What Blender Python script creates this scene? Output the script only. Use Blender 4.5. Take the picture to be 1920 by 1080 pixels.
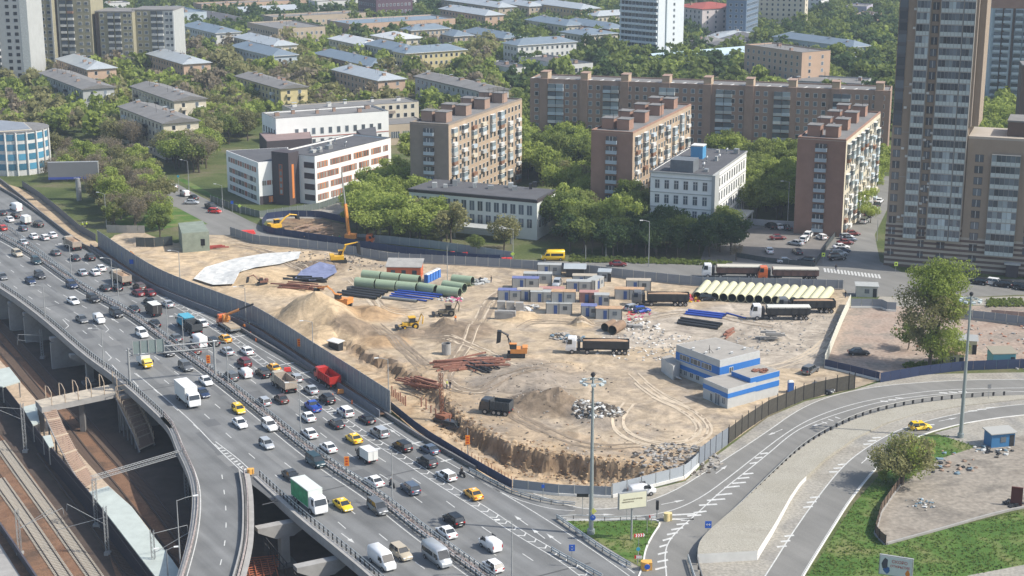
import bpy,math,random
import numpy as np
from mathutils import Vector,Matrix,geometry
R=math.radians
for o in list(bpy.data.objects):bpy.data.objects.remove(o)
SC=bpy.context.scene
COL=SC.collection
# ---------------- camera, sky, sun, exposure ----------------
F_PX,PITCH,CAM_H=3000.0,R(14.75),100.0
cd=bpy.data.cameras.new('camera');cam=bpy.data.objects.new('camera',cd);COL.objects.link(cam)
cam.location=(0,0,CAM_H);cam.rotation_euler=(R(90)-PITCH,0,0)
cd.sensor_width=36;cd.lens=F_PX/1920*36;cd.clip_start=1;cd.clip_end=6000
SC.camera=cam
SUN_EL=R(46);sun_h=Vector((1,-0.19,0)).normalized()
sunvec=Vector((sun_h.x*math.cos(SUN_EL),sun_h.y*math.cos(SUN_EL),math.sin(SUN_EL)))
w=bpy.data.worlds.new('World');SC.world=w;w.use_nodes=True
nt=w.node_tree;sky=nt.nodes.new('ShaderNodeTexSky');sky.sky_type='NISHITA';sky.sun_disc=False
sky.sun_elevation=SUN_EL;sky.sun_rotation=math.atan2(sun_h.x,sun_h.y);sky.air_density=1.2;sky.dust_density=2.0
bg=nt.nodes['Background'];nt.links.new(sky.outputs[0],bg.inputs[0]);bg.inputs[1].default_value=0.15
sd=bpy.data.lights.new('sun','SUN');sun=bpy.data.objects.new('sun',sd);COL.objects.link(sun)
sd.energy=4.4;sd.angle=R(0.6);sd.color=(1,0.95,0.86)
sun.rotation_euler=sunvec.to_track_quat('Z','Y').to_euler();sun.location=(200,-50,300)
SC.view_settings.view_transform='Standard';SC.view_settings.look='None';SC.view_settings.gamma=1
SC.view_settings.exposure=0.36;SC.view_settings.use_curve_mapping=False
SC.cycles.max_bounces=4;SC.cycles.diffuse_bounces=2;SC.cycles.glossy_bounces=2;SC.cycles.transmission_bounces=2
SC.cycles.volume_bounces=0;SC.cycles.transparent_max_bounces=6;SC.cycles.volume_max_steps=64

# ---------------- helpers ----------------
def P(px,py,z=0.0):
    a=(px-960)/F_PX;b=(540-py)/F_PX
    d=Vector((a,math.cos(PITCH)+b*math.sin(PITCH),-math.sin(PITCH)+b*math.cos(PITCH)))
    t=(z-CAM_H)/d.z
    return Vector((d.x*t,d.y*t,z))
def PP(pts,z=0.0):return [P(x,y,z) for x,y in pts]
def to_px(v):
    x,y,z=v.x,v.y,v.z-CAM_H
    D=y*math.cos(PITCH)-z*math.sin(PITCH);up=y*math.sin(PITCH)+z*math.cos(PITCH)
    return (960+F_PX*x/D,540-F_PX*up/D)
MATS={}
def M(name,col=(.5,.5,.5),rough=.7,metal=0.0,var=0.0,scale=1.0,bump=0.0,rnd=0.0,spec=0.4,emit=0.0,stretch=None):
    if name in MATS:return MATS[name]
    m=bpy.data.materials.new(name);m.use_nodes=True;t=m.node_tree;n=t.nodes;l=t.links
    b=n['Principled BSDF'];b.inputs['Roughness'].default_value=rough;b.inputs['Metallic'].default_value=metal
    b.inputs['Specular IOR Level'].default_value=spec
    b.inputs['Base Color'].default_value=(*col,1);MATS[name]=m
    out=None
    if var>0:
        tc=n.new('ShaderNodeTexCoord');src=tc.outputs['Object']
        if stretch:
            mp=n.new('ShaderNodeMapping');mp.inputs['Scale'].default_value=stretch;l.new(src,mp.inputs[0]);src=mp.outputs[0]
        a=n.new('ShaderNodeTexNoise');a.inputs['Scale'].default_value=scale;a.inputs['Detail'].default_value=6;a.inputs['Roughness'].default_value=.65
        l.new(src,a.inputs[0])
        r=n.new('ShaderNodeMapRange');r.inputs[1].default_value=.25;r.inputs[2].default_value=.75
        r.inputs[3].default_value=1-var;r.inputs[4].default_value=1+var;l.new(a.outputs[0],r.inputs[0])
        mx=n.new('ShaderNodeVectorMath');mx.operation='SCALE';mx.inputs[0].default_value=col;l.new(r.outputs[0],mx.inputs['Scale'])
        out=mx.outputs[0]
        if bump>0:
            bp=n.new('ShaderNodeBump');bp.inputs['Strength'].default_value=1;bp.inputs['Distance'].default_value=bump
            l.new(a.outputs[0],bp.inputs['Height']);l.new(bp.outputs[0],b.inputs['Normal'])
    if rnd>0:
        oi=n.new('ShaderNodeObjectInfo');r2=n.new('ShaderNodeMapRange');r2.inputs[3].default_value=1-rnd;r2.inputs[4].default_value=1+rnd
        l.new(oi.outputs['Random'],r2.inputs[0])
        m2=n.new('ShaderNodeVectorMath');m2.operation='SCALE';m2.inputs[0].default_value=col
        if out:l.new(out,m2.inputs[0])
        l.new(r2.outputs[0],m2.inputs['Scale']);out=m2.outputs[0]
    if out:l.new(out,b.inputs['Base Color'])
    if emit>0:
        b.inputs['Emission Color'].default_value=(*col,1);b.inputs['Emission Strength'].default_value=emit
    return m
def link(o,parent=None):
    COL.objects.link(o)
    if parent is not None:o.parent=parent
    return o
def tag(o,label=None,cat=None,group=None,kind=None):
    if label:o['label']=label
    if cat:o['category']=cat
    if group:o['group']=group
    if kind:o['kind']=kind
    elif cat:o['kind']='thing'
    return o
def empty(name,loc=(0,0,0),rz=0.0,label=None,cat=None,group=None,parent=None):
    o=bpy.data.objects.new(name,None);o.location=loc;o.rotation_euler=(0,0,rz);o.empty_display_size=.5
    link(o,parent);return tag(o,label,cat,group)
class MB:
    """collects simple solids and builds them as one mesh"""
    def __init__(s):s.v=[];s.f=[];s.mi=[];s.mats=[];s.sm=[]
    def m(s,mat):
        if mat not in s.mats:s.mats.append(mat)
        return s.mats.index(mat)
    def add(s,vs,fs,mat,smooth=False):
        k=len(s.v);s.v+=[tuple(p) for p in vs];i=s.m(mat)
        for f in fs:s.f.append(tuple(k+j for j in f));s.mi.append(i);s.sm.append(smooth)
        return s
    def box(s,c,d,mat,rz=0.0,ry=0.0,taper=1.0):
        hx,hy,hz=d[0]/2,d[1]/2,d[2]/2;vs=[]
        rot=Matrix.Rotation(rz,3,'Z') @ Matrix.Rotation(ry,3,'Y') if (rz or ry) else None
        for z in (-1,1):
            t=taper if z>0 else 1
            for x,y in ((-1,-1),(1,-1),(1,1),(-1,1)):
                p=Vector((x*hx*t,y*hy*t,z*hz))
                if rot:p=rot @ p
                vs.append((p.x+c[0],p.y+c[1],p.z+c[2]))
        return s.add(vs,[(3,2,1,0),(4,5,6,7),(0,1,5,4),(1,2,6,5),(2,3,7,6),(3,0,4,7)],mat)
    def bb(s,x0,x1,y0,y1,z0,z1,mat):return s.box(((x0+x1)/2,(y0+y1)/2,(z0+z1)/2),(x1-x0,y1-y0,z1-z0),mat)
    def prism(s,poly,z0,z1,mat,top=None,bottom=True):
        n=len(poly)
        a=sum(poly[i][0]*poly[(i+1)%n][1]-poly[(i+1)%n][0]*poly[i][1] for i in range(n))
        if a<0:poly=poly[::-1]
        zt=z1 if callable(z1) else (lambda x,y:z1)
        vs=[(p[0],p[1],z0) for p in poly]+[(p[0],p[1],zt(p[0],p[1])) for p in poly]
        s.add(vs,[(i,(i+1)%n,n+(i+1)%n,n+i) for i in range(n)],mat)
        tri=geometry.tessellate_polygon([[Vector((p[0],p[1],0)) for p in poly]])
        tf=[]
        for t in tri:
            A,B,C=(poly[j] for j in t)
            if (B[0]-A[0])*(C[1]-A[1])-(B[1]-A[1])*(C[0]-A[0])<0:t=t[::-1]
            tf.append(t)
        s.add([vs[n+i] for i in range(n)],tf,top or mat)
        if bottom:s.add([vs[i] for i in range(n)],[t[::-1] for t in tf],mat)
        return s
    def tube(s,path,r,mat,n=6,caps=True,r2=None,smooth=True):
        path=[Vector(p) for p in path];k=len(path);vs=[];rr=r2 if r2 is not None else r
        for i,p in enumerate(path):
            t=(path[min(i+1,k-1)]-path[max(i-1,0)]).normalized()
            a=t.cross(Vector((0,0,1))) if abs(t.z)<.95 else t.cross(Vector((1,0,0)))
            a.normalize();b=t.cross(a);q=r+(rr-r)*i/max(1,k-1)
            for j in range(n):
                an=2*math.pi*j/n;vs.append(p+a*(q*math.cos(an))+b*(q*math.sin(an)))
        fs=[(i*n+j,i*n+(j+1)%n,(i+1)*n+(j+1)%n,(i+1)*n+j) for i in range(k-1) for j in range(n)]
        s.add(vs,fs,mat,smooth)
        if caps:s.add(vs[:n],[tuple(range(n))[::-1]],mat);s.add(vs[-n:],[tuple(range(n))],mat)
        return s
    def pipe(s,a,b,r,mat,inner=None,n=14,th=.06):
        """open-ended pipe"""
        a=Vector(a);b=Vector(b);inner=inner or mat
        s.tube([a,b],r,mat,n,caps=False);s.tube([b,a],r-th,inner,n,caps=False)
        t=(b-a).normalized();u=t.cross(Vector((0,0,1))).normalized();w_=t.cross(u)
        for p,sg in ((a,1),(b,-1)):
            vs=[]
            for q in (r,r-th):
                for j in range(n):
                    an=2*math.pi*j/n;vs.append(p+u*(q*math.cos(an))+w_*(q*math.sin(an)))
            s.add(vs,[(j,(j+1)%n,n+(j+1)%n,n+j) for j in range(n)],mat)
        return s
    def ribbon(s,left,right,mat):
        vs=list(left)+list(right);n=len(left)
        return s.add(vs,[(i,n+i,n+i+1,i+1) for i in range(n-1)],mat)
    def quad(s,a,b,c,d,mat):return s.add([a,b,c,d],[(0,1,2,3)],mat)
    def blob(s,c,r,mat,seed=0,n=6,jit=.25,rings=4):
        rn=random.Random(seed);vs=[];c=Vector(c);r=r if isinstance(r,(tuple,list)) else (r,r,r)
        for i in range(rings+1):
            th=math.pi*i/rings
            for j in range(n):
                q=1+rn.uniform(-jit,jit);ph=2*math.pi*(j+.5*(i%2))/n
                vs.append((c.x+r[0]*q*math.sin(th)*math.cos(ph),c.y+r[1]*q*math.sin(th)*math.sin(ph),c.z+r[2]*q*math.cos(th)))
        fs=[(i*n+j,(i+1)*n+j,(i+1)*n+(j+1)%n,i*n+(j+1)%n) for i in range(rings) for j in range(n)]
        return s.add(vs,fs,mat)
    def build(s,name,parent=None,origin=None,loc=None,rz=0.0):
        me=bpy.data.meshes.new(name)
        if origin is not None:vs=[(p[0]-origin[0],p[1]-origin[1],p[2]-origin[2]) for p in s.v]
        else:vs=s.v
        me.from_pydata(vs,[],s.f);me.update()
        for mt in s.mats:me.materials.append(mt)
        me.polygons.foreach_set('material_index',s.mi);me.polygons.foreach_set('use_smooth',s.sm)
        o=bpy.data.objects.new(name,me)
        if loc is not None:o.location=loc
        elif origin is not None and parent is None:o.location=origin
        o.rotation_euler=(0,0,rz)
        return link(o,parent)
def inst(name,me,parent=None,loc=(0,0,0),rz=0.0,sc=None):
    o=bpy.data.objects.new(name,me);o.location=loc;o.rotation_euler=(0,0,rz)
    if sc:o.scale=sc
    return link(o,parent)
def mesh_of(mb,name):
    me=bpy.data.meshes.new(name);me.from_pydata(mb.v,[],mb.f);me.update()
    for mt in mb.mats:me.materials.append(mt)
    me.polygons.foreach_set('material_index',mb.mi);me.polygons.foreach_set('use_smooth',mb.sm);return me
KIDS={}
def copy_tree(o,parent=None):
    c=o.copy();COL.objects.link(c);c.parent=parent
    for ch in o.children:copy_tree(ch,c)
    return c
def resample(pts,step):
    out=[pts[0]];acc=0.0
    for a,b in zip(pts,pts[1:]):
        d=(b-a).length
        while acc+d>=step:
            t=(step-acc)/d;a=a.lerp(b,t);out.append(a.copy());d=(b-a).length;acc=0.0
        acc+=d
    return out
def smooth_line(pts,it=2):
    for _ in range(it):
        q=[pts[0]]
        for a,b in zip(pts,pts[1:]):q+=[a.lerp(b,.25),a.lerp(b,.75)]
        q.append(pts[-1]);pts=q
    return pts
def offset_line(pts,d):
    out=[]
    for i,p in enumerate(pts):
        t=(pts[min(i+1,len(pts)-1)]-pts[max(i-1,0)]);t.z=0;t.normalize()
        out.append(p+Vector((-t.y,t.x,0))*d)
    return out
def lift(pts,z):return [Vector((p.x,p.y,z)) for p in pts]
def inpoly(x,y,poly):
    c=False;j=len(poly)-1
    for i in range(len(poly)):
        xi,yi=poly[i][0],poly[i][1];xj,yj=poly[j][0],poly[j][1]
        if (yi>y) != (yj>y) and x<(xj-xi)*(y-yi)/(yj-yi)+xi:c=not c
        j=i
    return c
def struct(name,mb,z=None):return tag(mb.build(name),kind='structure')
def at(reg,zx,zy,z=0.0):return P(reg[0]+zx/4,reg[1]+zy/4,z)
# ---------------- ground, roads, markings ----------------
def lay(name,col,rough=.9,var=.2,scale=.3,**k):return M(name,col,rough,0,var,scale,**k)
def ground_mat(name,cols,scale=.08,fine=2.5,rough=.95,bump=.05):
    """mix of three real surface colours by noise, plus fine grain"""
    m=bpy.data.materials.new(name);m.use_nodes=True;t=m.node_tree;n=t.nodes;l=t.links;b=n['Principled BSDF']
    b.inputs['Roughness'].default_value=rough;b.inputs['Specular IOR Level'].default_value=.2
    tc=n.new('ShaderNodeTexCoord')
    a=n.new('ShaderNodeTexNoise');a.inputs['Scale'].default_value=scale;a.inputs['Detail'].default_value=8;a.inputs['Roughness'].default_value=.6;a.inputs['Distortion'].default_value=.4
    f=n.new('ShaderNodeTexNoise');f.inputs['Scale'].default_value=fine;f.inputs['Detail'].default_value=5
    l.new(tc.outputs['Object'],a.inputs[0]);l.new(tc.outputs['Object'],f.inputs[0])
    cr=n.new('ShaderNodeValToRGB');e=cr.color_ramp.elements;e[0].position=.36;e[1].position=.64
    e[0].color=(*cols[0],1);e[1].color=(*cols[-1],1)
    if len(cols)>2:q=cr.color_ramp.elements.new(.5);q.color=(*cols[1],1)
    l.new(a.outputs[0],cr.inputs[0])
    mr=n.new('ShaderNodeMapRange');mr.inputs[1].default_value=.3;mr.inputs[2].default_value=.7;mr.inputs[3].default_value=.75;mr.inputs[4].default_value=1.2;l.new(f.outputs[0],mr.inputs[0])
    sc_=n.new('ShaderNodeVectorMath');sc_.operation='SCALE';l.new(cr.outputs[0],sc_.inputs[0]);l.new(mr.outputs[0],sc_.inputs['Scale'])
    l.new(sc_.outputs[0],b.inputs['Base Color'])
    bp=n.new('ShaderNodeBump');bp.inputs['Distance'].default_value=bump;l.new(f.outputs[0],bp.inputs['Height']);l.new(bp.outputs[0],b.inputs['Normal'])
    return m
def asphalt_mat(name,base,patch=.2):
    m=bpy.data.materials.new(name);m.use_nodes=True;t=m.node_tree;n=t.nodes;l=t.links;b=n['Principled BSDF']
    b.inputs['Roughness'].default_value=.85;b.inputs['Specular IOR Level'].default_value=.3
    tc=n.new('ShaderNodeTexCoord');m0=n.new('ShaderNodeMapping');m0.inputs['Rotation'].default_value=(0,0,R(58));mp=n.new('ShaderNodeMapping');mp.inputs['Scale'].default_value=(.03,1.0,1)
    l.new(tc.outputs['Object'],m0.inputs[0]);l.new(m0.outputs[0],mp.inputs[0])
    a=n.new('ShaderNodeTexNoise');a.inputs['Scale'].default_value=.5;a.inputs['Detail'].default_value=5;l.new(mp.outputs[0],a.inputs[0])
    c=n.new('ShaderNodeTexNoise');c.inputs['Scale'].default_value=.12;c.inputs['Detail'].default_value=6;l.new(tc.outputs['Object'],c.inputs[0])
    f=n.new('ShaderNodeTexNoise');f.inputs['Scale'].default_value=4;f.inputs['Detail'].default_value=3;l.new(tc.outputs['Object'],f.inputs[0])
    def mr(x,lo,hi):
        r=n.new('ShaderNodeMapRange');r.inputs[1].default_value=.3;r.inputs[2].default_value=.7;r.inputs[3].default_value=lo;r.inputs[4].default_value=hi;l.new(x.outputs[0],r.inputs[0]);return r.outputs[0]
    m1=n.new('ShaderNodeMath');m1.operation='MULTIPLY';l.new(mr(a,1-patch,1+patch),m1.inputs[0]);l.new(mr(c,1-patch,1+patch),m1.inputs[1])
    m2=n.new('ShaderNodeMath');m2.operation='MULTIPLY';l.new(m1.outputs[0],m2.inputs[0]);l.new(mr(f,.93,1.07),m2.inputs[1])
    s_=n.new('ShaderNodeVectorMath');s_.operation='SCALE';s_.inputs[0].default_value=base;l.new(m2.outputs[0],s_.inputs['Scale']);l.new(s_.outputs[0],b.inputs['Base Color'])
    return m
ASPH=asphalt_mat('asphalt',(.152,.154,.152));ASPH2=asphalt_mat('asphalt_old',(.18,.175,.162),.1);ASPH3=asphalt_mat('asphalt_pale',(.21,.20,.18))
PAINT=M('road_paint',(.5,.5,.48),.7,var=.3,scale=1.5)
CONC=M('concrete',(.30,.29,.275),.85,var=.18,scale=.6,bump=.02);CONCD=M('concrete_dark',(.16,.155,.15),.9,var=.25,scale=.4)
CONCW=M('concrete_white',(.62,.61,.58),.8,var=.12,scale=.5);STEEL=M('galvanised_steel',(.36,.37,.37),.45,.6,var=.1,scale=2)
DARK=M('dark_steel',(.03,.03,.033),.5,.3);GRASS=ground_mat('grass_turf',[(.05,.105,.02),(.075,.14,.028),(.16,.17,.065)],.14,7)
WOODF=ground_mat('park_floor',[(.05,.07,.02),(.085,.105,.035),(.14,.125,.075)],.05,1.5)
PALE=ground_mat('dusty_paving',[(.26,.24,.205),(.31,.29,.25),(.23,.22,.20)],.1,2)
DIRT=ground_mat('grey_dirt',[(.20,.175,.145),(.27,.24,.20),(.15,.135,.115)],.09,1.2)
PINKD=ground_mat('pink_rubble_dirt',[(.28,.21,.165),(.33,.26,.21),(.22,.19,.16)],.12,1.4)
CITYG=ground_mat('city_ground',[(.035,.05,.02),(.06,.07,.03),(.11,.105,.09)],.02,.5)
SLOPE=ground_mat('worn_concrete_slope',[(.30,.28,.23),(.33,.31,.26),(.285,.265,.22)],.08,5)

# highway lines traced from the photograph on the road plane
MED=smooth_line(PP([(-420,250),(-200,345),(0,442),(82,490),(150,540),(250,592),(312,640),(400,702),(480,765),(605,867),(705,930),(805,1010),(905,1079),(1100,1225)]))
LEFT=smooth_line(PP([(-420,290),(-200,420),(0,537),(82,597),(160,667),(225,712),(300,780),(322,805)]))
RAMPL=smooth_line(PP([(300,780),(322,805),(335,842),(355,882),(365,915),(366,955),(360,1003),(349,1047),(330,1110),(300,1180)]))
RAMPR=smooth_line(PP([(462,886),(468,915),(471,950),(471,1010),(464,1050),(452,1095),(430,1180)]))
LEFT2=smooth_line(PP([(480,895),(555,965),(630,1025),(695,1079),(830,1200)]))
RIGHT=smooth_line(PP([(-420,195),(-200,262),(0,352),(75,405),(150,460),(200,495),(250,522),(290,548),(400,590),(480,640),(605,712),(720,780),(780,822),(880,878),(960,925),(1035,948),(1080,951)]))
VALLEY=-9.0
# valley floor under everything, upper ground with a hole for the building site
mb=MB();mb.quad((-3000,-400,VALLEY),(3000,-400,VALLEY),(3000,5000,VALLEY),(-3000,5000,VALLEY),M('rail_yard_floor',(.07,.05,.038),.95,var=.35,scale=.3,bump=.03))
struct('valley_ground',mb)
SITE_PX=[(190,462),(215,441),(236,436),(272,437),(300,448),(330,456),(392,440),(432,441),(480,457),(560,464),(630,471),(730,490),(817,494),(960,502),(1085,511),(1185,523),(1310,535),(1440,537),(1580,541),(1596,556),(1592,572),(1566,636),(1545,689),
           (1598,700),(1648,713),(1600,729),(1510,749),(1440,779),(1365,833),(1310,874),(1285,900),(1210,918),(1147,932),(1050,928),(960,921),(880,872),(790,818),(732,768),(700,742),(605,682),(480,606),(425,575),(362,545),(300,516),(250,490),(210,470)]
SITE=PP(SITE_PX)
edge_in=offset_line(MED,2)           # abutment line hidden under the deck
outer=lift(edge_in[::-1],0)
outer=[Vector((outer[0].x+25,outer[0].y-60,0))]+outer+[Vector((-700,1500,0)),Vector((-2500,3200,0)),Vector((-2500,5000,0)),Vector((2500,5000,0)),Vector((2500,100,0)),Vector((150,100,0))]
def poly_mesh(name,outer,holes,mat,z,skirt=None):
    """triangulated sheet of a polygon with holes"""
    allp=list(outer);edges=[(i,(i+1)%len(outer)) for i in range(len(outer))]
    for h in holes:
        k=len(allp);allp+=list(h);edges+=[(k+i,k+(i+1)%len(h)) for i in range(len(h))]
    r=geometry.delaunay_2d_cdt([Vector((p.x,p.y)) for p in allp],edges,[],0,1e-4)
    vs,fs=r[0],r[2];out=[]
    for f in fs:
        cx=sum(vs[i].x for i in f)/len(f);cy=sum(vs[i].y for i in f)/len(f)
        if inpoly(cx,cy,outer) and not any(inpoly(cx,cy,h) for h in holes):out.append(f)
    b=MB();b.add([(v.x,v.y,z) for v in vs],out,mat)
    if skirt is not None:
        n=len(outer);b.add([(p.x,p.y,z) for p in outer]+[(p.x,p.y,skirt) for p in outer],[(i,i+1,n+i+1,n+i) for i in range(n-1)],CONCD)
    return b
struct('ground',poly_mesh('ground',outer,[SITE],WOODF,-.03,VALLEY))
def sheet(name,px,z,mat,world=False):
    b=MB();pts=px if world else PP(px)
    b2=MB();n=len(pts);tri=geometry.tessellate_polygon([[Vector((p.x,p.y,0)) for p in pts]])
    tf=[]
    for t in tri:
        A,B,C=(pts[j] for j in t)
        if (B.x-A.x)*(C.y-A.y)-(B.y-A.y)*(C.x-A.x)<0:t=t[::-1]
        tf.append(t)
    b.add([(p.x,p.y,z) for p in pts],tf,mat);return struct(name,b)

hw=LEFT[:-1]+RAMPL[2:]+RAMPR[::-1]+LEFT2+PP([(1340,1190),(1205,1077),(1045,975),(1057,970),(1080,953)])+RIGHT[::-1]
b=MB();b.prism([(p.x,p.y) for p in hw],-1.7,0.0,CONC,top=ASPH);struct('highway_deck',b)
fas=MB()                                  # overhanging edge beam along the open side
for l in (LEFT,RAMPL[2:],LEFT2,RAMPR):
    sgn=-1 if l is not RAMPR else 1
    a_,c_=offset_line(l,.45*sgn),offset_line(l,-.35*sgn)
    if sgn>0:a_,c_=c_,a_
    fas.ribbon(lift(a_,.28),lift(c_,.28),CONC);fas.ribbon(lift(c_,.28),lift(c_,.0),CONC);fas.ribbon(lift(a_,-1.1),lift(a_,.28),CONC)
struct('deck_kerb',fas)
# ---- lane paint on the highway ----
pm=MB()
def rs_line(l,n):
    L=[0]
    for a,b_ in zip(l,l[1:]):L.append(L[-1]+(b_-a).length)
    o=[]
    for i in range(n+1):
        d=L[-1]*i/n;j=max(k for k in range(len(L)) if L[k]<=d+1e-6);j=min(j,len(l)-2)
        o.append(l[j].lerp(l[j+1],(d-L[j])/max(1e-6,L[j+1]-L[j])))
    return o
def paint_line(mb,pts,wd=.16,z=.008,mat=PAINT):
    a=lift(offset_line(pts,wd/2),z);c=lift(offset_line(pts,-wd/2),z);mb.ribbon(a,c,mat)
def paint_dashes(mb,pts,on=3.0,pitch=12.0,wd=.16,z=.008,skip=0.0):
    p=resample(pts,1.0);i=int(skip)
    while i+on<len(p):
        paint_line(mb,p[i:i+int(on)+1],wd,z);i+=int(pitch)
M2=[p for p in MED]
for k,d in enumerate((5.4,9.1,12.8)):     # lanes toward the camera (offset to the left side)
    paint_dashes(pm,[p for p in offset_line(M2,-d-.6)],skip=k*4)
paint_line(pm,offset_line(M2,-1.9))
for k,d in enumerate((5.4,9.1)):paint_dashes(pm,offset_line(M2,d),skip=3+k*5)
paint_line(pm,offset_line(M2,1.7))
# chevron strip between through lanes and the exit lanes
strip_l=smooth_line(PP([(287,548),(330,576),(380,605),(447,650),(470,672),(560,735),(605,768),(640,795),(690,828),(745,862),(800,900),(860,940),(900,966),(960,1008),(1030,1048),(1075,1080),(1130,1125)]))
strip_r=smooth_line(PP([(297,546),(341,573),(394,602),(462,646),(486,668),(577,731),(622,763),(657,789),(709,822),(766,855),(824,892),(888,930),(930,954),(993,995),(1064,1036),(1105,1064),(1160,1108)]))
ctr_=[a.lerp(b_,.5) for a,b_ in zip(rs_line(strip_l,70),rs_line(strip_r,70))];A_,B_=offset_line(ctr_,-.85),offset_line(ctr_,.85);paint_line(pm,A_);paint_line(pm,B_)
for i in range(2,68):
    m_=A_[i].lerp(B_[i],.5)+(A_[i+1]-A_[i]).normalized()*.8
    for q in (A_[i],B_[i]):
        d_=(m_-q);nn=(A_[i+1]-A_[i]).normalized()*.32
        pm.add([Vector((*(q).xy,.009)),Vector((*(q+nn).xy,.009)),Vector((*(m_+nn).xy,.009)),Vector((*m_.xy,.009))],[(0,1,2,3)],PAINT)
lane3=smooth_line(PP([(355,590),(430,628),(520,680),(640,752),(720,800),(800,845),(880,890),(960,935),(1010,965),(1080,1010),(1160,1065),(1200,1095)]))
paint_dashes(pm,lane3[:int(len(lane3)*.55)],4,10);paint_line(pm,lane3[int(len(lane3)*.55):])
edge_r=[p for p in offset_line(RIGHT,-1.5) if to_px(p)[0]>330];paint_line(pm,edge_r)
for q in range(9):                             # stop-lane bars by the closed lane
    a0=P(*[(300,560),(352,590),(430,633),(520,685),(560,700),(612,772),(700,800),(765,833),(825,865)][q]);
    t_=Vector((.82,.56,0));pm.add([a0,a0+t_*4.2,a0+t_*4.2+Vector((.3,-.3,0)),a0+Vector((.3,-.3,0))],[(3,2,1,0)],PAINT);
    for j in range(4):pm.v[-1-j]=(pm.v[-1-j][0],pm.v[-1-j][1],.010)
# ramp line and its gore hatching
pm.z_=0
gl=smooth_line(PP([(255,700),(300,738),(360,790),(400,833),(430,862),(458,888)]));paint_line(pm,gl,.18)
g2=smooth_line(PP([(404,828),(444,858),(468,880)]));paint_line(pm,g2,.18,.0095)
for i in range(9):
    a0=P(408+i*5.8,840+i*5.2);a1=P(416+i*5.6,839+i*4.9);zz=.0125+i*.0012
    pm.add([Vector((*a0.xy,zz)),Vector((*(a0+Vector((.3,-.35,0))).xy,zz)),Vector((*(a1+Vector((.3,-.35,0))).xy,zz)),Vector((*a1.xy,zz))],[(0,1,2,3)],PAINT)
paint_dashes(pm,smooth_line(PP([(416,890),(424,950),(424,1000),(418,1040),(405,1090),(385,1170)])),2,7)
paint_line(pm,offset_line(RAMPL[4:],.9))
for px,py in [(217,690),(200,612),(205,665),(125,605),(255,718)]:  # bus lane ticks
    a0=P(px-8,py-6);a1=P(px+3,py+6);a2=P(px-3,py+11)
    for u_,v_ in ((a0,a1),(a1,a2)):
        pm.add([Vector((u_.x,u_.y,.011)),Vector((u_.x+.2,u_.y,.011)),Vector((v_.x+.2,v_.y,.011)),Vector((v_.x,v_.y,.011))],[(3,2,1,0)],PAINT)
def arrow(mb,px,py,dx,dy,L=4.5,z=.013,mat=PAINT):
    a=P(px,py);d=(P(px+dx,py+dy)-a).normalized();s_=Vector((-d.y,d.x,0))
    pts=[a-s_*.09,a+s_*.09,a+d*L*.6+s_*.09,a+d*L*.6-s_*.09]
    mb.add([Vector((p.x,p.y,z)) for p in pts],[(0,1,2,3)],mat)
    pts=[a+d*L*.6-s_*.38,a+d*L*.6+s_*.38,a+d*L]
    mb.add([Vector((p.x,p.y,z)) for p in pts],[(0,1,2)],mat)
for a_ in [(1022,1010,-12,-9),(1052,1020,-14,-10),(1190,1075,-14,-10),(990,985,-14,-10),(1240,946,20,-4),(1342,888,14,-10),(1100,965,20,0),(1720,767,-30,3),(1552,791,-14,4),(1467,805,-12,5),(1615,869,14,-12),(1760,790,30,-6),(750,818,-10,-7),(640,1000,8,6),(222,605,-10,-6)]:arrow(pm,*a_)
# ---- right hand ramps ----
outer_e=smooth_line(PP([(1000,925),(1080,953),(1130,955),(1185,949),(1260,924),(1335,877),(1435,812),(1490,772),(1540,748),(1600,732),(1665,722),(1740,716),(1815,712),(1920,711),(2100,712)]))
la=smooth_line(PP([(1007,960),(1057,972),(1120,974),(1185,970),(1230,964),(1267,955),(1305,938),(1345,912),(1440,837),(1477,810),(1510,790),(1552,772),(1600,757),(1652,746),(1710,737),(1765,731),(1850,728),(1920,727),(2100,727)]))
lb=smooth_line(PP([(1256,1180),(1250,1080),(1246,1042),(1252,1017),(1272,993),(1310,960),(1350,922),(1400,883),(1440,851),(1485,812),(1520,794),(1560,779),(1605,765),(1652,753),(1710,744),(1777,737),(1850,735),(1920,734),(2100,734)]))
rail_in=smooth_line(PP([(1335,1160),(1318,1095),(1306,1060),(1310,1030),(1335,1002),(1385,957),(1440,902),(1502,842),(1555,809),(1615,781),(1690,762),(1765,751),(1835,745),(1925,741),(2100,738)]))
low_l=smooth_line(PP([(1370,1180),(1440,1072),(1485,1000),(1527,940),(1577,877),(1615,845),(1672,811),(1720,794),(1765,782),(1840,767),(1920,757),(2100,745)]))
low_r=smooth_line(PP([(1450,1180),(1507,1079),(1535,1033),(1565,985),(1590,945),(1615,912),(1645,876),(1680,845),(1715,822),(1752,808),(1815,792),(1915,778),(2100,765)]))
left_bot=PP([(1150,1180),(1200,1075),(1207,1040),(1222,1005),(1243,978),(1200,974),(1062,978),(1045,975)])
low_shoulder=PP([(1402,1080),(1420,1050),(1450,1000),(1482,940),(1500,912),(1547,865),(1600,826),(1660,795),(1720,776),(1800,762),(1925,748),(2100,742)])
ramp_poly=left_bot[::-1] ;
sheet('shoulder_paving',[*PP([(1000,915),(1057,930),(1147,934),(1210,920),(1285,902),(1312,878),(1365,838),(1440,782),(1510,752),(1600,731),(1650,716),(1725,702),(1800,700),(2100,695),(2100,760)]),*low_r[::-1],*PP([(1340,1200),(1200,1078),(1045,975),(960,925)])],-.022,PALE,True)
sheet('exit_ramp',[*outer_e[::1],*[p for p in rail_in[::-1]],*PP([(1150,1180),(1195,1077),(1207,1040),(1222,1005),(1243,978),(1200,974),(1057,976),(1000,962)])],-.014,ASPH2,True)
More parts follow.
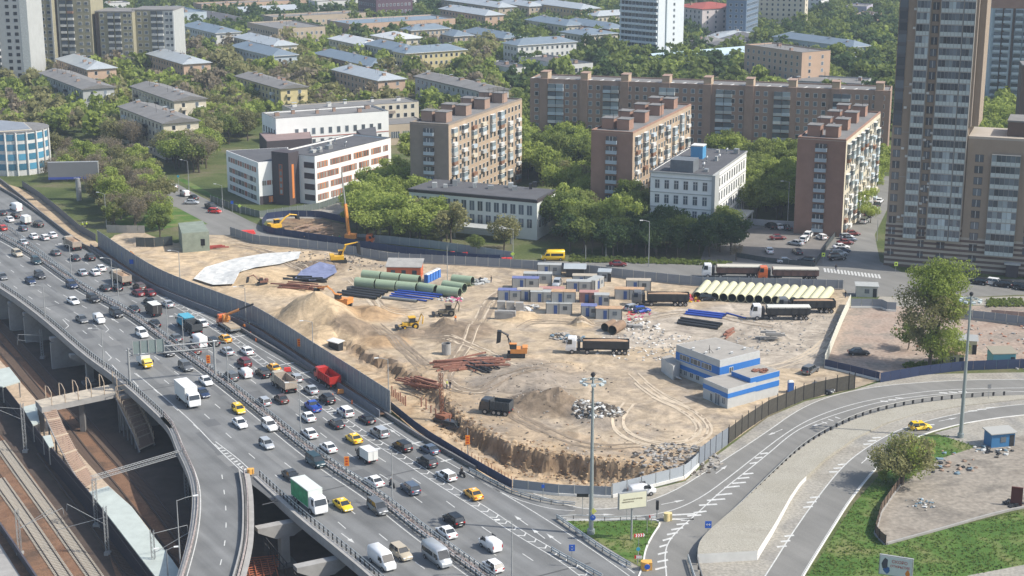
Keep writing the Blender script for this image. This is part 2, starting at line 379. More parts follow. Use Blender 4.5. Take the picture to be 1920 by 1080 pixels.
sheet('lower_ramp',[*low_l,*low_r[::-1]],-.014,ASPH2,True)
rm=MB()
for l in (outer_e,la,lb,low_l):paint_line(rm,l,.2,-.006)
paint_line(rm,offset_line(low_r,.3),.12,-.006)
A_,B_=rs_line([p for p in la if 1180<to_px(p)[0]<1500],44),None
for i,(x,y,dx,dy) in enumerate([(1243-0,965,60,-3),(1255,972,45,0),(1310,946,34,-2),(1325,937,34,-3),(1342,927,30,-3),(1358,913,28,-3),(1372,905,26,-2),(1382,896,22,-2),(1392,888,20,-2),
    (1228,1066,22,-5),(1232,1052,20,-4),(1233,1038,18,-5),(1236,1024,16,-5),(1242,1012,18,-5),(1250,1001,20,-4),(1258,992,22,-4),(1268,982,22,-2),(1276,974,24,-2),(1288,966,26,-2),(1300,960,24,-3),(1405,868,14,-2),(1415,858,14,-2),(1425,850,14,-2),
    (1540,790,10,3),(1552,785,10,3),(1565,781,10,3),(1650,760-9,14,1),(1665,757-9,14,1),(1678,745,14,1),(1760,735,16,1),(1778,734,16,1),(1796,733,16,1),
    (1706,812-8,16,-1),(1720,808-8,16,-1),(1735,802-6,16,-1),(1815,770,16,-1),(1832,767,16,-1),(1848,764,16,-1),(1618,832,16,-1),(1626,826,16,-1),(1635,820,16,-1),
    (1554,884,16,-1),(1562,877,16,-1),(1570,870,16,-1),(1505,950,18,-2),(1512,941,18,-2),(1518,932,18,-2),(1456,1024,18,-2),(1463,1014,18,-2),(1470,1004,18,-2)]):
    a=P(x,y);c=P(x+dx,y+dy);q=Vector((.05,-.55,0))
    rm.add([Vector((p.x,p.y,-.005)) for p in (a,c,c+q,a+q)],[(3,2,1,0)],PAINT)
struct('lane_markings',pm);struct('ramp_markings',rm)
# raised worn concrete wedge between the ramps with a white retaining edge
wp=[*[p for p in rail_in[6:]],*low_shoulder[::-1]]
wp=[p for p in rail_in if to_px(p)[1]<1064]+[p for p in low_shoulder[::-1] if to_px(p)[1]<1064]
def wedge_z(x,y):
    py=to_px(Vector((x,y,0)))[1];return max(.12,min(1.5,(py-760)/280*1.5))
wb=MB()
dense_a=rs_line([p for p in rail_in if to_px(p)[1]<1064],60);dense_b=rs_line([p for p in low_shoulder if to_px(p)[1]<1064],60)
ta=[Vector((p.x,p.y,wedge_z(p.x,p.y))) for p in dense_a];tb=[Vector((p.x,p.y,wedge_z(p.x,p.y))) for p in dense_b]
wb.ribbon(ta,tb,SLOPE);wb.ribbon(tb[:18],lift(dense_b,-.03)[:18],CONCW);wb.ribbon(tb[17:],lift(dense_b,-.03)[17:],SLOPE);wb.ribbon(lift(dense_a,-.03),ta,CONCW)
wb.quad(lift([dense_a[0]],-.03)[0],lift([dense_b[0]],-.03)[0],tb[0],ta[0],CONCW)
struct('concrete_slope_island',wb)
# kerb and grass islands
kb=MB()
for l in (low_r,smooth_line(PP([(1190,1100),(1206,1060),(1210,1030),(1224,1003),(1243,976),(1200,973),(1130,976),(1062,976)]))):
    a_=lift(offset_line(l,.12),.1);c_=lift(offset_line(l,-.12),.1);kb.ribbon(a_,c_,CONCW);kb.ribbon(lift(a_,-.02),a_,CONCW);kb.ribbon(c_,lift(c_,-.02),CONCW)
struct('kerb_stones',kb)
sheet('grass_island',[*smooth_line(PP([(1062,977),(1130,978),(1200,975),(1241,978),(1222,1003),(1208,1030),(1204,1062),(1196,1062),(1120,1015)]),1)],.03,GRASS,True)
sheet('grass_verge',PP([(1515,1079),(1560,1010),(1600,945),(1640,900),(1690,845),(1740,818),(1765,814),(1830,840),(1760,860),(1690,905),(1650,960),(1638,1005),(1665,1022),(1800,985),(2050,930),(2050,1180),(1440,1180)]),-.008,GRASS,True)
sheet('dirt_yard',PP([(1640,1004),(1652,960),(1692,905),(1762,860),(1830,838),(1925,815),(2100,800),(2100,925),(1920,952),(1795,985),(1663,1022)]),.0,DIRT,True)
sheet('footpath',PP([(1815,1079),(1925,1058),(2060,1035),(2060,1180),(1700,1180)]),.004,PALE,True)
sheet('footpath',PP([(1752,812),(1830,790),(1925,776),(2100,765),(2100,800),(1925,815),(1832,838)]),-.002,PALE,True)
# city side roads
sheet('frontage_road',PP([(470,415),(500,428),(560,442),(640,458),(730,472),(817,478),(960,486),(1085,491),(1185,492),(1310,497),(1330,440),(1390,420),(1440,425),(1545,425),(1560,400),(1600,395),(1640,330),(1690,330),(1660,400),(1640,440),(1650,490),(1690,510),(1760,520),(2100,528),(2100,548),(1900,553),(1800,558),(1700,556),(1600,556),(1596,556),(1580,541),(1440,537),(1310,535),(1185,523),(1085,511),(960,502),(817,494),(730,490),(630,471),(560,464),(480,457),(432,441),(392,440),(330,395),(300,365),(285,340),(270,320),(250,300),(280,300),(315,335),(370,365),(420,390)]),-.02,ASPH2,True)
sheet('parking_lot',PP([(1378,478),(1395,432),(1440,424),(1548,428),(1575,432),(1530,498),(1440,492)]),-.012,M('paved_yard',(.17,.155,.14),.9,var=.2,scale=.25),True)
sheet('pavement',PP([(1650,556),(1700,557),(1800,559),(2100,549),(2100,575),(1780,572),(1690,575),(1640,566)]),-.010,PALE,True)
sheet('rubble_lot',PP([(1594,573),(1640,568),(1780,573),(2100,576),(2100,690),(1920,690),(1800,693),(1725,696),(1650,713),(1545,690),(1566,636)]),-.012,PINKD,True)
sheet('grass_verge',PP([(330,335),(345,335),(400,365),(470,392),(500,398),(560,400),(560,440),(500,412),(430,388),(370,358)]),-.006,GRASS,True)
sheet('grass_verge',PP([(215,415),(250,395),(300,385),(330,388),(372,410),(390,420),(330,425),(300,430),(272,433),(236,433)]),-.006,GRASS,True)
sheet('school_yard',PP([(480,405),(560,398),(600,385),(740,330),(760,345),(640,400),(600,410),(500,415)]),-.004,PALE,True)
sheet('sand_strip',PP([(-40,330),(30,350),(60,362),(100,385),(150,425),(190,462),(192,476),(150,457),(75,402),(0,352),(-60,325)]),.01,ground_mat('dug_sand',[(.36,.27,.17),(.42,.32,.21),(.22,.17,.12)],.12,1.5),True)
xm=MB()
for i in range(17):
    a=P(1546+i*6.4,510+i*.75);xm.add([(a.x,a.y,-.012),(a.x+.5,a.y,-.012),(a.x+1.0,a.y+4.2,-.012),(a.x+.5,a.y+4.2,-.012)],[(0,1,2,3)],PAINT)
struct('crosswalk_markings',xm)
sheet('roadworks_ground',PP([(500,430),(508,416),(540,409),(600,410),(646,421),(658,450),(640,452),(560,443)]),.015,ground_mat('dug_earth',[(.16,.10,.06),(.26,.18,.11),(.11,.08,.055)],.2,1.5),True)
jm=MB()
for t in (10,22,34,45,56):
    i=t;j=min(len(MED)-2,int(i*(len(MED)-2)/60));a=MED[j];d=(MED[j+1]-a).normalized();s_=Vector((-d.y,d.x,0));p,q=a-s_*17 ,a+s_*16;jm.add([(*(p).xy,.0071),(*(p+d*.35).xy,.0071),(*(q+d*.35).xy,.0071),(*(q).xy,.0071)],[(0,1,2,3)],M('joint_sealant',(.07,.07,.07),.8))
struct('expansion_joints',jm)
pt=MB();rq=random.Random(31);PATCH=asphalt_mat('asphalt_patch',(.115,.117,.118),.1);PATCH2=asphalt_mat('asphalt_patch_pale',(.185,.185,.18),.1)
for i in range(60):
    j=rq.randrange(8,len(MED)-14);a=MED[j].lerp(MED[j+1],rq.random());d=(MED[j+1]-MED[j]).normalized();s_=Vector((-d.y,d.x,0));off=rq.choice([-13.8,-10,-6.5,-3.2,3.2,6.8,10.5])+rq.uniform(-.4,.4);L_,W_=rq.uniform(2,14),rq.choice([.5,1.2,2.6]);c=a+s_*off
    pt.add([Vector((*(c+d*x*L_/2+s_*y*W_/2).xy,.0022+i*.00007)) for x,y in ((-1,-1),(1,-1),(1,1),(-1,1))],[(0,1,2,3)],PATCH if rq.random()<.65 else PATCH2)
struct('asphalt_patches',pt)
# ---------------- excavation site terrain ----------------
from mathutils import noise as mn
CUT=[Vector((p.x,p.y)) for p in PP([(600,600),(655,640),(700,663),(760,690),(812,716),(838,750),(862,780),(893,800),(960,832),(1022,846),(1100,858),(1172,868),(1230,876),(1300,868)])]
MOUNDS=[  # px, py, radius m, height m, squash, colour index
    (596,598,10.0,7.2,1,0),(645,610,7,2.0,1,0),(672,620,6,1.3,1,2),(700,588,7.5,1.7,1,1),(620,625,9,2.0,1,0),(560,585,7,1.8,1,0),
    (1005,760,7.5,3.0,1,2),(1060,765,6.5,2.4,1,2),(860,622,9.0,1.5,1,2),(832,612,3.0,1.8,1,2),(995,705,11.0,1.4,1,3),(1090,608,3.2,2.2,1,0),
    (975,595,5,1.5,1,0),(770,625,4,1.2,1,2),(1125,785,6,1.6,1,3),(935,720,7,.9,1,3),(480,520,10,1.6,1,0),(540,540,9,1.2,1,0),(600,500,8,1.2,1,2),
    (720,640,6,1.0,1,1),(1010,735,6,.9,1,3),(1050,690,5,.8,1,0)]
MW=[(P(a,b),r,h,s,c) for a,b,r,h,s,c in MOUNDS]
def seg_side(x,y):
    best=1e9;side=0
    for a,b in zip(CUT,CUT[1:]):
        dx,dy=b.x-a.x,b.y-a.y;t=max(0,min(1,((x-a.x)*dx+(y-a.y)*dy)/(dx*dx+dy*dy)))
        d=math.hypot(x-a.x-t*dx,y-a.y-t*dy)
        if d<best:best=d;side=dx*(y-a.y)-dy*(x-a.x);tt=t
    return best if side<0 else -best        # positive on the low side (towards the camera)
CX0,CX1=CUT[0].x,CUT[-1].x
def site_h(x,y,colour=False):
    s=seg_side(x,y)+1.0*mn.noise(Vector((x*.12,y*.12,3)))+.7*mn.noise(Vector((x*.4,y*.4,9)))+.45*mn.noise(Vector((x*1.0,y*1.0,4)))
    end=max(0,min(1,(x-CX0-1)/10))*max(0,min(1,(CX1-3-x)/14))
    depth=(1.7+1.9*max(0,min(1,(x-CUT[4].x)/(CUT[8].x-CUT[4].x))))*end
    k=max(0,min(1,s/1.9));low=depth*k*k*(3-2*k)
    rough=.35*max(0,1-abs(s-1)/4)*end
    z=-low+rough*(mn.noise(Vector((x*.9,y*.9,1)))*2)
    z+=end*max(0,1-abs(s-1.2)/2.4)*(.8*mn.noise(Vector((x*.8,y*.8,21)))+.7*mn.noise(Vector((x*1.9,y*1.9,31))))
    z+=.10*mn.noise(Vector((x*.35,y*.35,0)))+.05*mn.noise(Vector((x*1.3,y*1.3,5)))
    ci=[0,0,0,0]
    for p,r,h,sq,c in MW:
        d=math.hypot(x-p.x,y-p.y)/r
        d *= 1+(.22 if c else .06)*mn.noise(Vector((x*.25,y*.25,r)))
        if d<1.3:
            q=max(0,1-d);hh=h*(q if h>2.5 else q*q*(3-2*q) )*(1+(.18 if c else .03)*mn.noise(Vector((x*.6,y*.6,7))))
            z=max(z,z+hh*.98);ci[c]=max(ci[c],min(1,max(0,1.15-d)*2.6))
    if colour:return z,ci,s,end
    return z
def site_z(x,y):return site_h(x,y)
def build_site():
    xs=[p.x for p in SITE];ys=[p.y for p in SITE];pts=list(SITE);n0=len(pts)
    # densify the boundary
    bd=[]
    for i,a in enumerate(SITE):
        b=SITE[(i+1)%n0];k=max(1,int((b-a).length/2.0))
        bd+=[a.lerp(b,j/k) for j in range(k)]
    allp=[Vector((p.x,p.y)) for p in bd];n0=len(allp);rn=random.Random(4);y=min(ys)
    while y<max(ys):
        st=.62 if y<292 else (1.1 if y<360 else 1.7);x=min(xs)
        while x<max(xs):
            q=(x+rn.uniform(-.2,.2)*st,y+rn.uniform(-.2,.2)*st)
            if inpoly(q[0],q[1],SITE):allp.append(Vector(q))
            x+=st
        y+=st
    r=geometry.delaunay_2d_cdt(allp,[(i,(i+1)%n0) for i in range(n0)],[],0,1e-4)
    vs,fs=r[0],r[2];fs=[f for f in fs if inpoly(sum(vs[i].x for i in f)/3,sum(vs[i].y for i in f)/3,SITE)]
    zz=[];cols=[]
    sand=np.array((.50,.375,.235));base=np.array((.44,.35,.245));clay=np.array((.37,.245,.135));dark=np.array((.185,.14,.10));grey=np.array((.25,.215,.18));gravel=np.array((.40,.36,.31));brn=np.array((.25,.165,.10))
    zones=[(PP([(1100,600),(1450,560),(1580,590),(1560,640),(1540,690),(1400,690),(1250,650),(1130,660)]),gravel,.7),(PP([(640,640),(860,700),(1000,800),(1300,850),(1320,880),(1140,930),(960,925),(730,770)]),clay,.35),
             (PP([(960,690),(1250,680),(1360,760),(1300,860),(1100,850),(930,820),(860,760)]),grey,.25),(PP([(250,470),(330,455),(560,465),(640,480),(600,520),(430,560),(300,515)]),sand,.6)]
    for v in vs:
        z,ci,s,end=site_h(v.x,v.y,True);zz.append(z);c=base.copy()
        for zp,zc,k in zones:
            if inpoly(v.x+4*mn.noise(Vector((v.x*.15,v.y*.15,2))),v.y+4*mn.noise(Vector((v.x*.15,v.y*.15,8))),zp):c=c*(1-k)+zc*k
        n1=mn.fractal(Vector((v.x*.05,v.y*.05,0)),.8,2.0,5);n2=mn.fractal(Vector((v.x*.22,v.y*.22,6)),.8,2.0,4)
        c=c*(1+.16*n1) ;k=max(0,min(1,(n2+.05)*1.7));c=c*(1-k*.6)+grey*k*.6
        face=end*max(0,1-abs(s-.9)/1.7);c=c*(1-face*.8)+brn*(.8+.5*n2)*face*.8
        low=end*max(0,min(1,(s-3)/2));c=c*(1-low*.5)+(sand if n2>-.1 else clay)*low*.5
        for i,cc in enumerate((sand,clay,dark,grey)):
            kk=ci[i]*(.85 if i != 3 else .7);c=c*(1-kk)+cc*(1+.15*n2)*kk
        cols.append((*np.clip(c,.02,.8),1))
    me=bpy.data.meshes.new('site_ground');tv=[(v.x,v.y,z) for v,z in zip(vs,zz)]
    nb=len(tv);sk=[(v.x,v.y,-.04) for v in vs[:n0]]
    me.from_pydata(tv+sk,[],[tuple(f) for f in fs]+[((i+1)%n0,i,nb+i,nb+(i+1)%n0) for i in range(n0)])
    ca=me.color_attributes.new('soil','FLOAT_COLOR','POINT');ca.data.foreach_set('color',np.array(cols+cols[:n0]).ravel());me.update()
    m=bpy.data.materials.new('site_soil');m.use_nodes=True;t=m.node_tree;n=t.nodes;l=t.links;b=n['Principled BSDF'];b.inputs['Roughness'].default_value=.97;b.inputs['Specular IOR Level'].default_value=.1
    at_=n.new('ShaderNodeAttribute');at_.attribute_name='soil';tc=n.new('ShaderNodeTexCoord')
    f=n.new('ShaderNodeTexNoise');f.inputs['Scale'].default_value=1.1;f.inputs['Detail'].default_value=8;f.inputs['Roughness'].default_value=.7;l.new(tc.outputs['Object'],f.inputs[0])
    b2_=n.new('ShaderNodeTexNoise');b2_.inputs['Scale'].default_value=.16;b2_.inputs['Detail'].default_value=9;b2_.inputs['Roughness'].default_value=.62;b2_.inputs['Distortion'].default_value=2.2;l.new(tc.outputs['Object'],b2_.inputs[0])
    r1=n.new('ShaderNodeMapRange');r1.inputs[1].default_value=.3;r1.inputs[2].default_value=.7;r1.inputs[3].default_value=.8;r1.inputs[4].default_value=1.15;l.new(f.outputs[0],r1.inputs[0])
    r2=n.new('ShaderNodeMapRange');r2.inputs[1].default_value=.32;r2.inputs[2].default_value=.68;r2.inputs[3].default_value=.62;r2.inputs[4].default_value=1.22
    mm=n.new('ShaderNodeMath');mm.operation='MULTIPLY';l.new(r1.outputs[0],mm.inputs[0]);l.new(r2.outputs[0],mm.inputs[1])
    l.new(b2_.outputs[0],r2.inputs[0])
    s_=n.new('ShaderNodeVectorMath');s_.operation='SCALE';l.new(at_.outputs['Color'],s_.inputs[0]);l.new(mm.outputs[0],s_.inputs['Scale']);l.new(s_.outputs[0],b.inputs['Base Color'])
    bp=n.new('ShaderNodeBump');bp.inputs['Distance'].default_value=.12;l.new(f.outputs[0],bp.inputs['Height']);l.new(bp.outputs[0],b.inputs['Normal'])
    me.materials.append(m);o=bpy.data.objects.new('site_ground',me);link(o);tag(o,kind='structure')
build_site()
def GP(px,py):
    """point on the site terrain seen at a photograph pixel"""
    p=P(px,py,0)
    for _ in range(4):p=P(px,py,site_z(p.x,p.y) if inpoly(p.x,p.y,SITE) else 0)
    return p
def drape(name,px,mat,dz=.12,step=1.2,kind='structure',crease=.1):
    pts=PP(px);allp=[Vector((p.x,p.y)) for p in pts];n0=len(allp);y=min(p.y for p in pts)
    while y<max(p.y for p in pts):
        x=min(p.x for p in pts)
        while x<max(p.x for p in pts):
            if inpoly(x,y,pts):allp.append(Vector((x+random.uniform(-.2,.2),y+random.uniform(-.2,.2))))
            x+=step
        y+=step
    r=geometry.delaunay_2d_cdt(allp,[(i,(i+1)%n0) for i in range(n0)],[],0,1e-4)
    vs=[(v.x,v.y,site_z(v.x,v.y)+dz+crease*(1+mn.noise(Vector((v.x*.5,v.y*.5,1))))) for v in r[0]]
    b=MB();b.add(vs,[f for f in r[2] if inpoly(sum(r[0][i].x for i in f)/3,sum(r[0][i].y for i in f)/3,pts)],mat);o=b.build(name)
    return o
# wheel ruts pressed into the soil
RUT=M('rut_soil',(.23,.18,.13),.97,var=.3,scale=.6);RUTP=M('rut_soil_pale',(.47,.39,.29),.97,var=.2,scale=.6);rk=MB();rr0=random.Random(6)
TR=[[(1590,580),(1570,620),(1520,670),(1400,700),(1250,700),(1150,690),(1050,660),(960,620),(900,590),(840,575),(740,572)],[(900,590),(880,640),(850,680),(830,720),(900,740),(980,700),(1100,690)],[(600,520),(560,500),(500,470),(440,460)],[(840,575),(720,590),(700,560),(660,520)],[(1180,700),(1220,740),(1300,770),(1330,810),(1280,840),(1180,830),(1150,790),(1190,740),(1240,720)],[(900,740),(1000,800),(1100,840),(1200,835)],[(960,620),(1000,600),(1150,612),(1300,580),(1450,615),(1540,610)],[(760,640),(820,630),(900,650),(960,690)],[(960,540),(920,560),(905,600)],[(700,610),(740,640),(800,690)]]
for tr in TR:
    for q in range(5):
        ln=smooth_line(PP([(x+rr0.uniform(-7,7),y+rr0.uniform(-5,5)) for x,y in tr]),3);ln=resample(ln,1.0);a0=rr0.randrange(0,max(1,len(ln) // 3));ln=ln[a0:a0+rr0.randrange(12,70)];mt_=RUT if rr0.random()<.6 else RUTP
        if len(ln)<4:continue
        for off in (-1.0,1.0):
            wq=rr0.uniform(.10,.26);A_,B_=offset_line(ln,off+wq),offset_line(ln,off-wq)
            if all(inpoly(p.x,p.y,SITE) for p in A_+B_):rk.ribbon([Vector((p.x,p.y,site_z(p.x,p.y)+.05)) for p in A_],[Vector((p.x,p.y,site_z(p.x,p.y)+.05)) for p in B_],mt_)
struct('wheel_ruts',rk)
# ---------------- railway below the viaduct ----------------
V=VALLEY
BAL=ground_mat('track_ballast',[(.15,.082,.05),(.20,.115,.07),(.10,.065,.045)],.15,4)
BALG=ground_mat('pale_ballast',[(.25,.215,.17),(.21,.19,.15)],.3,4)
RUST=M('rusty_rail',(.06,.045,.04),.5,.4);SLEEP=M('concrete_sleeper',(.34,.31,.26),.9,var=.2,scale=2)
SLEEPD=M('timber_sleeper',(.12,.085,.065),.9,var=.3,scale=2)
TIMB=M('weathered_timber',(.42,.33,.24),.85,var=.3,scale=1.2);TIMBD=M('aged_plank',(.30,.21,.155),.9,var=.3,scale=1.5)
RIBD=M('ribbed_dark_cladding',(.075,.07,.085),.6,.2,var=.2,scale=1);CANOPY=M('pale_canopy_sheet',(.40,.44,.41),.7,var=.15,scale=.4)
sheet('ballast_bed',PP([(-60,880),(0,815),(62,895),(190,1075),(240,1150),(60,1150),(-60,960)],V),V+.05,BAL,True)
sheet('ballast_bed',PP([(-60,560),(0,600),(115,738),(250,905),(420,1130),(240,1150),(160,905),(60,745),(-60,610)],V),V+.06,BAL,True)
def track(a_px,b_px,n,sleeper,label,grp='railway tracks under the viaduct'):
    A=rs_line(PP(a_px,V+.28),n);B_=rs_line(PP(b_px,V+.28),n);o=A[0]
    mid=[a.lerp(b_,.5) for a,b_ in zip(A,B_)];mid=resample(mid,.65)
    r=empty('railway_track',o,0,label,'railway track',grp)
    for L in (A,B_):
        m_=MB();m_.tube(L,.09,RUST,4);m_.build('rail',r,o)
    me=mesh_of(MB().box((0,0,0),(.27,2.6,.16),sleeper),'sleeper')
    rest=MB();vis=[]
    for i,(p,q) in enumerate(zip(mid,mid[1:])):
        an=math.atan2(q.y-p.y,q.x-p.x);px=to_px(p)
        if -5<px[0]<1930 and px[1]<1085:vis.append((p,an))
    vis.sort(key=lambda t:t[0].y)
    for j,(p,an) in enumerate(vis):
        if j<120:inst('sleeper',me,r,p-o+Vector((0,0,-.12)),an)
        else:rest.box((p.x,p.y,p.z-.12),(.27,2.6,.16),sleeper,rz=an)
    if rest.v:tag(rest.build('sleepers',r,o),kind='stuff')
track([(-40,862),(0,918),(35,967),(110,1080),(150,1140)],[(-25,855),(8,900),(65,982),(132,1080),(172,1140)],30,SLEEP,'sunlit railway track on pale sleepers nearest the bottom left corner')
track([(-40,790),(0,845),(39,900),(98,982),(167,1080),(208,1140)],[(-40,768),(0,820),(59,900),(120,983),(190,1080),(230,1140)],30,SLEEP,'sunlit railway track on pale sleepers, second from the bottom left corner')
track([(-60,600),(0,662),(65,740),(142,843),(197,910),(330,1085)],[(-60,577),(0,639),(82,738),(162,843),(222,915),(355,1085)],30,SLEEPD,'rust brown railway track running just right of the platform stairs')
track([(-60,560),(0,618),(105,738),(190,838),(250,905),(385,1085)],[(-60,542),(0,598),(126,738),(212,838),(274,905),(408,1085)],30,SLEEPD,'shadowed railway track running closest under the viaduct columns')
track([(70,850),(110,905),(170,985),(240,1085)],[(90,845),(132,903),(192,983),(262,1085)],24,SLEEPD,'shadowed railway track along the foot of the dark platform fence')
# platform with fence, canopies, stairs
fl=smooth_line(PP([(-60,640),(0,712),(42,765),(78,818),(125,872),(167,922),(230,1000),(292,1080),(340,1140)],-4.6));fr=PP([(-60,600),(0,676),(37,715),(70,752),(118,815),(170,875),(205,912),(247,950),(292,1008),(330,1060),(380,1120)],-7.9)
o=fl[0];pf=empty('railway_platform',Vector((o.x,o.y,V)),0,'long railway platform with pale paving beside the dark ribbed fence','platform');oo=Vector((o.x,o.y,V))
pl=MB();L_=rs_line(lift(fl,-7.9),30);R_=rs_line(fr,30)
pl.ribbon(R_,L_,TIMB);pl.ribbon(L_,lift(L_,V),CONCD);pl.ribbon(lift(R_,V),R_,CONCD);pl.build('deck',pf,oo)
fe=empty('ribbed_fence',Vector((o.x,o.y,V)),0,'tall dark ribbed metal fence running along the railway platform','fence')
pts=resample(lift(fl,V),1.2);pm_=MB();pm_.bb(-.6,.6,-.03,.03,0,4.4,RIBD)
for k in range(4):pm_.bb(-.55+k*.3,-.48+k*.3,-.1,-.03,0,4.4,RIBD)
pme=mesh_of(pm_,'fence_panel')
for p,q in zip(pts,pts[1:]):
    m_=p.lerp(q,.5);inst('panel',pme,fe,m_-oo,math.atan2(q.y-p.y,q.x-p.x))
def canopy(px,z,label,th=.25):
    pts=PP(px,z);b=MB();c=pts[0];b.prism([(p.x,p.y) for p in pts],z-th,z,CANOPY);r=empty('platform_canopy',Vector((c.x,c.y,-7.9)),0,label,'canopy');O=Vector((c.x,c.y,-7.9));b.build('roof',r,O)
    cx=sum(p.x for p in pts)/len(pts);cy=sum(p.y for p in pts)/len(pts)
    for p in pts:
        q=Vector((p.x*.93+cx*.07,p.y*.93+cy*.07,0));k=MB();k.bb(q.x-.1,q.x+.1,q.y-.1,q.y+.1,-7.9,z-th,STEEL);k.build('post',r,O)
canopy([(168,922),(203,911),(247,950),(292,1010),(322,1048),(360,1105),(310,1105)],-4.3,'long pale green flat canopy over the platform nearest the camera')
canopy([(42,763),(69,756),(74,792),(62,797)],-4.3,'small pale green canopy panel beside the top of the stairs')
canopy([(-20,696),(17,688),(38,715),(5,725),(-15,722)],-4.3,'pale green canopy roof at the left edge above the tracks')
canopy([(80,818),(95,815),(101,835),(92,838)],-4.3,'small pale canopy panel halfway down the platform stairs')
def stairs(L,Rr,zs,label,rail=False):
    """slatted timber stair: left and right edge pixels with heights"""
    A=[P(x,y,z) for (x,y),z in zip(L,zs)];B_=[P(x,y,z) for (x,y),z in zip(Rr,zs)];n=46
    A=rs_line(A,n);B_=rs_line(B_,n);o=Vector((A[0].x,A[0].y,V));r=empty('covered_stair',o,0,label,'staircase')
    for i in range(n):
        a,b_=A[i],B_[i];d=(b_-a);m_=a.lerp(b_,.5);st=(A[i+1]-A[i]).length;k=MB()
        k.box((0,0,0),(d.length,st*(.8 if i%9 else 1.1),.1),TIMB if i%9==0 else TIMBD);k.build('step',r,loc=m_-o,rz=math.atan2(d.y,d.x))
    for E_ in (A,B_):
        k=MB();k.tube(lift_rel(E_,-.25),.16,CONC,4);k.build('stringer',r,o)
        if rail:
            k=MB();k.tube(lift_rel(E_,1.1),.07,TIMB,4)
            for j in range(0,n,2):k.tube([E_[j],E_[j]+Vector((0,0,2.2 if j%4==0 else 1.1))],.07,TIMB,4)
            for j in range(0,n-4,4):k.tube([E_[j]+Vector((0,0,2.2)),(A if E_ is B_ else B_)[j]+Vector((0,0,2.2))],.06,TIMB,4)
            k.build('railing',r,o)
    for j in range(3,n,8):
        for E_ in (A,B_):
            if E_[j].z>V+1:k=MB();k.bb(E_[j].x-.15,E_[j].x+.15,E_[j].y-.15,E_[j].y+.15,V,E_[j].z-.2,CONCD);k.build('support',r,o)
def lift_rel(pts,dz):return [p+Vector((0,0,dz)) for p in pts]
stairs([(75,758),(100,813),(125,863),(147,898),(167,918)],[(100,755),(119,800),(146,850),(163,880),(182,905)],[-1.9,-3.9,-5.9,-7.2,-7.7],'slatted timber footbridge stair dropping onto the platform')
stairs([(218,745),(232,775),(250,812),(262,845)],[(248,738),(262,768),(278,800),(290,832)],[-1.9,-4.0,-6.2,-8.2],'broken timber stair frame hanging beside the viaduct parapet',True)
# footbridge
a0,a1,b0,b1=P(66,751,-1.4),P(228,716,-1.4),P(78,764,-1.4),P(236,731,-1.4)
fb=empty('footbridge',Vector((a0.x,a0.y,V)),0,'concrete footbridge deck crossing the tracks to the viaduct','footbridge');oo=Vector((a0.x,a0.y,V))
k=MB();k.prism([(p.x,p.y) for p in (b0,b1,a1,a0)],-2.6,-1.4,CONC,top=M('sandy_concrete',(.40,.35,.28),.9,var=.25,scale=.8));k.build('deck',fb,oo)
for i in range(6):
    t=.12+i*.155;p=a0.lerp(a1,t);q=b0.lerp(b1,t);k=MB()
    for e in (p,q):k.tube([e,e+Vector((0,0,2.6))],.1,TIMB,5)
    k.tube([p+Vector((0,0,2.6)),p.lerp(q,.5)+Vector((0,0,3.1)),q+Vector((0,0,2.6))],.08,TIMB,5)
    k.build('frame_hoop',fb,oo)
for t in (.05,.5,.95):
    p=a0.lerp(b1,t);k=MB();k.bb(p.x-.5,p.x+.5,p.y-.5,p.y+.5,V,-2.6,CONCD);k.build('pier',fb,oo)
# viaduct piers
def pier(px,py,zt,span,ang,label,wall=False,w=1.5):
    p=P(px,py,zt-1);r=empty('viaduct_pier',Vector((p.x,p.y,V)),ang,label,'bridge pier','concrete piers under the viaduct');H=zt-V
    k=MB()
    if wall:k.bb(-span/2,span/2,-.5,.5,0,H-1.2,CONC)
    else:k.bb(-w/2,w/2,-w/2,w/2,0,H-1.2,CONC);
    k.build('column',r);k=MB();h=span/2
    vs=[(-h,-.8,H-.7),(-w,-.8,H-2.3),(w,-.8,H-2.3),(h,-.8,H-.7),(h,-.8,H),(-h,-.8,H)]
    k.add(vs+[(x,.8,z) for x,y,z in vs],[(0,1,2,3,4,5),(11,10,9,8,7,6)]+[(i,6+i,6+(i+1)%6,(i+1)%6) for i in range(6)],CONC)
    k.build('crossbeam',r)
    if not wall:
        k=MB();k.bb(-1.6,1.6,-1.6,1.6,0,.5,CONCD);k.build('footing',r)
PA=R(28)
for i,(x,y,s_,wl) in enumerate([(531,990,9,0),(606,1062,9,0),(166,668,8,0),(118,636,9,1),(62,590,8,1),(33,570,8,1),(5,550,8,1),(-25,528,8,1),(246,745,8,1),(700,1150,9,0)]):
    lb_=['concrete pier left of the green sided truck, flared crossbeam','concrete pier at the bottom below the white van','slim concrete pier just above the footbridge hoops','broad wall pier beneath the parapet, first above the slim pier','broad wall pier under the parapet, second above the slim pier','broad wall pier under the parapet, third above the slim pier','broad wall pier at the left picture edge','wall pier past the left picture edge','wall pier hidden beside the broken stair','concrete pier below the bottom edge under the motorway'][i]
    pier(x+(14 if wl else 0),y,-1.72,s_,PA,lb_,bool(wl))
for i,(x,y) in enumerate([(410,930),(405,1050)]):pier(x,y,-1.72,8,0,['concrete pier under the top of the curved slip road','concrete pier under the lower end of the curved slip road'][i])
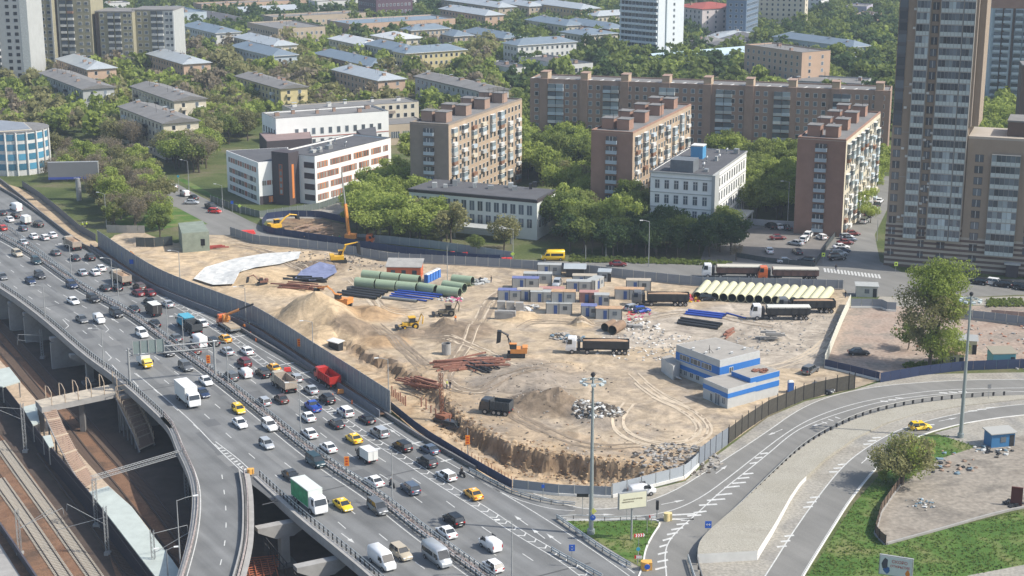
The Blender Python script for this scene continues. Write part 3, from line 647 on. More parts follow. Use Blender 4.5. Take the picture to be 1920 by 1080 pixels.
# lattice portal and catenary masts
def lattice(mb,a,b_,w_,mat,n=14,r=.05):
    a=Vector(a);b_=Vector(b_);t=(b_-a).normalized();u=t.cross(Vector((0,0,1))) if abs(t.z)<.9 else t.cross(Vector((0,1,0)));u.normalize();v_=t.cross(u)
    cs=[(u*i+v_*j)*w_/2 for i in (-1,1) for j in (-1,1)];cs=[cs[0],cs[1],cs[3],cs[2]]
    for c in cs:mb.tube([a+c,b_+c],r,mat,4)
    for i in range(n):
        p,q=a.lerp(b_,i/n),a.lerp(b_,(i+1)/n)
        for j in range(4):mb.tube([p+cs[j],q+cs[(j+1)%4]],r*.6,mat,3,caps=False)
GREYP=M('grey_painted_steel',(.33,.34,.34),.6,.3,var=.12,scale=1.5)
base=P(182,988,V);H_=8.8;top=P(173,876,V+H_);top=Vector((base.x,base.y,V+H_));far=P(346,846,V+H_+.3)
r=empty('catenary_portal',base,0,'steel lattice portal beam spanning from the platform fence to the slip road','catenary portal')
k=MB();lattice(k,base,top,.6,GREYP,16);k.build('mast',r,base);k=MB();lattice(k,top+Vector((-.4,0,0)),far,.7,GREYP,30);k.build('beam',r,base)
k=MB();lattice(k,far,Vector((far.x,far.y,V)),.6,GREYP,14);k.build('mast',r,base);k=MB();k.bb(base.x-.6,base.x+.6,base.y-.6,base.y+.6,V,V+.6,CONC);k.build('footing',r,base)
def cat_mast(px,py,h,arms,label,z=V):
    p=P(px,py,z);r=empty('catenary_mast',p,0,label,'catenary mast','railway catenary masts');k=MB();lattice(k,p,p+Vector((0,0,h)),.5,GREYP,12,.045);k.build('mast',r,p)
    for dx,dy,z0,z1 in arms:k=MB();k.tube([p+Vector((0,0,z0)),p+Vector((dx,dy,z1))],.05,GREYP,4);k.tube([p+Vector((dx,dy,z1)),p+Vector((dx*1.02,dy,z1-1.2))],.04,GREYP,4);k.build('bracket_arm',r,p)
    k=MB();k.bb(p.x-.5,p.x+.5,p.y-.5,p.y+.5,z,z+.5,CONC);k.build('footing',r,p)
cat_mast(202,1040,8.5,[(-6.5,1.5,5.3,8.3),(-8,.5,6.6,4.2)],'lattice catenary mast in front of the pale platform canopy')
cat_mast(38,1040,8,[(5,2.2,4.4,7.2),(6.5,3.4,4.6,6.8)],'lattice catenary mast left of the two sunlit tracks',V)
cat_mast(291,1100,9.5,[(6,2,5.6,8.7),(5,2.5,8.9,9.3)],'lattice catenary mast rising through the end of the pale canopy')
cat_mast(48,848,10,[(-6,1,6.6,8.8),(-5,0,8.8,9.2)],'catenary mast left of the platform stairs')
cat_mast(80,672,7,[(-5,-.6,5.5,5.9),(-5.5,.4,3.9,4.3)],'catenary mast under the viaduct parapet, above the footbridge')
wr=MB()
for a,c in [((38,1040),(-60,900)),((202,1040),(48,848)),((202,1040),(300,1180)),((48,848),(-40,740))]:
    p,q=P(*a,V),P(*c,V);p.z=q.z=V+6.5;wr.tube([p,q],.03,DARK,3)
tag(wr.build('overhead_wires'),'thin dark overhead wires strung between the catenary masts','wires')
k=MB();a,b_,c,d=P(-40,920,V+2),P(75,1085,V+2),P(120,1160,V+2),0
w0=smooth_line([a,b_,c]);k.ribbon(w0,lift(w0,V),RIBD);k.ribbon(offset_line(w0,-.3),w0,RIBD);tag(k.build('retaining_wall'),'low dark retaining wall at the bottom left corner','wall')
sheet('concrete_apron',PP([(-60,960),(0,1020),(50,1100),(-60,1150)],V),V+.08,CONC,True)
k=MB()
for i in range(9):
    p=P(455,1046+i*4.5,V+.5);k.tube([p+Vector((-1,-.8,.0)),p+Vector((7-i*.3,1.4,0))],.12,M('red_oxide_steel',(.38,.12,.06),.7,.2),4)
for i in range(5):p=P(462+i*13,1050,V+.8);k.tube([p,p+Vector((1.5,-6,0))],.1,MATS['red_oxide_steel'],4)
tag(k.build('steel_framework'),'red oxide steel framework under the motorway beside the slip road','framework')
k=MB()
for q,(x,y) in enumerate([(500,1030),(555,1085)]):
    A=P(x-4,y-12,V+4.5);B_=P(x+38,y+38,V+1)
    for s_ in (0,1.2):k.tube([A+Vector((0,0,s_)),B_+Vector((0,0,s_))],.1,DARK,4)
    for j in range(7):p=A.lerp(B_,j/6);k.tube([p+Vector((0,0,-1.5)),p+Vector((0,0,1.3))],.06,DARK,4)
tag(k.build('stair_railing'),'black metal stair railing beneath the motorway left edge','railing')
# ---------------- barriers, fences, poles, signs ----------------
GALV=M('galvanised_rail',(.42,.43,.42),.45,.5,var=.15,scale=2);SPECK=M('mud_spattered_steel',(.34,.29,.27),.7,.3,var=.5,scale=1.8)
def guardrail(name,line,h,label,cat,post_step=2.0,two=True,mat=None,post_mat=None,w_=.09,base=0.0,group=None,thick=.07,postw=.09):
    pts=line;o=Vector((pts[0].x,pts[0].y,base));r=empty(name,o,0,label,cat,group);mat=mat or GALV;post_mat=post_mat or DARK
    rails=[h]+([h*.55] if two else [])
    L=resample(pts,3.0)
    for z in rails:k=MB();k.tube(lift(L,base+z),thick,mat,5,smooth=False);k.build('rail',r,o)
    k=MB()
    for p,q in zip(resample(pts,post_step),resample(pts,post_step)[1:]):k.box((p.x,p.y,base+h/2),(postw,postw,h),post_mat,rz=math.atan2(q.y-p.y,q.x-p.x))
    tag(k.build('posts',r,o),kind='stuff');return r
vis=lambda l,x0=-30,x1=1950,y1=1100:[p for p in l if x0<to_px(p)[0]<x1 and to_px(p)[1]<y1]
mv=vis(MED)
guardrail('median_barrier',offset_line(mv,.8),.95,'double railed steel barrier along the far side of the motorway median','barrier',1.5,mat=GALV,thick=.09,postw=.13)
guardrail('median_barrier',offset_line(mv,-.8),.95,'double railed steel barrier along the near side of the motorway median','barrier',1.5,mat=GALV,thick=.09,postw=.13)
k=MB();a,c=offset_line(mv,.55),offset_line(mv,-.55);k.ribbon(lift(a,.3),lift(c,.3),SPECK);k.ribbon(lift(c,.3),lift(c,0),CONC);k.ribbon(lift(a,0),lift(a,.3),CONC)
rn=random.Random(3)
for p in resample(mv,.9):
    for j in range(2):k.box((p.x+rn.uniform(-.5,.5),p.y+rn.uniform(-.5,.5),.45),(rn.uniform(.1,.5),rn.uniform(.1,.4),.3),SPECK if rn.random()<.6 else CONCD,rz=rn.random()*3)
tag(k.build('median_strip'),kind='structure')
m2=smooth_line(PP([(-30,398),(0,413),(50,455),(90,486),(125,514),(160,542)]));guardrail('steel_barrier',m2,.9,'steel barrier splitting off the median at the top left of the motorway','barrier',2)
guardrail('viaduct_railing',offset_line(vis(LEFT),.6),1.1,'black posted railing along the viaduct edge above the tracks','railing',1.3,post_mat=DARK,thick=.06,postw=.16)
guardrail('viaduct_railing',offset_line(vis(RAMPL[1:],y1=1200),.5),1.1,'railing round the outside of the curved slip road','railing',1.5,mat=SPECK,post_mat=SPECK,thick=.1)
guardrail('viaduct_railing',offset_line(vis(RAMPR,y1=1200),-.5),1.1,'railing round the inside of the curved slip road','railing',1.5,mat=SPECK,post_mat=SPECK,thick=.1)
k=MB();rr_=vis(RAMPR,y1=1200);a,c=offset_line(rr_,-1.1),offset_line(rr_,-1.35);k.ribbon(lift(a,.8),lift(c,.8),CONC);k.ribbon(lift(c,.8),lift(c,0),CONC);k.ribbon(lift(a,0),lift(a,.8),CONC)
tag(k.build('concrete_barrier'),'concrete kerb wall on the inner side of the curved slip road','barrier')
guardrail('viaduct_railing',offset_line(vis(LEFT2,y1=1200),.7),1.1,'black posted railing beside the green sided truck','railing',1.6,post_mat=DARK,thick=.06,postw=.16)
guardrail('guard_rail',vis(rail_in,y1=1200),.8,'long guard rail with dark posts curving between the two ramps','guard rail',2.2,two=False,thick=.11,postw=.3,mat=M('weathered_rail',(.22,.22,.21),.6,.3),base=.25)
guardrail('guard_rail',PP([(880,885),(960,925),(1000,938),(1035,946),(1080,950)]),.75,'short double guard rail at the pit corner of the motorway exit','guard rail',2.0,thick=.1)
guardrail('guard_rail',PP([(1044,974),(1085,1003),(1130,1035),(1172,1060),(1200,1074)]),.8,'guard rail along the lower left edge of the grass island','guard rail',2.0,thick=.12)
guardrail('guard_rail',PP([(1046,975),(1080,973),(1130,977),(1200,975),(1240,972)]),.7,'guard rail along the upper edge of the grass island','guard rail',2.5,two=False,thick=.08)
guardrail('guard_rail',PP([(1034,1035),(1060,1050),(1095,1068),(1140,1092)]),.8,'twin guard rail starting at the chevron strip, bottom of the motorway','guard rail',2.0,thick=.12)
guardrail('guard_rail',PP([(1290,1050),(1296,1070),(1306,1100)]),.8,'short curved guard rail at the foot of the concrete slope island','guard rail',1.5,thick=.12)
def panel_fence(name,px,h,step,mat,label,cat='fence',base_h=.0,base_mat=None,post=None,th=.06,z0=0.0,ribs=0,group=None,world=None,post_h=None):
    pts=world or PP(px);o=Vector((pts[0].x,pts[0].y,z0));r=empty(name,o,0,label,cat,group);S=resample(pts,step)
    if (pts[-1]-S[-1]).length>.3:S.append(pts[-1])
    cache={}
    for p,q in zip(S,S[1:]):
        d=(q-p).length;kk=round(d,1)
        if kk not in cache:
            b=MB();b.bb(-kk/2+.03,kk/2-.03,-th/2,th/2,base_h,h,mat)
            for i in range(ribs):x=-kk/2+(i+.5)*kk/ribs;b.bb(x-.04,x+.04,-th/2-.05,-th/2,base_h,h,mat)
            c=None
            if base_h>0:c=MB();c.bb(-kk/2+.01,kk/2-.01,-.2,.2,0,base_h,base_mat);c=mesh_of(c,'plinth')
            cache[kk]=(mesh_of(b,'panel'),c)
        m_=p.lerp(q,.5);an=math.atan2(q.y-p.y,q.x-p.x);loc=Vector((m_.x,m_.y,z0))-o
        inst('panel',cache[kk][0],r,loc,an)
        if cache[kk][1]:inst('plinth',cache[kk][1],r,loc,an)
    if post:
        b=MB();b.bb(-.06,.06,-.1,.1,0,post_h or (h+.1),post);pm_=mesh_of(b,'post')
        for p in S:inst('post',pm_,r,Vector((p.x,p.y,z0))-o)
    return r
FGREY=M('grey_fence_sheet',(.21,.235,.27),.55,.2,var=.1,scale=.8);FBLUE=M('navy_fence_sheet',(.03,.045,.10),.5,.2,var=.15,scale=.6)
FBROWN=M('dark_mesh_fence',(.07,.065,.055),.7,.3,var=.3,scale=1.5);FLIGHT=M('pale_grey_sheet',(.34,.37,.40),.6,.1,var=.08,scale=.6);SCREEN=M('noise_screen_panel',(.25,.26,.28),.55,.25,var=.12,scale=.8)
WALLW=M('whitewashed_panel',(.55,.54,.46),.85,var=.15,scale=.8)
# highway side screens: tall fence on the upper ledge, low wall beneath it
scr=smooth_line(PP([(185,466),(250,511),(300,542),(362,568),(425,592),(480,613),(540,652),(605,696),(665,735),(732,780)]))
panel_fence('noise_screen',None,4.4,3.0,SCREEN,'tall grey screen fence between the motorway and the dug site','fence',.5,CONC,GALV,world=scr,z0=.6,ribs=2)
low=offset_line(scr,-2.2)
panel_fence('roadside_wall',None,1.5,3.0,M('shaded_stained_panel',(.13,.14,.165),.7,0,var=.3,scale=.7),'low dark wall under the tall grey screen fence','wall',.25,CONCD,None,th=.2,world=low,z0=.0)  # dark grey-blue base holds the wall's shade; the blotches are stains
k=MB();a=scr;c=offset_line(scr,-2.0);k.ribbon(lift(a,.6),lift(c,.6),BAL);k.ribbon(lift(c,.6),lift(c,0),CONCD);tag(k.build('gravel_ledge'),kind='structure')
bar=vis(offset_line(RIGHT,.4),x0=-40,x1=900)
panel_fence('concrete_barrier',None,.8,4.0,M('grimy_concrete',(.15,.145,.145),.85,var=.3,scale=.8),'grimy concrete crash barrier along the site side of the motorway','barrier',0,None,None,th=.4,world=bar)
navy=smooth_line(PP([(733,768),(790,815),(850,852),(905,886),(960,917)]),1)
panel_fence('site_hoarding',None,1.6,3.0,FBLUE,'navy hoarding along the pit edge beside the motorway','fence',0,None,None,world=navy)
panel_fence('site_hoarding',[(962,919),(1050,929),(1146,933)],1.9,2.6,FGREY,'grey sheet hoarding with white plinth below the pit, left of the tall mast','fence',.4,CONCW,GALV)
panel_fence('site_hoarding',[(1148,933),(1210,917),(1286,897),(1309,874)],2.4,3.0,FLIGHT,'pale grey hoarding on a white plinth behind the roadside billboard','fence',.55,CONCW,GALV)
panel_fence('site_fence',[(1310,874),(1340,850),(1365,833)],3.2,2.5,FGREY,'dark grey tall fence section joining the brown mesh fence','fence',0,None,DARK)
panel_fence('site_fence',[(1366,832),(1400,806),(1440,779),(1510,749),(1555,738),(1602,729)],3.0,3.0,FBROWN,'brown mesh fence curving along the ramp past the blue office','fence',0,None,DARK,th=.03,post_h=3.6)
panel_fence('site_hoarding',[(432,441),(480,457),(560,465),(630,472),(730,491),(817,495),(960,503),(1085,512),(1185,524),(1310,537),(1440,539),(1580,543)],2.4,3.0,FGREY,'long grey hoarding along the frontage road behind the site','fence',.3,CONC,GALV)
panel_fence('site_hoarding',[(200,436),(236,437),(272,437)],2.2,3.0,M('old_concrete_panel',(.29,.28,.26),.9,var=.2,scale=.7),'short concrete panel fence below the grove, left of the rotary tree','fence')
panel_fence('site_hoarding',[(255,463),(290,463),(326,460)],2.6,2.5,M('black_green_sheet',(.05,.06,.06),.7,var=.3,scale=.7),'dark hoarding beside the green netted building','fence')
panel_fence('boundary_wall',[(1594,572),(1580,602),(1566,636),(1546,688)],2.5,3.0,WALLW,'whitewashed concrete panel wall between the site and the tree lot','wall',0,None,GALV,th=.16)
panel_fence('boundary_wall',[(1546,689),(1598,701),(1649,714)],1.8,3.0,FBLUE,'short navy wall with white base at the corner of the tree lot','wall',.4,CONCW,None)
panel_fence('boundary_fence',[(1650,717),(1725,704),(1800,695),(1925,690),(2000,690)],2.0,2.5,FBLUE,'long navy sheet fence above the upper ramp, right side','fence')
panel_fence('boundary_fence',[(1595,577),(1650,577),(1665,584),(1680,584)],2.2,2.5,FGREY,'grey sheet fence left of the big green tree','fence',.4,CONCW,None)
panel_fence('boundary_fence',[(1780,596),(1850,602),(1925,612),(2000,618)],2.2,2.5,FGREY,'grey sheet fence right of the big green tree','fence',.5,CONC,GALV)
panel_fence('boundary_wall',[(1858,592),(1925,597),(1990,601)],1.5,3.0,M('pink_brick_wall',(.33,.24,.20),.9,var=.25,scale=1),'low pinkish brick wall by the right edge behind the grey fence','wall',0,None,None,th=.3)
panel_fence('roadside_wall',[(-30,322),(0,340),(40,372),(75,402),(120,437),(150,461),(188,479)],1.1,3.0,MATS['grimy_concrete'],'dark low wall between the motorway and the upper left sand strip','wall',0,None,None,th=.3)
panel_fence('site_hoarding',[(42,350),(75,372),(110,400),(150,435),(180,452)],2.0,2.5,M('slate_sheet',(.12,.13,.15),.6,.2,var=.15,scale=.8),'slate grey hoarding between the sand strip and the grove','fence',0,None,None)
blue_a=smooth_line(PP([(500,412),(490,425),(496,437),(560,446),(640,458),(730,472),(817,482),(895,490),(940,491)]),1)
panel_fence('site_hoarding',None,1.9,3.0,FBLUE,'dark blue hoarding with small white signs along the frontage road','fence',world=blue_a)
panel_fence('site_hoarding',[(500,411),(540,406),(600,407),(648,418)],1.9,2.5,FBLUE,'blue hoarding behind the yellow excavator in the fenced road works','fence')
panel_fence('site_fence',[(655,452),(730,457),(817,466),(900,478),(960,487)],2.2,3.0,M('silver_mesh',(.28,.31,.34),.5,.3,var=.1,scale=.8),'silver grey fence in front of the leafy trees and the modern pavilion','fence',0,None,GALV)
panel_fence('school_fence',[(395,378),(440,395),(487,408),(560,398),(600,392),(640,378)],2.0,2.5,M('fine_green_mesh',(.16,.19,.17),.6,.3,var=.1,scale=.8),'thin mesh fence round the orange and white school','fence',0,None,GALV,th=.03)
panel_fence('yard_wall',[(1395,420),(1440,424),(1500,427),(1552,430)],1.8,3.0,M('lilac_concrete',(.40,.40,.42),.85,var=.12,scale=.6),'pale concrete wall behind the car park rows','wall',0,None,None,th=.2)
panel_fence('yard_fence',[(1573,434),(1552,462),(1528,499)],1.4,3.0,M('green_black_mesh',(.07,.08,.08),.7,.2,var=.2,scale=1),'dark mesh fence between the car park and the side street','fence')
panel_fence('yard_fence',[(1380,482),(1440,492),(1528,500)],1.3,3.0,MATS['green_black_mesh'],'dark mesh fence along the front of the car park','fence')
panel_fence('yard_fence',[(1660,1022),(1640,1004),(1652,960),(1692,903)],1.6,2.2,M('rusty_mesh',(.12,.085,.06),.8,.2,var=.3,scale=2),'rusty mesh fence on the left edge of the dirt yard','fence',.2,CONC,DARK,th=.02)
k=MB();a=smooth_line(PP([(1663,1021),(1795,985),(1850,968),(1925,951),(2050,932)]));k.ribbon(lift(offset_line(a,.15),.35),lift(offset_line(a,-.15),.35),CONC);k.ribbon(lift(offset_line(a,-.15),.35),lift(offset_line(a,-.15),0),CONC)
tag(k.build('kerb_wall'),'low concrete kerb wall along the bottom of the dirt yard','wall')
# lamp posts
def lamp(px,py,h,label,arm=(-1.6,0),heads=1,banner=None,z=0.0,r_=.10,grp='street lamps'):
    p=P(px,py,z);r=empty('street_lamp',p,0,label,'street lamp',grp);k=MB();k.tube([(0,0,0),(0,0,h)],r_*1.3,GREYP,6,r2=r_*.7);k.build('pole',r)
    for s_ in ((1,) if heads==1 else (1,-1)):
        if arm is None:continue
        k=MB();k.tube([(0,0,h-.1),(arm[0]*s_*.6,arm[1]*s_*.6,h+.25),(arm[0]*s_,arm[1]*s_,h+.35)],.05,GREYP,5);k.build('arm',r)
        k=MB();k.box((arm[0]*s_*1.2,arm[1]*s_*1.2,h+.36),(.8,.3,.14),M('lamp_white',(.7,.7,.68),.4),rz=math.atan2(arm[1],arm[0]));k.build('lamp_head',r)
    if banner is not None:
        k=MB();k.bb(-.4,.4,-.16,-.11,banner,banner+1.7,M('orange_banner',(.85,.25,.02),.7))
        for i in range(3):k.bb(-.2,.2,-.18,-.165,banner+.25+i*.48,banner+.48+i*.48,M('banner_red',(.55,.04,.02),.7))
        k.build('banner',r)
    return r
LP=[(85,600,8,'lamp post on the viaduct edge, upper of the two above the footbridge'),(195,692,8.5,'lamp post on the viaduct edge just above the footbridge'),(134,517,8,'lamp post on the motorway median near the two dark cars at far left'),
      (223,572,9,'lamp post on the median beside the black box truck, upper'),(315,641,9,'lamp post on the median level with the orange crane truck'),(345,663,8,'lamp post just right of the median by the white panel van'),(428,722,9,'lamp post on the median above the white box truck'),
      (462,612,9,'lamp post at the screen fence right of the orange crane truck'),(588,686,9.5,'lamp post on the screen fence above the red dump truck'),(729,762,9.5,'lamp post where the tall screen fence ends'),(564,812,9.5,'lamp post on the median left of the blue pickup'),
      (736,947,9.5,'lamp post on the median by the motorcycle'),(212,545,8,'lamp post in front of the beige dump truck'),(338,530,8,'lamp post behind the screen fence near the white sheet'),(960,1085,9,'lamp post at the bottom edge of the motorway'),
      (200,428,10,'lamp post in front of the grove above the sand strip'),(355,367,11,'tall lamp post beside the service road with white boxes'),(418,397,8,'lamp post between the school and the service road'),(291,316,7,'lamp post beside the black car at the top of the service road'),
      (713,447,8,'lamp post in front of the leafy trees beside the red cab'),(962,485,8,'lamp post beside the yellow sign at the frontage road'),(1216,500,12,'tall lamp post in front of the dark green trees'),(1476,432,14,'floodlight mast over the car park'),
      (1098,488,4,'short post right of the yellow minibus'),(1136,484,4,'short post in front of the hedge'),(1644,452,6,'thin post at the side street corner'),(839,535,10,'thin dark pole behind the green pipes')]
for i,(x,y,h,lb_) in enumerate(LP):
    lamp(x,y,h,lb_,arm=None if x in (1098,1136,1644,839) else ((-1.8,-.4) if i not in (15,16,17,18) else (-1.8,.5)),banner={736:None}.get(x))
for x,y,lb_ in [(392,700,'lamp post carrying an orange banner above the brown sedan'),(562,668,'lamp post carrying an orange banner at the wall above the red dump truck'),(651,896,'lamp post carrying an orange banner on the median beside the small box truck'),(877,855,'lamp post carrying an orange banner on the navy hoarding')]:
    lamp(x,y,5.2 if x != 562 else 5,lb_,arm=None,banner=2.2 if x != 392 else 2.2,r_=.07,grp='lamp posts with orange banners')
lamp(338,1057,10.2,'street lamp with curved arm beside the platform canopy',arm=(2.2,.8),z=-1.0)
lamp(316,1100,6,'small lamp on the platform canopy at the bottom',arm=(1.2,.3),heads=2,z=-5)
def high_mast(px,py,h,label):
    p=P(px,py);r=empty('lighting_mast',p,0,label,'light mast','tall lighting masts');TEAL=M('mast_grey',(.30,.34,.34),.5,.4,var=.1,scale=1)
    k=MB();k.tube([(0,0,0),(0,0,h)],.38,TEAL,10,r2=.17);k.build('pole',r);k=MB();k.tube([(0,0,0),(0,0,.8)],.6,TEAL,8);k.build('base_flange',r)
    k=MB();n=12
    for j in range(n):a=2*math.pi*j/n;c=2*math.pi*(j+1)/n;k.tube([(1.5*math.cos(a),1.5*math.sin(a),h-.6),(1.5*math.cos(c),1.5*math.sin(c),h-.6)],.07,TEAL,4)
    for j in range(4):a=math.pi/2*j;k.tube([(0,0,h-.4),(1.5*math.cos(a),1.5*math.sin(a),h-.6)],.06,TEAL,4)
    k.build('ring',r);k=MB();k.blob((0,0,h+.4),.4,DARK,2,8,.05);k.build('cap',r)
    hm=mesh_of(MB().box((0,0,0),(.5,.7,.3),M('lamp_grey',(.45,.5,.5),.4)),'floodlight')
    for j in range(8):a=2*math.pi*j/8;inst('floodlight',hm,r,(1.75*math.cos(a),1.75*math.sin(a),h-.8),a)
high_mast(1108,1001,25.5,'tall lighting mast with ring of floodlights standing on the grass island');high_mast(1801,820,26.5,'tall lighting mast with ring of floodlights beside the yellow taxi on the ramp')
# gantry
a,c=P(244,722),P(404,706);r=empty('sign_gantry',a,0,'steel sign gantry spanning the near carriageway above the yellow cab van','sign gantry');tp=7.4
for p in (a,c):k=MB();k.tube([p,p+Vector((0,0,tp+.3))],.28,GREYP,6,r2=.22);k.build('post',r,a)
for z in (tp,tp-1.3):k=MB();k.tube([a+Vector((0,0,z)),c+Vector((0,0,z))],.16,GREYP,5);k.build('beam',r,a)
k=MB()
for j in range(14):t=j/14;k.tube([a.lerp(c,t)+Vector((0,0,tp)),a.lerp(c,t+1/14)+Vector((0,0,tp-1.3))],.06,GREYP,4)
k.build('bracing',r,a);k=MB();q0,q1=a.lerp(c,.06),a.lerp(c,.42);dn=Vector((0,-.3,0))
k.quad(q0+Vector((0,-.25,tp-1.0)),q1+Vector((0,-.25,tp-1.0)),q1+Vector((0,-.25,tp+1.6)),q0+Vector((0,-.25,tp+1.6)),M('sign_back',(.22,.27,.26),.6,.2))
k.quad(q1+Vector((0,-.15,tp-1.0)),q0+Vector((0,-.15,tp-1.0)),q0+Vector((0,-.15,tp+1.6)),q1+Vector((0,-.15,tp+1.6)),MATS['sign_back']);k.build('sign_panel',r,a)
k=MB()
for j in range(5):q=q0.lerp(q1,j/4);k.tube([q+Vector((0,-.32,tp-1.2)),q+Vector((0,-.32,tp+1.7))],.09,GREYP,4)
k.build('panel_rib',r,a)
# billboards
def text_obj(name,s,size,mat,parent,loc,rot,ext=.01,align='CENTER'):
    cu=bpy.data.curves.new(name,'FONT');cu.body=s;cu.size=size;cu.extrude=ext;cu.align_x=align;cu.align_y='CENTER';cu.materials.append(mat)
    t_=bpy.data.objects.new(name,cu);COL.objects.link(t_);me=bpy.data.meshes.new_from_object(t_.evaluated_get(bpy.context.evaluated_depsgraph_get()));bpy.data.objects.remove(t_)
    o=bpy.data.objects.new(name,me);o.location=loc;o.rotation_euler=rot;tag(o,kind='stuff');return link(o,parent)
def billboard(px,py,rz,w_,h_,z0,face,label,pole_x=0.0,th=.5,trim=None,pole=.25,frame=None):
    p=P(px,py);r=empty('billboard',p,rz,label,'billboard');k=MB();k.tube([(pole_x,0.3,0),(pole_x,.3,z0+.3)],pole,GREYP,8);k.build('pole',r)
    k=MB();k.bb(-w_/2,w_/2,0,th,z0,z0+h_,frame or GREYP);k.build('casing',r);k=MB();k.bb(-w_/2+.12,w_/2-.12,-.05,-.003,z0+.12,z0+h_-.12,face);k.build('face',r)
    if trim:k=MB();k.bb(-w_/2,w_/2,-.09,-.055,z0,z0+.75,trim);k.build('lower_band',r)
    return r
r=billboard(141,376,R(6),15.2,5.4,6.7,M('blank_screen',(.17,.175,.18),.5,var=.05,scale=.5),'large blank grey billboard on a single column above the grove',pole_x=1.2,th=1.2,trim=M('band_blue',(.05,.08,.3),.5),pole=.8)
text_obj('lettering','DIGITAL',.5,M('white_letter',(.8,.8,.8),.6),r,(1.0,-.12,7.05),(R(90),0,0))
r=billboard(1185,1014,R(17),4.6,2.7,5.3,M('cream_poster',(.68,.66,.5),.7,var=.06,scale=.8),'cream billboard on a slim pole standing on the grass island',th=.4,pole=.16)
text_obj('lettering','БЕЗОПАСНЫЙ ПРОЕЗД',.27,M('brown_letter',(.25,.2,.12),.7),r,(0,-.07,6.9),(R(90),0,0));text_obj('lettering','ПЕРЕКРЁСТКА',.27,MATS['brown_letter'],r,(-.8,-.07,6.5),(R(90),0,0))
r=billboard(1676,1120,R(-22),4.7,3.0,3.2,M('poster_pale',(.55,.58,.58),.6,var=.08,scale=.8),'poster billboard with red lettering at the bottom right edge',th=.35,pole=.2)
text_obj('lettering','СКОРО',.62,M('poster_red',(.45,.05,.03),.6),r,(.5,-.07,5.4),(R(90),0,0));text_obj('lettering','ОТКРЫТИЕ',.5,MATS['poster_red'],r,(.6,-.07,4.7),(R(90),0,0))
k=MB();k.blob((-1.5,-.06,4.9),(.45,.02,.8),M('poster_dark',(.06,.06,.08),.6),5,8);k.blob((-1.2,-.06,4.0),(.5,.02,.5),M('poster_blue',(.05,.12,.3),.6),6,8);k.blob((1.7,-.06,3.9),(.3,.02,.6),M('poster_orange',(.6,.2,.03),.6),7,8);k.build('picture',r)
# small signs
def sign(px,py,h,shape,col,label,sz=.7,rz=0.0,glyph=None,gcol=None,arm_w=None):
    p=P(px,py);r=empty('road_sign',p,rz,label,'road sign',None);k=MB();k.tube([(0,0,0),(0,0,h)],.05,GREYP,5);k.build('post',r);m_=M('sign_'+col[0],col[1],.5);k=MB()
    if shape=='disc':k.tube([(0,-.08,h),(0,-.12,h)],sz/2,m_,12)
    elif shape=='diamond':k.box((0,-.1,h),(sz,.04,sz),m_,ry=R(45))
    elif shape=='square':k.box((0,-.1,h),(sz,.04,sz*1.15),m_)
    else:k.box((0,-.1,h),(arm_w or 1.6,.04,.55),m_)
    k.build('plate',r)
    if glyph:text_obj('symbol',glyph,sz*.6,M('sign_'+gcol[0],gcol[1],.5),r,(0,-.14,h),(R(90),0,0))
    if shape=='chevron':
        k=MB();W=arm_w or 1.6
        for j in range(4):x=-W/2+.2+j*W/4;k.add([(x,-.125,h-.25),(x+.18,-.125,h-.25),(x+.3,-.125,h),(x+.12,-.125,h)],[(0,1,2,3)],M('white_letter',(.8,.8,.8),.6));k.add([(x,-.125,h+.25),(x+.12,-.125,h),(x+.3,-.125,h),(x+.18,-.125,h+.25)],[(0,1,2,3)],MATS['white_letter'])
        k.build('chevrons',r)
SB=('blue',(.02,.10,.45));SY=('yellowgreen',(.6,.6,.15));SW=('white',(.75,.75,.75));SR=('red',(.55,.03,.02));SG=('lime',(.5,.65,.1))
sign(1111,1003,2.9,'disc',SB,'round blue sign with white arrow on the grass island by the mast',.9,glyph='↑',gcol=SW);sign(1112,1002,3.9,'diamond',SY,'yellow diamond priority sign above the round blue sign',.75)
sign(1327,1008,2.2,'square',SB,'square blue road sign at the bend of the guard rail',1.0,glyph='↔',gcol=SW);sign(1072,1062,3.0,'square',SB,'square blue lane sign beside the motorway bottom guard rail',.9,glyph='↕',gcol=SW)
sign(1195,1058,1.2,'chevron',SR,'small red and white chevron post at the tip of the grass island',.5,arm_w=.9);sign(1197,1045,3.6,'chevron',SR,'slanted red and white chevron board above the island tip',.6,arm_w=1.5,rz=R(10));sign(1196,1056,2.3,'disc',('cyan',(.05,.35,.5)),'small round cyan sign on the island tip',.6)
sign(1213,1000,2.6,'disc',('grey',(.25,.25,.25)),'grey backed round sign on the grass island right of the billboard pole',.7);sign(1221,983,1.3,'chevron',SR,'red chevron board near the yellow drum',.5,arm_w=.8)
sign(961,497,3.0,'diamond',SG,'lime yellow sign on a post at the frontage road',.8);sign(436,399,3.2,'square',SB,'blue sign beside the pavement before the school',.8);sign(450,402,2.6,'diamond',SG,'lime sign on a post before the school',.8)
sign(335,350,3.4,'disc',('cyan',(.05,.35,.5)),'small cyan sign on the verge by the service road',.8);sign(1543,494,2.4,'square',SG,'lime crossing sign left of the zebra crossing',.9,glyph='■',gcol=('dark',(.02,.02,.02)));sign(1679,512,2.4,'square',SG,'lime crossing sign right of the zebra crossing',.9,glyph='■',gcol=('dark',(.02,.02,.02)))
sign(234,497,2.6,'square',SB,'blue square sign above the dark wall by the sand strip',1.3);sign(247,500,3.2,'diamond',('orange',(.75,.25,.02)),'orange warning diamond above a blue panel on the motorway wall',1.5);sign(248,512,3.0,'square',SB,'blue panel below the orange warning diamond',1.0)
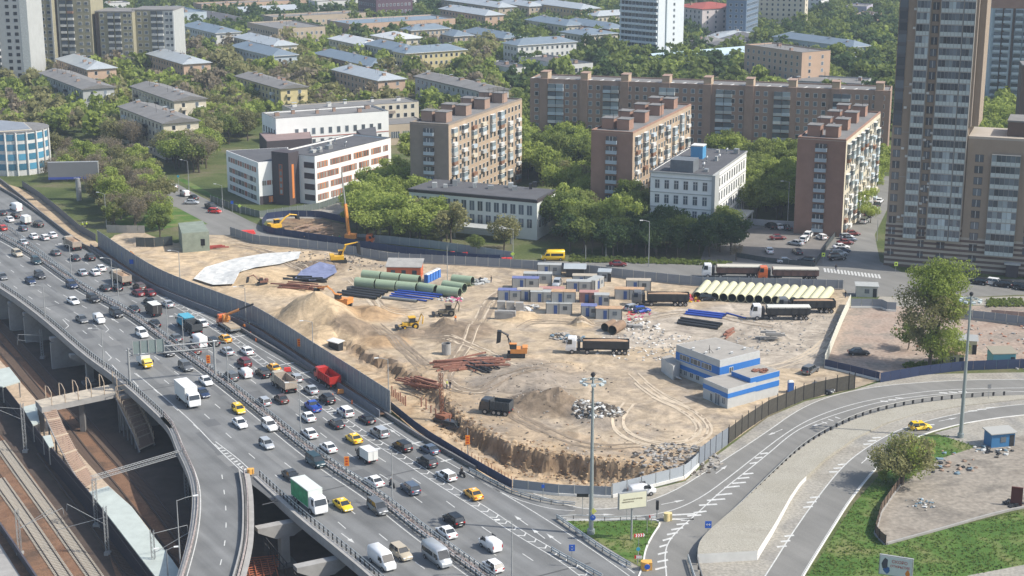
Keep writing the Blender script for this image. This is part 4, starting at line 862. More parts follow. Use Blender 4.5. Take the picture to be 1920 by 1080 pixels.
sign(1092,968,3.6,'bar',('dark',(.02,.02,.02)),'dark traffic signal back left of the mast',.5,arm_w=1.9);sign(1175,975,3.0,'bar',('dark',(.02,.02,.02)),'dark sign back beside the billboard pole',.5,arm_w=1.9)
sign(1018,935,2.2,'square',SB,'small blue sign by the hoarding corner',.5);sign(1853,748,2.6,'square',('grey',(.25,.25,.25)),'grey backed sign between the ramps at the right',.7)
k=MB();p=P(1232,969);k.tube([p,p+Vector((0,0,1.2))],.1,GREYP,5);k.box((p.x,p.y,2.0),(.45,.4,1.5),DARK);
tag(k.build('traffic_signal',None,p),'dark traffic signal head left of the yellow drum','traffic light')
def drum(px,py,r_,h,col,label,disc=None):
    p=P(px,py);r=empty('crash_cushion',p,0,label,'crash cushion');k=MB();k.tube([(0,0,0),(0,0,h)],r_,M('drum_'+col[0],col[1],.5,var=.15,scale=2),12);k.box((r_*.9,.3,h*.45),(r_*1.6,r_*1.9,h*.9),MATS['drum_'+col[0]]);k.build('body',r)
    if disc:k=MB();k.tube([(.3,-r_-.02,h*.55),(.3,-r_-.12,h*.55)],.42,M('sign_blue',(.02,.10,.45),.5),12);k.build('sign_disc',r)
drum(1250,976,.5,1.3,('cream',(.62,.5,.25)),'cream yellow crash cushion at the right tip of the grass island');drum(1209,1068,.62,1.35,('amber',(.65,.35,.08)),'amber crash cushion with round blue disc at the island point',True);drum(468,889,.4,1.0,('amber',(.65,.35,.08)),'amber crash cushion where the curved slip road leaves')
for i,(x,y) in enumerate([(530,641+70-15),(440,648),(1000 // 2,675)]):pass
# ---------------- buildings ----------------
def win_mat(name,base,lo,hi,rough=.15):
    """window glass whose panes differ (curtains, rooms behind)"""
    m=bpy.data.materials.new(name);m.use_nodes=True;t=m.node_tree;n=t.nodes;l=t.links;b=n['Principled BSDF'];b.inputs['Roughness'].default_value=rough;b.inputs['Specular IOR Level'].default_value=.6
    g=n.new('ShaderNodeNewGeometry');r=n.new('ShaderNodeMapRange');r.inputs[3].default_value=lo;r.inputs[4].default_value=hi;l.new(g.outputs['Random Per Island'],r.inputs[0])
    oi=n.new('ShaderNodeObjectInfo');r2=n.new('ShaderNodeMapRange');r2.inputs[3].default_value=.5;r2.inputs[4].default_value=1.6;l.new(oi.outputs['Random'],r2.inputs[0])
    mm=n.new('ShaderNodeMath');mm.operation='MULTIPLY';l.new(r.outputs[0],mm.inputs[0]);l.new(r2.outputs[0],mm.inputs[1])
    s=n.new('ShaderNodeVectorMath');s.operation='SCALE';s.inputs[0].default_value=base;l.new(mm.outputs[0],s.inputs['Scale']);l.new(s.outputs[0],b.inputs['Base Color']);MATS[name]=m;return m
GL=win_mat('window_glass',(.05,.06,.07),.4,2.6);GLB=win_mat('balcony_glass',(.20,.24,.26),.35,1.5,.25)
WF=M('window_frame_white',(.6,.6,.58),.6);ROOFG=M('roof_felt',(.17,.165,.16),.9,var=.2,scale=.25);ROOFM=M('roof_metal_blue',(.22,.27,.31),.5,.4,var=.12,scale=.3);ROOFL=M('roof_metal_pale',(.42,.45,.46),.5,.3,var=.12,scale=.3)
ROOFD=M('roof_dark',(.085,.085,.09),.85,var=.2,scale=.3)
def wall(name,c,var=.10,scale=.35):return M('wall_'+name,c,.9,0,var,scale)
BRICK=wall('brown_brick',(.29,.20,.155),.14);BRICKR=wall('red_brick',(.29,.175,.13),.14);BEIGE=wall('beige_brick',(.38,.29,.205),.12);PEACH=wall('peach',(.45,.32,.23));CREAM=wall('cream',(.52,.47,.37));YELL=wall('yellow',(.48,.41,.22));WHITE=wall('white',(.55,.55,.53),.09)
WHITE2=wall('bright_white',(.76,.76,.74),.06);GREYW=wall('grey_panel',(.36,.37,.36));SAND_=wall('sandstone',(.40,.33,.25));OLIVE=wall('olive',(.27,.25,.17),.15);BLUEW=wall('pale_blue',(.40,.46,.50),.08);GREYB=wall('grey_brick',(.24,.20,.165),.14)
FAM={'A':R(31.5),'B':R(68)}
FOOT=[]                                              # footprints, so that trees keep off them
def frame_of(Cpx,h,ang):
    c=P(*Cpx,h);return Vector((c.x,c.y,0)),(ang if isinstance(ang,float) else FAM[ang])
def facade(mb,fm,wm,gm,axis,L,z0,nf,fh,nc,ww,wh,edge=1.0,proud=.05,sill=None,depth=0.0,skip=None):
    """windows on one wall. axis 'x': wall y=0 along x; axis 'y': wall x=0 along y"""
    for f in range(nf):
        z=z0+f*fh
        for c in range(nc):
            if skip and skip(f,c):continue
            s=edge+(L-2*edge)*(c+.5)/nc
            for (w2,h2,pr,mt) in ((ww+.22,wh+.22,proud,fm),(ww,wh,proud+.03,gm)):
                if mt is None:continue
                if axis=='x':mb.add([(s-w2/2,-pr,z-h2/2),(s+w2/2,-pr,z-h2/2),(s+w2/2,-pr,z+h2/2),(s-w2/2,-pr,z+h2/2)],[(0,1,2,3)],mt)
                else:mb.add([(-pr,s+w2/2,z-h2/2),(-pr,s-w2/2,z-h2/2),(-pr,s-w2/2,z+h2/2),(-pr,s+w2/2,z+h2/2)],[(0,1,2,3)],mt)
def body(r,W,D,h,wm,roof='flat',rm=None,eave=.6,rh=3.2,par=.6):
    k=MB();k.bb(0,W,0,D,-.05,h,wm);k.build('walls',r);rm=rm or ROOFG
    k=MB()
    if roof=='flat':
        k.bb(.25,W-.25,.25,D-.25,h-.02,h+.05,rm)
        for a in ((0,W,0,.25),(0,W,D-.25,D),(0,.25,.25,D-.25),(W-.25,W,.25,D-.25)):k.bb(*a,h,h+par,wm)
        for a in ((-.06,W+.06,-.06,.3),(-.06,W+.06,D-.3,D+.06),(-.06,.3,.3,D-.3),(W-.3,W+.06,.3,D-.3)):k.bb(*a,h+par,h+par+.1,rm)
    else:
        e=eave;b=min(W,D)/2 if roof=='hip' else 0
        if D>=W:p,q=(W/2,b if roof=='hip' else -e,h+rh),(W/2,D-b if roof=='hip' else D+e,h+rh)
        else:p,q=(b if roof=='hip' else -e,D/2,h+rh),(W-b if roof=='hip' else W+e,D/2,h+rh)
        v=[(-e,-e,h),(W+e,-e,h),(W+e,D+e,h),(-e,D+e,h),p,q]
        fs=[(0,1,4),(1,2,5,4),(2,3,5),(3,0,4,5)] if D>=W else [(0,1,5,4),(1,2,5),(2,3,4,5),(3,0,4)]
        k.add(v,fs,rm);k.add([(x,y,z-.25) for x,y,z in v[:4]]+v[:4],[(3,2,1,0),(0,1,5,4),(1,2,6,5),(2,3,7,6),(3,0,4,7)],WF if rm is ROOFM else rm)
    k.build('roof',r)
def chimneys(r,W,D,h,n,seed,mat=None,rh=0):
    rn=random.Random(seed)
    for i in range(n):
        x,y=W*rn.uniform(.25,.75),D*(i+rn.uniform(.3,.7))/n if D>W else D*rn.uniform(.25,.75)
        if W>D:x=W*(i+rn.uniform(.3,.7))/n
        s=rn.uniform(.5,1.0);k=MB();k.bb(x-s,x+s,y-s*.7,y+s*.7,h,h+rh+rn.uniform(.8,1.6),mat or BRICK);k.bb(x-s-.1,x+s+.1,y-s*.7-.1,y+s*.7+.1,h+rh+1.6,h+rh+1.7,ROOFL if rn.random()<.5 else ROOFG);k.build('chimney',r)
def block(Cpx,h,W,D,fam,wm,label,roof='hip',rm=None,nf=4,cx=3,cy=12,ch=4,cat='apartment block',group='low apartment blocks among the trees',bal=0,wl=None,rh=2.6,seed=None,ww=1.2,wh=1.5,eave=.7):
    o,a=frame_of(Cpx,h,fam);r=empty('apartment_building',o,a,label,cat,group)
    FOOT.append((o,a,W,D));body(r,W,D,h,wm,roof,rm,eave=eave,rh=rh);seed=seed or int(Cpx[0]*7+Cpx[1])
    fh=(h-.8)/nf;k=MB()
    facade(k,WF,wm,GL,'x',W,fh*.55+.2,nf,fh,cx,ww,wh);facade(k,WF,wm,GL,'y',D,fh*.55+.2,nf,fh,cy,ww,wh)
    tag(k.build('window_panes',r),kind='stuff')
    if bal:
        k=MB();rn=random.Random(seed)
        for f in range(1,nf):
            for j in range(bal):
                y=D*(j+.5)/bal;k.bb(-1.1,0,y-1.4,y+1.4,f*fh+.1,f*fh+1.1,rn.choice([wm,WHITE,DARK,BLUEW]))
            if W>11:k.bb(W*.2,W*.2+2.4,-1.1,0,f*fh+.1,f*fh+1.1,rn.choice([wm,WHITE]));k.bb(W*.7,W*.7+2.4,-1.1,0,f*fh+.1,f*fh+1.1,rn.choice([wm,WHITE]))
        tag(k.build('balcony_rows',r),kind='stuff')
    chimneys(r,W,D,h,ch,seed,rh=rh*.4 if roof != 'flat' else 0)
    k=MB();rn=random.Random(seed+1)                       # aerials and vents
    for j in range(5):x,y=W*rn.uniform(.3,.7),D*rn.uniform(.1,.9);k.tube([(x,y,h),(x,y,h+rh*.5+2.5)],.06,DARK,3)
    tag(k.build('roof_aerials',r),kind='stuff')
    return r
block((164,130),13,13,48,'A',PEACH,'peach walled block with grey hipped roof, left one of two below the unfinished towers',rm=ROOFL,nf=4,cx=2,cy=13)
block((344,120),13,13,50,'A',PEACH,'peach walled block with grey hipped roof, right one of two below the unfinished towers',rm=ROOFL,nf=4,cx=2,cy=13)
block((155,167),13,13,62,'A',GREYW,'long pale block with brown gabled roof in front of the left peach block','gable',ROOFG,4,2,16,5,bal=4,rh=1.6)
block((326,189),13,13,50,'A',CREAM,'grey and cream four storey block behind the similar lower one left of the white school','gable',ROOFG,4,2,13,5,bal=4,rh=1.6)
block((306,231),13,13,48,'A',CREAM,'grey and cream four storey block with balconies nearest the grove','gable',ROOFG,4,2,12,5,bal=4,rh=1.6)
block((526,166),12,12,48,'A',YELL,'yellow gabled block left of the long white school','gable',ROOFG,4,2,12,5,bal=3,rh=1.5)
block((405,62),14,14,52,'A',WHITE,'pale block with blue grey hipped roof right of the unfinished towers',rm=ROOFM,nf=4,cx=3,cy=13)
block((511,105),12,13,54,'A',BLUEW,'white ended block with blue hipped roof, nearer of a close pair',rm=ROOFM,nf=3,cx=2,cy=13)
block((512,86),13,13,52,'A',CREAM,'cream ended block with pale hipped roof, farther of a close pair',rm=ROOFL,nf=4,cx=2,cy=13)
block((709,151),12,13,46,'A',PEACH,'peach ended block with pale grey green hipped roof behind the white school',rm=ROOFL,nf=4,cx=2,cy=12,ch=6)
block((695,124),9,13,64,'A',BRICK,'low brown block with long slate blue roof',rm=ROOFM,nf=2,cx=3,cy=16,ch=6)
block((761,100),14,33,13,'A',YELL,'yellow four storey wing with blue metal roof and balconies',rm=ROOFM,nf=4,cx=11,cy=4,ch=4)
block((752,96),13.6,12,40,'A',GREYW,'grey side wing joined to the yellow four storey block',rm=ROOFM,nf=4,cx=2,cy=12)
block((680,85),13,13,40,'A',CREAM,'cream block with bright pale metal roof',rm=M('roof_white',(.55,.56,.55),.5,.2,var=.1,scale=.3),nf=4,cx=3,cy=10)
block((738,74),13,18,26,'A',CREAM,'small cream block with bright pale roof beside the other pale roof',rm=MATS['roof_white'],nf=4,cx=4,cy=7)
block((771,57),13,24,12,'A',SAND_,'sand coloured block with blue hipped roof, upper middle',rm=ROOFM,nf=4,cx=8,cy=4)
block((852,68),10,12,55,'A',SAND_,'low sand coloured block with long blue roof right of the yellow block',rm=ROOFM,nf=3,cx=3,cy=14,ch=6)
block((902,171),13,13,56,'A',M('wall_pale_grey2',(.38,.39,.39),.9,var=.1),'grey block with white end wall just behind the beige slab','gable',ROOFG,4,2,14,5,bal=3,rh=1.5)
block((945,72),10,12,46,'A',BLUEW,'pale block with blue roof left of the white four storey block',rm=ROOFM,nf=3,cx=3,cy=12,ch=5)
block((910,29),14,13,57,'A',PEACH,'peach ended long block with pale blue roof near the top centre',rm=ROOFL,nf=4,cx=2,cy=14,ch=5)
block((935,14),14,13,75,'A',SAND_,'sandy long block with pale blue roof behind the other, top centre',rm=ROOFL,nf=4,cx=2,cy=18,ch=5)
block((971,85),14,35,14,'A',WHITE,'white four storey block with blue hipped roof and balconies, left of the pale tower',rm=ROOFM,nf=4,cx=11,cy=4,ch=5)
block((1062,48),12,13,44,'A',CREAM,'cream block with blue hipped roof and white chimneys',rm=ROOFM,nf=3,cx=3,cy=11,ch=5)
block((1142,54),12,13,50,'A',BRICKR,'reddish brick ended block with blue roof touching the pale tower',rm=ROOFM,nf=3,cx=3,cy=12,ch=5)
block((1096,66),12,22,24,'A',CREAM,'cream walled block with blue roof standing between dark trees',rm=ROOFM,nf=3,cx=7,cy=7,ch=4)
block((1089,17),13,15,60,'A',M('wall_ochre',(.5,.36,.2),.9,var=.1),'ochre ended long block with pale roof at the top',rm=ROOFL,nf=3,cx=4,cy=15,ch=5)
block((1120,30),12,40,12,'A',CREAM,'cream block with pale roof just behind the reddish brick block',rm=ROOFL,nf=3,cx=12,cy=3)
block((992,12),12,12,40,'A',SAND_,'sandy block behind trees at the top, left of the ochre one',rm=ROOFL,nf=3,cx=3,cy=10)
block((1317,17),19,33,30,'A',M('wall_pinkwhite',(.52,.46,.44),.9,var=.1),'pink white six storey building with red roof',rm=M('roof_red',(.32,.075,.05),.6,.1,var=.15,scale=.3),nf=6,cx=5,cy=7,ch=4,eave=.5)
block((1322,80),8,15,12,'A',CREAM,'small cream low building at the foot of the pale tower',nf=2,cx=4,cy=3,ch=2)
block((1390,76),6,42,24,'B',CREAM,'low cream building with patched pale roof right of the red roofed one',rm=ROOFL,nf=1,cx=10,cy=6,ch=3)
block((1362,92),6,70,18,'B',GREYB,'dark roofed low hall behind the trees right of the red roofed building','gable',ROOFD,1,10,5,2)
block((1504,101),19,17,40,'A',PEACH,'pinkish end wall of a block with dark roof half hidden in dark trees','flat',ROOFG,6,2,10,2)
block((1600,88),11,12,62,'A',BLUEW,'blue grey block with low roof half buried in trees right of centre top',rm=ROOFM,nf=2,cx=3,cy=14,ch=4)
block((1400,3),24,30,12,'B',M('wall_blueglass',(.12,.17,.24),.6,var=.15),'dark blue building at the top edge right of the dark trees','flat',ROOFD,7,10,3,1)
block((1510,-5),22,9,30,'B',CREAM,'narrow cream slab end at the top edge','flat',ROOFG,7,1,8,1)
block((1540,-6),16,26,12,'B',WHITE,'white grid fronted building at the top edge beside a dark tree','flat',ROOFG,5,11,3,1)
block((1625,14),10,24,14,'B',M('wall_lilac',(.36,.34,.42),.9,var=.1),'lilac shop building near the top right','flat',ROOFG,2,8,4,1)
block((1640,30),9,26,12,'B',PEACH,'sandy terraced building with blue car park near the top right','flat',ROOFG,2,8,3,2)
block((1617,160),8,22,34,'B',GREYW,'low grey flat roofed hall left of the tall tower','flat',ROOFG,2,6,8,3)
block((1852,158),10,15,24,'B',CREAM,'cream building with patchy white roof between the towers','hip',M('roof_patchy',(.55,.55,.55),.7,var=.45,scale=.35),3,6,4,2,rh=1.8)
block((522,56),14,28,44,'A',SAND_,'sand coloured factory building with dark slots of windows','flat',ROOFG,3,9,12,3)
block((512,34),12,62,18,'A',SAND_,'long beige factory range with rooftop house near the top','flat',ROOFG,2,14,4,3)
block((655,47),12,70,30,'A',PEACH,'peach factory range running back behind the pale roofs','flat',ROOFM,2,15,6,4)
block((415,42),8,24,60,'A',GREYW,'grey shed with dark roof behind the pale blue roofed block','gable',ROOFD,1,4,8,2)
block((330,26),12,20,50,'A',BLUEW,'blue grey building just right of the unfinished towers','flat',ROOFM,3,5,9,3)
block((378,10),10,90,16,'A',PEACH,'long pink factory wall at the top left','flat',ROOFG,2,20,4,3)
block((190,8),9,20,14,'A',WHITE,'small white building behind the unfinished towers','flat',ROOFG,2,5,4,1)
block((595,5),12,75,14,'A',WHITE,'white long building with window rows at the top edge','flat',ROOFG,3,24,4,3)
block((705,-10),22,26,26,'A',M('wall_maroon_glass',(.10,.06,.08),.4,var=.3),'dark maroon glazed building at the top edge','flat',ROOFD,5,9,8,1)
block((455,22),8,40,16,'A',ROOFL,'pale roofed low shed near the top left','gable',ROOFL,1,8,3,2)
block((1056,124),9,17,40,'A',WHITE,'modern white low building with dark roof and satellite dishes','flat',ROOFD,2,6,10,4,ww=1.9,wh=1.8)
block((957,130),8,12,30,'A',WHITE,'small white wing with dark roof left of the modern white building','flat',ROOFD,2,4,8,3)
# long shed with pale metal roof
o=P(1222,142,0);r=empty('warehouse',o,R(34),'long warehouse with pale blue metal roof behind the nine storey brick block','warehouse');k=MB();k.bb(0,16,0,12,0,6,GREYB)
k=MB();k.bb(0,78,-8,8,0,6,GREYB);k.build('walls',r);k=MB();v=[(-1,-9,5.8),(79,-9,5.8),(79,0,11),(-1,0,11),(79,9,5.8),(-1,9,5.8)];k.add(v,[(0,1,2,3),(3,2,4,5)],M('shed_roof',(.42,.52,.58),.5,.3,var=.1,scale=.2));k.build('roof',r);k=MB();k.add([(-.5,-8,6),(-.5,8,6),(-.5,0,10.6)],[(0,1,2)],GREYB);k.build('gable',r);FOOT.append((o,R(34),78,10))
# unfinished stepped towers at the upper left
def mono(Cpx,h,W,D,ang,wm,label,nf,cols,strip=None,name='unfinished_tower',cat='tower block',frame=WF,top=None):
    o,a=frame_of(Cpx,h,ang) if isinstance(Cpx,tuple) else (Cpx,ang);r=empty(name,o,a,label,cat);FOOT.append((o,a,W,D));k=MB();k.bb(0,W,0,D,-.05,h,wm);k.build('walls',r);k=MB();k.bb(-.1,W+.1,-.1,D+.1,h,h+.5,top or ROOFG);k.build('roof',r)
    fh=h/nf
    for (x,w_,hh,kind) in cols:
        for f in range(nf):
            z=(f+.5)*fh;k=MB()
            if kind=='win':k.bb(x-w_/2-.12,x+w_/2+.12,-.07,0,z-hh/2-.12,z+hh/2+.12,frame);k.bb(x-w_/2,x+w_/2,-.1,-.07,z-hh/2,z+hh/2,GL);k.build('window',r)
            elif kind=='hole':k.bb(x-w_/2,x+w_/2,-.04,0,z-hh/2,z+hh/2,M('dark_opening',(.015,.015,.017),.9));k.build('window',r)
            elif kind=='bal':k.bb(x-w_/2,x+w_/2,-1.0,0,z-fh*.48,z-fh*.15,random.choice([WHITE,GREYW,BRICKR if random.random()<.1 else GREYW]));k.bb(x-w_/2,x+w_/2,-.6,0,z-fh*.15,z+fh*.42,GL);k.build('balcony',r)
    if strip:
        k=MB()
        for x0,x1,m_,pr in strip:k.bb(x0,x1,-pr,-.001,.1,h-.1,m_)
        k.build('facade_strip',r)
    return r
TA=-R(3.0)
def base_at(px,py):p=P(px,py);return Vector((p.x,p.y,0))
random.seed(5)
mono(base_at(-14,172),62,19,20,TA,GREYW,'raw white unfinished tower with empty window holes at the left edge',20,[(4.5,1.8,1.7,'bal'),(9.8,1.7,1.5,'hole'),(13.5,1.7,1.5,'hole')],[(15.5,18.9,M('raw_grid',(.52,.53,.5),.9,var=.25,scale=1.5),.05)])
mono(base_at(49,152),50,15.2,20,TA,OLIVE,'olive clad unfinished tower with orange hoist, behind the white raw one',16,[(3,2.4,1.5,'bal'),(10.5,1.6,1.3,'win'),(13.5,1.6,1.3,'win')],[(4.8,8.4,M('hoist_orange',(.55,.27,.10),.8,var=.3,scale=1),.5),(14.4,15.2,GREYW,.3)])
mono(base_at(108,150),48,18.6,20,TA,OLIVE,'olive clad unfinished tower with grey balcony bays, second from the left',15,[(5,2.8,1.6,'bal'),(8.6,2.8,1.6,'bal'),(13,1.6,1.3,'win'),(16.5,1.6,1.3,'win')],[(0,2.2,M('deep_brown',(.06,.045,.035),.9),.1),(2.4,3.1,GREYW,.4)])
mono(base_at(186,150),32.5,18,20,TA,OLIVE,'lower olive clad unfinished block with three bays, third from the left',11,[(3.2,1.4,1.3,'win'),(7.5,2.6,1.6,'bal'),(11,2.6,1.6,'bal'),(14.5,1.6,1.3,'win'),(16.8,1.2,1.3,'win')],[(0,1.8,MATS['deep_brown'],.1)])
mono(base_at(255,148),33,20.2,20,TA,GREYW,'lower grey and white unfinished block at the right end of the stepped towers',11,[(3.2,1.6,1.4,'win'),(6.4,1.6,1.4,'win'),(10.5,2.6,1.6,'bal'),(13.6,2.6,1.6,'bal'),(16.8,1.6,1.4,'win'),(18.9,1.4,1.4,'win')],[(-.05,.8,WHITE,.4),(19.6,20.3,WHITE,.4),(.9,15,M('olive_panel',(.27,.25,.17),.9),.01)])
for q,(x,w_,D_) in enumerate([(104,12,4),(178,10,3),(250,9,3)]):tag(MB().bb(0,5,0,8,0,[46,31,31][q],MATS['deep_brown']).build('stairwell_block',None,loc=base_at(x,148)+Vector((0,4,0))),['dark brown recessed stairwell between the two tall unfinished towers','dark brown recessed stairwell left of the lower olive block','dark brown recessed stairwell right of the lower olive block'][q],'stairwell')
# pale tower (upper middle)
o=base_at(1232,124);r=empty('tower_block',o,R(45),'pale blue sixteen storey tower with banded balcony front near the top centre','tower block');W,D,h=20,26,58;FOOT.append((o,R(45),W,D));k=MB();k.bb(0,W,0,D,0,h,M('wall_tower_white',(.56,.60,.62),.85,var=.06,scale=.5));k.build('walls',r)
k=MB();k.bb(0,W,0,D,h,h+.4,ROOFG);k.build('roof',r)
for f in range(18):
    z=2.0+f*3.05;k=MB();k.bb(-1.1,0,.3,D-.3,z,z+1.15,MATS['wall_tower_white']);k.build('balcony_band',r);k=MB();rn=random.Random(f)
    for j in range(10):y=.8+j*(D-1.6)/10;k.add([(-.5,y+1.9,z+1.2),(-.5,y,z+1.2),(-.5,y,z+2.9),(-.5,y+1.9,z+2.9)],[(0,1,2,3)],GL)
    k.build('glazing',r);k=MB();k.bb(W*.52,W*.52+1.3,-.08,0,z+.9,z+2.3,GL);k.build('window',r)
k=MB();k.bb(W*.30,W*.33,-.5,0,0,h,GLB);k.bb(W*.33,W+.3,-.45,0,0,h,MATS['wall_tower_white']);k.build('wall_panel',r)
for f in range(18):z=2.0+f*3.05;k=MB();k.bb(W*.58,W*.58+1.4,-.52,-.45,z+.9,z+2.3,GL);k.build('window',r)
# brick nine-storey slabs
def slab(o,a,W,D,h,wm,wend,label,nf,kind,seed,ends_bal=True):
    """W along local x (end wall), D along local y (length)"""
    r=empty('apartment_slab',o,a,label,'apartment block','nine storey brick slabs');FOOT.append((o,a,W,D));rn=random.Random(seed);fh=(h-1.4)/nf
    k=MB();k.bb(0,W,0,D,-.05,h,wm);k.build('walls',r);k=MB();k.bb(.4,W-.4,.4,D-.4,h+.01,h+.06,ROOFG)
    for q in ((0,W,0,.4),(0,W,D-.4,D),(0,.4,.4,D-.4),(W-.4,W,.4,D-.4)):k.bb(*q,h,h+.5,wend)
    k.build('roof',r)
    return r,rn,fh
def roof_houses(r,W,D,h,pos,mat,w2=3.6,d2=3.2,hh=2.8,lid=None):
    for x,y in pos:
        k=MB();k.bb(x-w2/2,x+w2/2,y-d2/2,y+d2/2,h,h+hh,mat);k.bb(x-w2/2-.15,x+w2/2+.15,y-d2/2-.15,y+d2/2+.15,h+hh,h+hh+.2,lid or ROOFG);k.build('roof_house',r)
def long_slab(C,h,W,D,wm,wend,label,nf=9,seed=1,endwin=True,nb=8,houses=4):
    c=P(*C,h);a=FAM['B'];o=Vector((c.x,c.y,0));r,rn,fh=slab(o,a,W,D,h,wm,wend,label,nf,0,seed)
    # W is the long side here: wall y=0 (right flank, sunlit) is long, wall x=0 is the end facing the camera-left
    k=MB();facade(k,WF,wm,GL,'x',W,fh*.6+.6,nf,fh,int(W/3.0),1.25,1.5);tag(k.build('window_panes',r),kind='stuff')
    mats=[WHITE,WHITE,BLUEW,GREYW,CREAM,M('wall_balcony_brown',(.2,.11,.07),.8)]
    for j in range(nb):
        x=W*(j+.5)/nb
        for f in range(nf):
            if rn.random()<.12:continue
            k=MB();z=f*fh+.7;m_=rn.choice(mats);k.bb(x-1.4,x+1.4,-.85,0,z,z+1.0,m_)
            if rn.random()<.6:k.bb(x-1.4,x+1.4,-.8,0,z+1.0,z+2.3,GLB);k.bb(x-1.42,x+1.42,-.88,0,z+2.3,z+2.38,WHITE)
            k.build('balcony',r)
    if endwin:
        y=D*.5
        for f in range(nf):
            z=f*fh+1.0;k=MB();k.bb(-.9,0,y-1.6,y+1.6,z,z+1.0,BLUEW);k.bb(-.8,0,y-1.5,y+1.5,z+1.0,z+2.2,GL)
            for q in (-.5,.5):k.bb(-.85,-.8,y+q-.06,y+q+.06,z+1.0,z+2.2,WF)
            k.build('balcony',r)
    for j in range(houses):
        x=W*(j+.45)/houses;roof_houses(r,W,D,h+.1,[(x,D*.36),(x+.3,D*.74)],BRICK if wend is not BRICKR else BRICKR,4.2,3.6,3.0)
    k=MB()
    for j in range(8):x,y=rn.uniform(2,W-2),rn.uniform(1,D-1);k.tube([(x,y,h),(x,y,h+5)],.07,DARK,3)
    tag(k.build('roof_aerials',r),kind='stuff');return r
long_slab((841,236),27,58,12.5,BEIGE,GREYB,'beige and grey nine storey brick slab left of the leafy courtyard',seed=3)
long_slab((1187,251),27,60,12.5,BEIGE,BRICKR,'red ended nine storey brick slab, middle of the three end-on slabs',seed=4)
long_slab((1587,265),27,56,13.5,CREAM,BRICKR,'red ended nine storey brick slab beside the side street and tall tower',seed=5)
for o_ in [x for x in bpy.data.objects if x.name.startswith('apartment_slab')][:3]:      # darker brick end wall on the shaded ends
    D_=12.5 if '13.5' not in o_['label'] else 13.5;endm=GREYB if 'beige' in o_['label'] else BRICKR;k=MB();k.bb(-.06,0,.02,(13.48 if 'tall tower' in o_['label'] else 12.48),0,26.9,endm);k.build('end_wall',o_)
# the long slab parallel to the picture
A_,B_=P(994,149,27),P(1670,173,27);d=(B_-A_);W=d.length;a=math.atan2(d.y,d.x);o=Vector((A_.x,A_.y,0));r,rn,fh=slab(o,a,W,13,27,BRICK,BRICK,'very long nine storey brown brick slab across the middle distance',9,0,8)
k=MB();facade(k,WF,BRICK,GL,'x',W,fh*.6+.5,9,fh,44,1.15,1.4,skip=lambda f,c:c%7 in (2,3));tag(k.build('window_panes',r),kind='stuff')
for j in range(6):
    for s_ in (0,1):
        x=W*(j*7+2.5+s_)/44+1
        for f in range(9):
            z=f*fh+.6;k=MB();k.bb(x-1.35,x+1.35,-1.1,0,z,z+1.0,rn.choice([BLUEW,WHITE,GREYW,GREYW]));k.bb(x-1.3,x+1.3,-.9,0,z+1.0,z+2.5,GLB if rn.random()<.5 else GL);k.build('balcony',r)
for j in range(9):
    x=W*(j+.35)/8.6
    if x<W-3:roof_houses(r,W,13,27.1,[(x,3)],BEIGE,2.6,5.5,2.6,BRICK);k=MB();k.bb(x-1.5,x+1.5,-.5,0,0,27.5,BRICK);k.build('stair_bay',r)
k=MB()
for j in range(30):x=W*j/30;k.tube([(x,.6,27.2),(x+1.5,1.5,27.6)],.25,M('vent_white',(.6,.6,.58),.6),4)
tag(k.build('roof_vents',r),kind='stuff')
# white school with long front, plus yellow wing and hall
o,a=frame_of((517,225),15,R(26));r=empty('school_building',o,a,'long white school building with dark flat roof','school');W,D,h=42,16,15;FOOT.append((o,a,W,D+4));body(r,W,D,h,WHITE2,'flat',ROOFG,par=.5)
for f in range(3):
    for c in range(11):x=7.5+c*3.1;k=MB();z=10.2-f*3.9;k.bb(x-.75,x+.75,-.05,0,z-1.2,z+1.2,WF);k.bb(x-.6,x+.6,-.08,-.05,z-1.05,z+1.05,GL);k.build('window',r)
    for c in range(5):y=2+c*3;k=MB();k.bb(-.08,0,y-.6,y+.6,10.2-f*3.9-1.1,10.2-f*3.9+1.1,GL);k.build('window',r)
k=MB();k.bb(6,W,-.09,-.01,8.0,8.3,M('wall_brickpink',(.4,.16,.13),.8));k.bb(6,W,-.09,-.01,4.1,4.4,MATS['wall_brickpink']);k.build('trim_band',r);chimneys(r,W,D,h,6,3,BRICK)
o,a=frame_of((785,192),13,R(26));v_=Vector((math.cos(a),math.sin(a),0));o=o-v_*50
r=empty('apartment_building',o,a,'cream four storey block with wide grey roof behind the white school','apartment block');W,D,h=50,13,13;FOOT.append((o,a,W,D));body(r,W,D,h,CREAM,'flat',ROOFG,par=.3)
k=MB();facade(k,WF,CREAM,GL,'x',W,2.2,4,3.2,16,1.3,1.5);tag(k.build('window_panes',r),kind='stuff');chimneys(r,W,D,h,5,8,WHITE)
for f in range(1,4):k=MB();k.bb(W-13,W-10,-1.1,0,f*3.2,f*3.2+1,GREYB);k.build('balcony',r)
o,a=frame_of((711,236),7.5,R(22));r=empty('school_hall',o,a,'low beige hall with grey roof joining the white school','hall');body(r,19,22,7.5,SAND_,'flat',ROOFG,par=.2);FOOT.append((o,a,19,22))
for j in range(3):k=MB();k.bb(4.4+j*4.6,7.9+j*4.6,-.08,0,2.6,5.0,GL);[k.bb(4.4+j*4.6+q*.85,4.5+j*4.6+q*.85,-.1,-.08,2.6,5.0,WF) for q in range(5)];k.build('window',r)
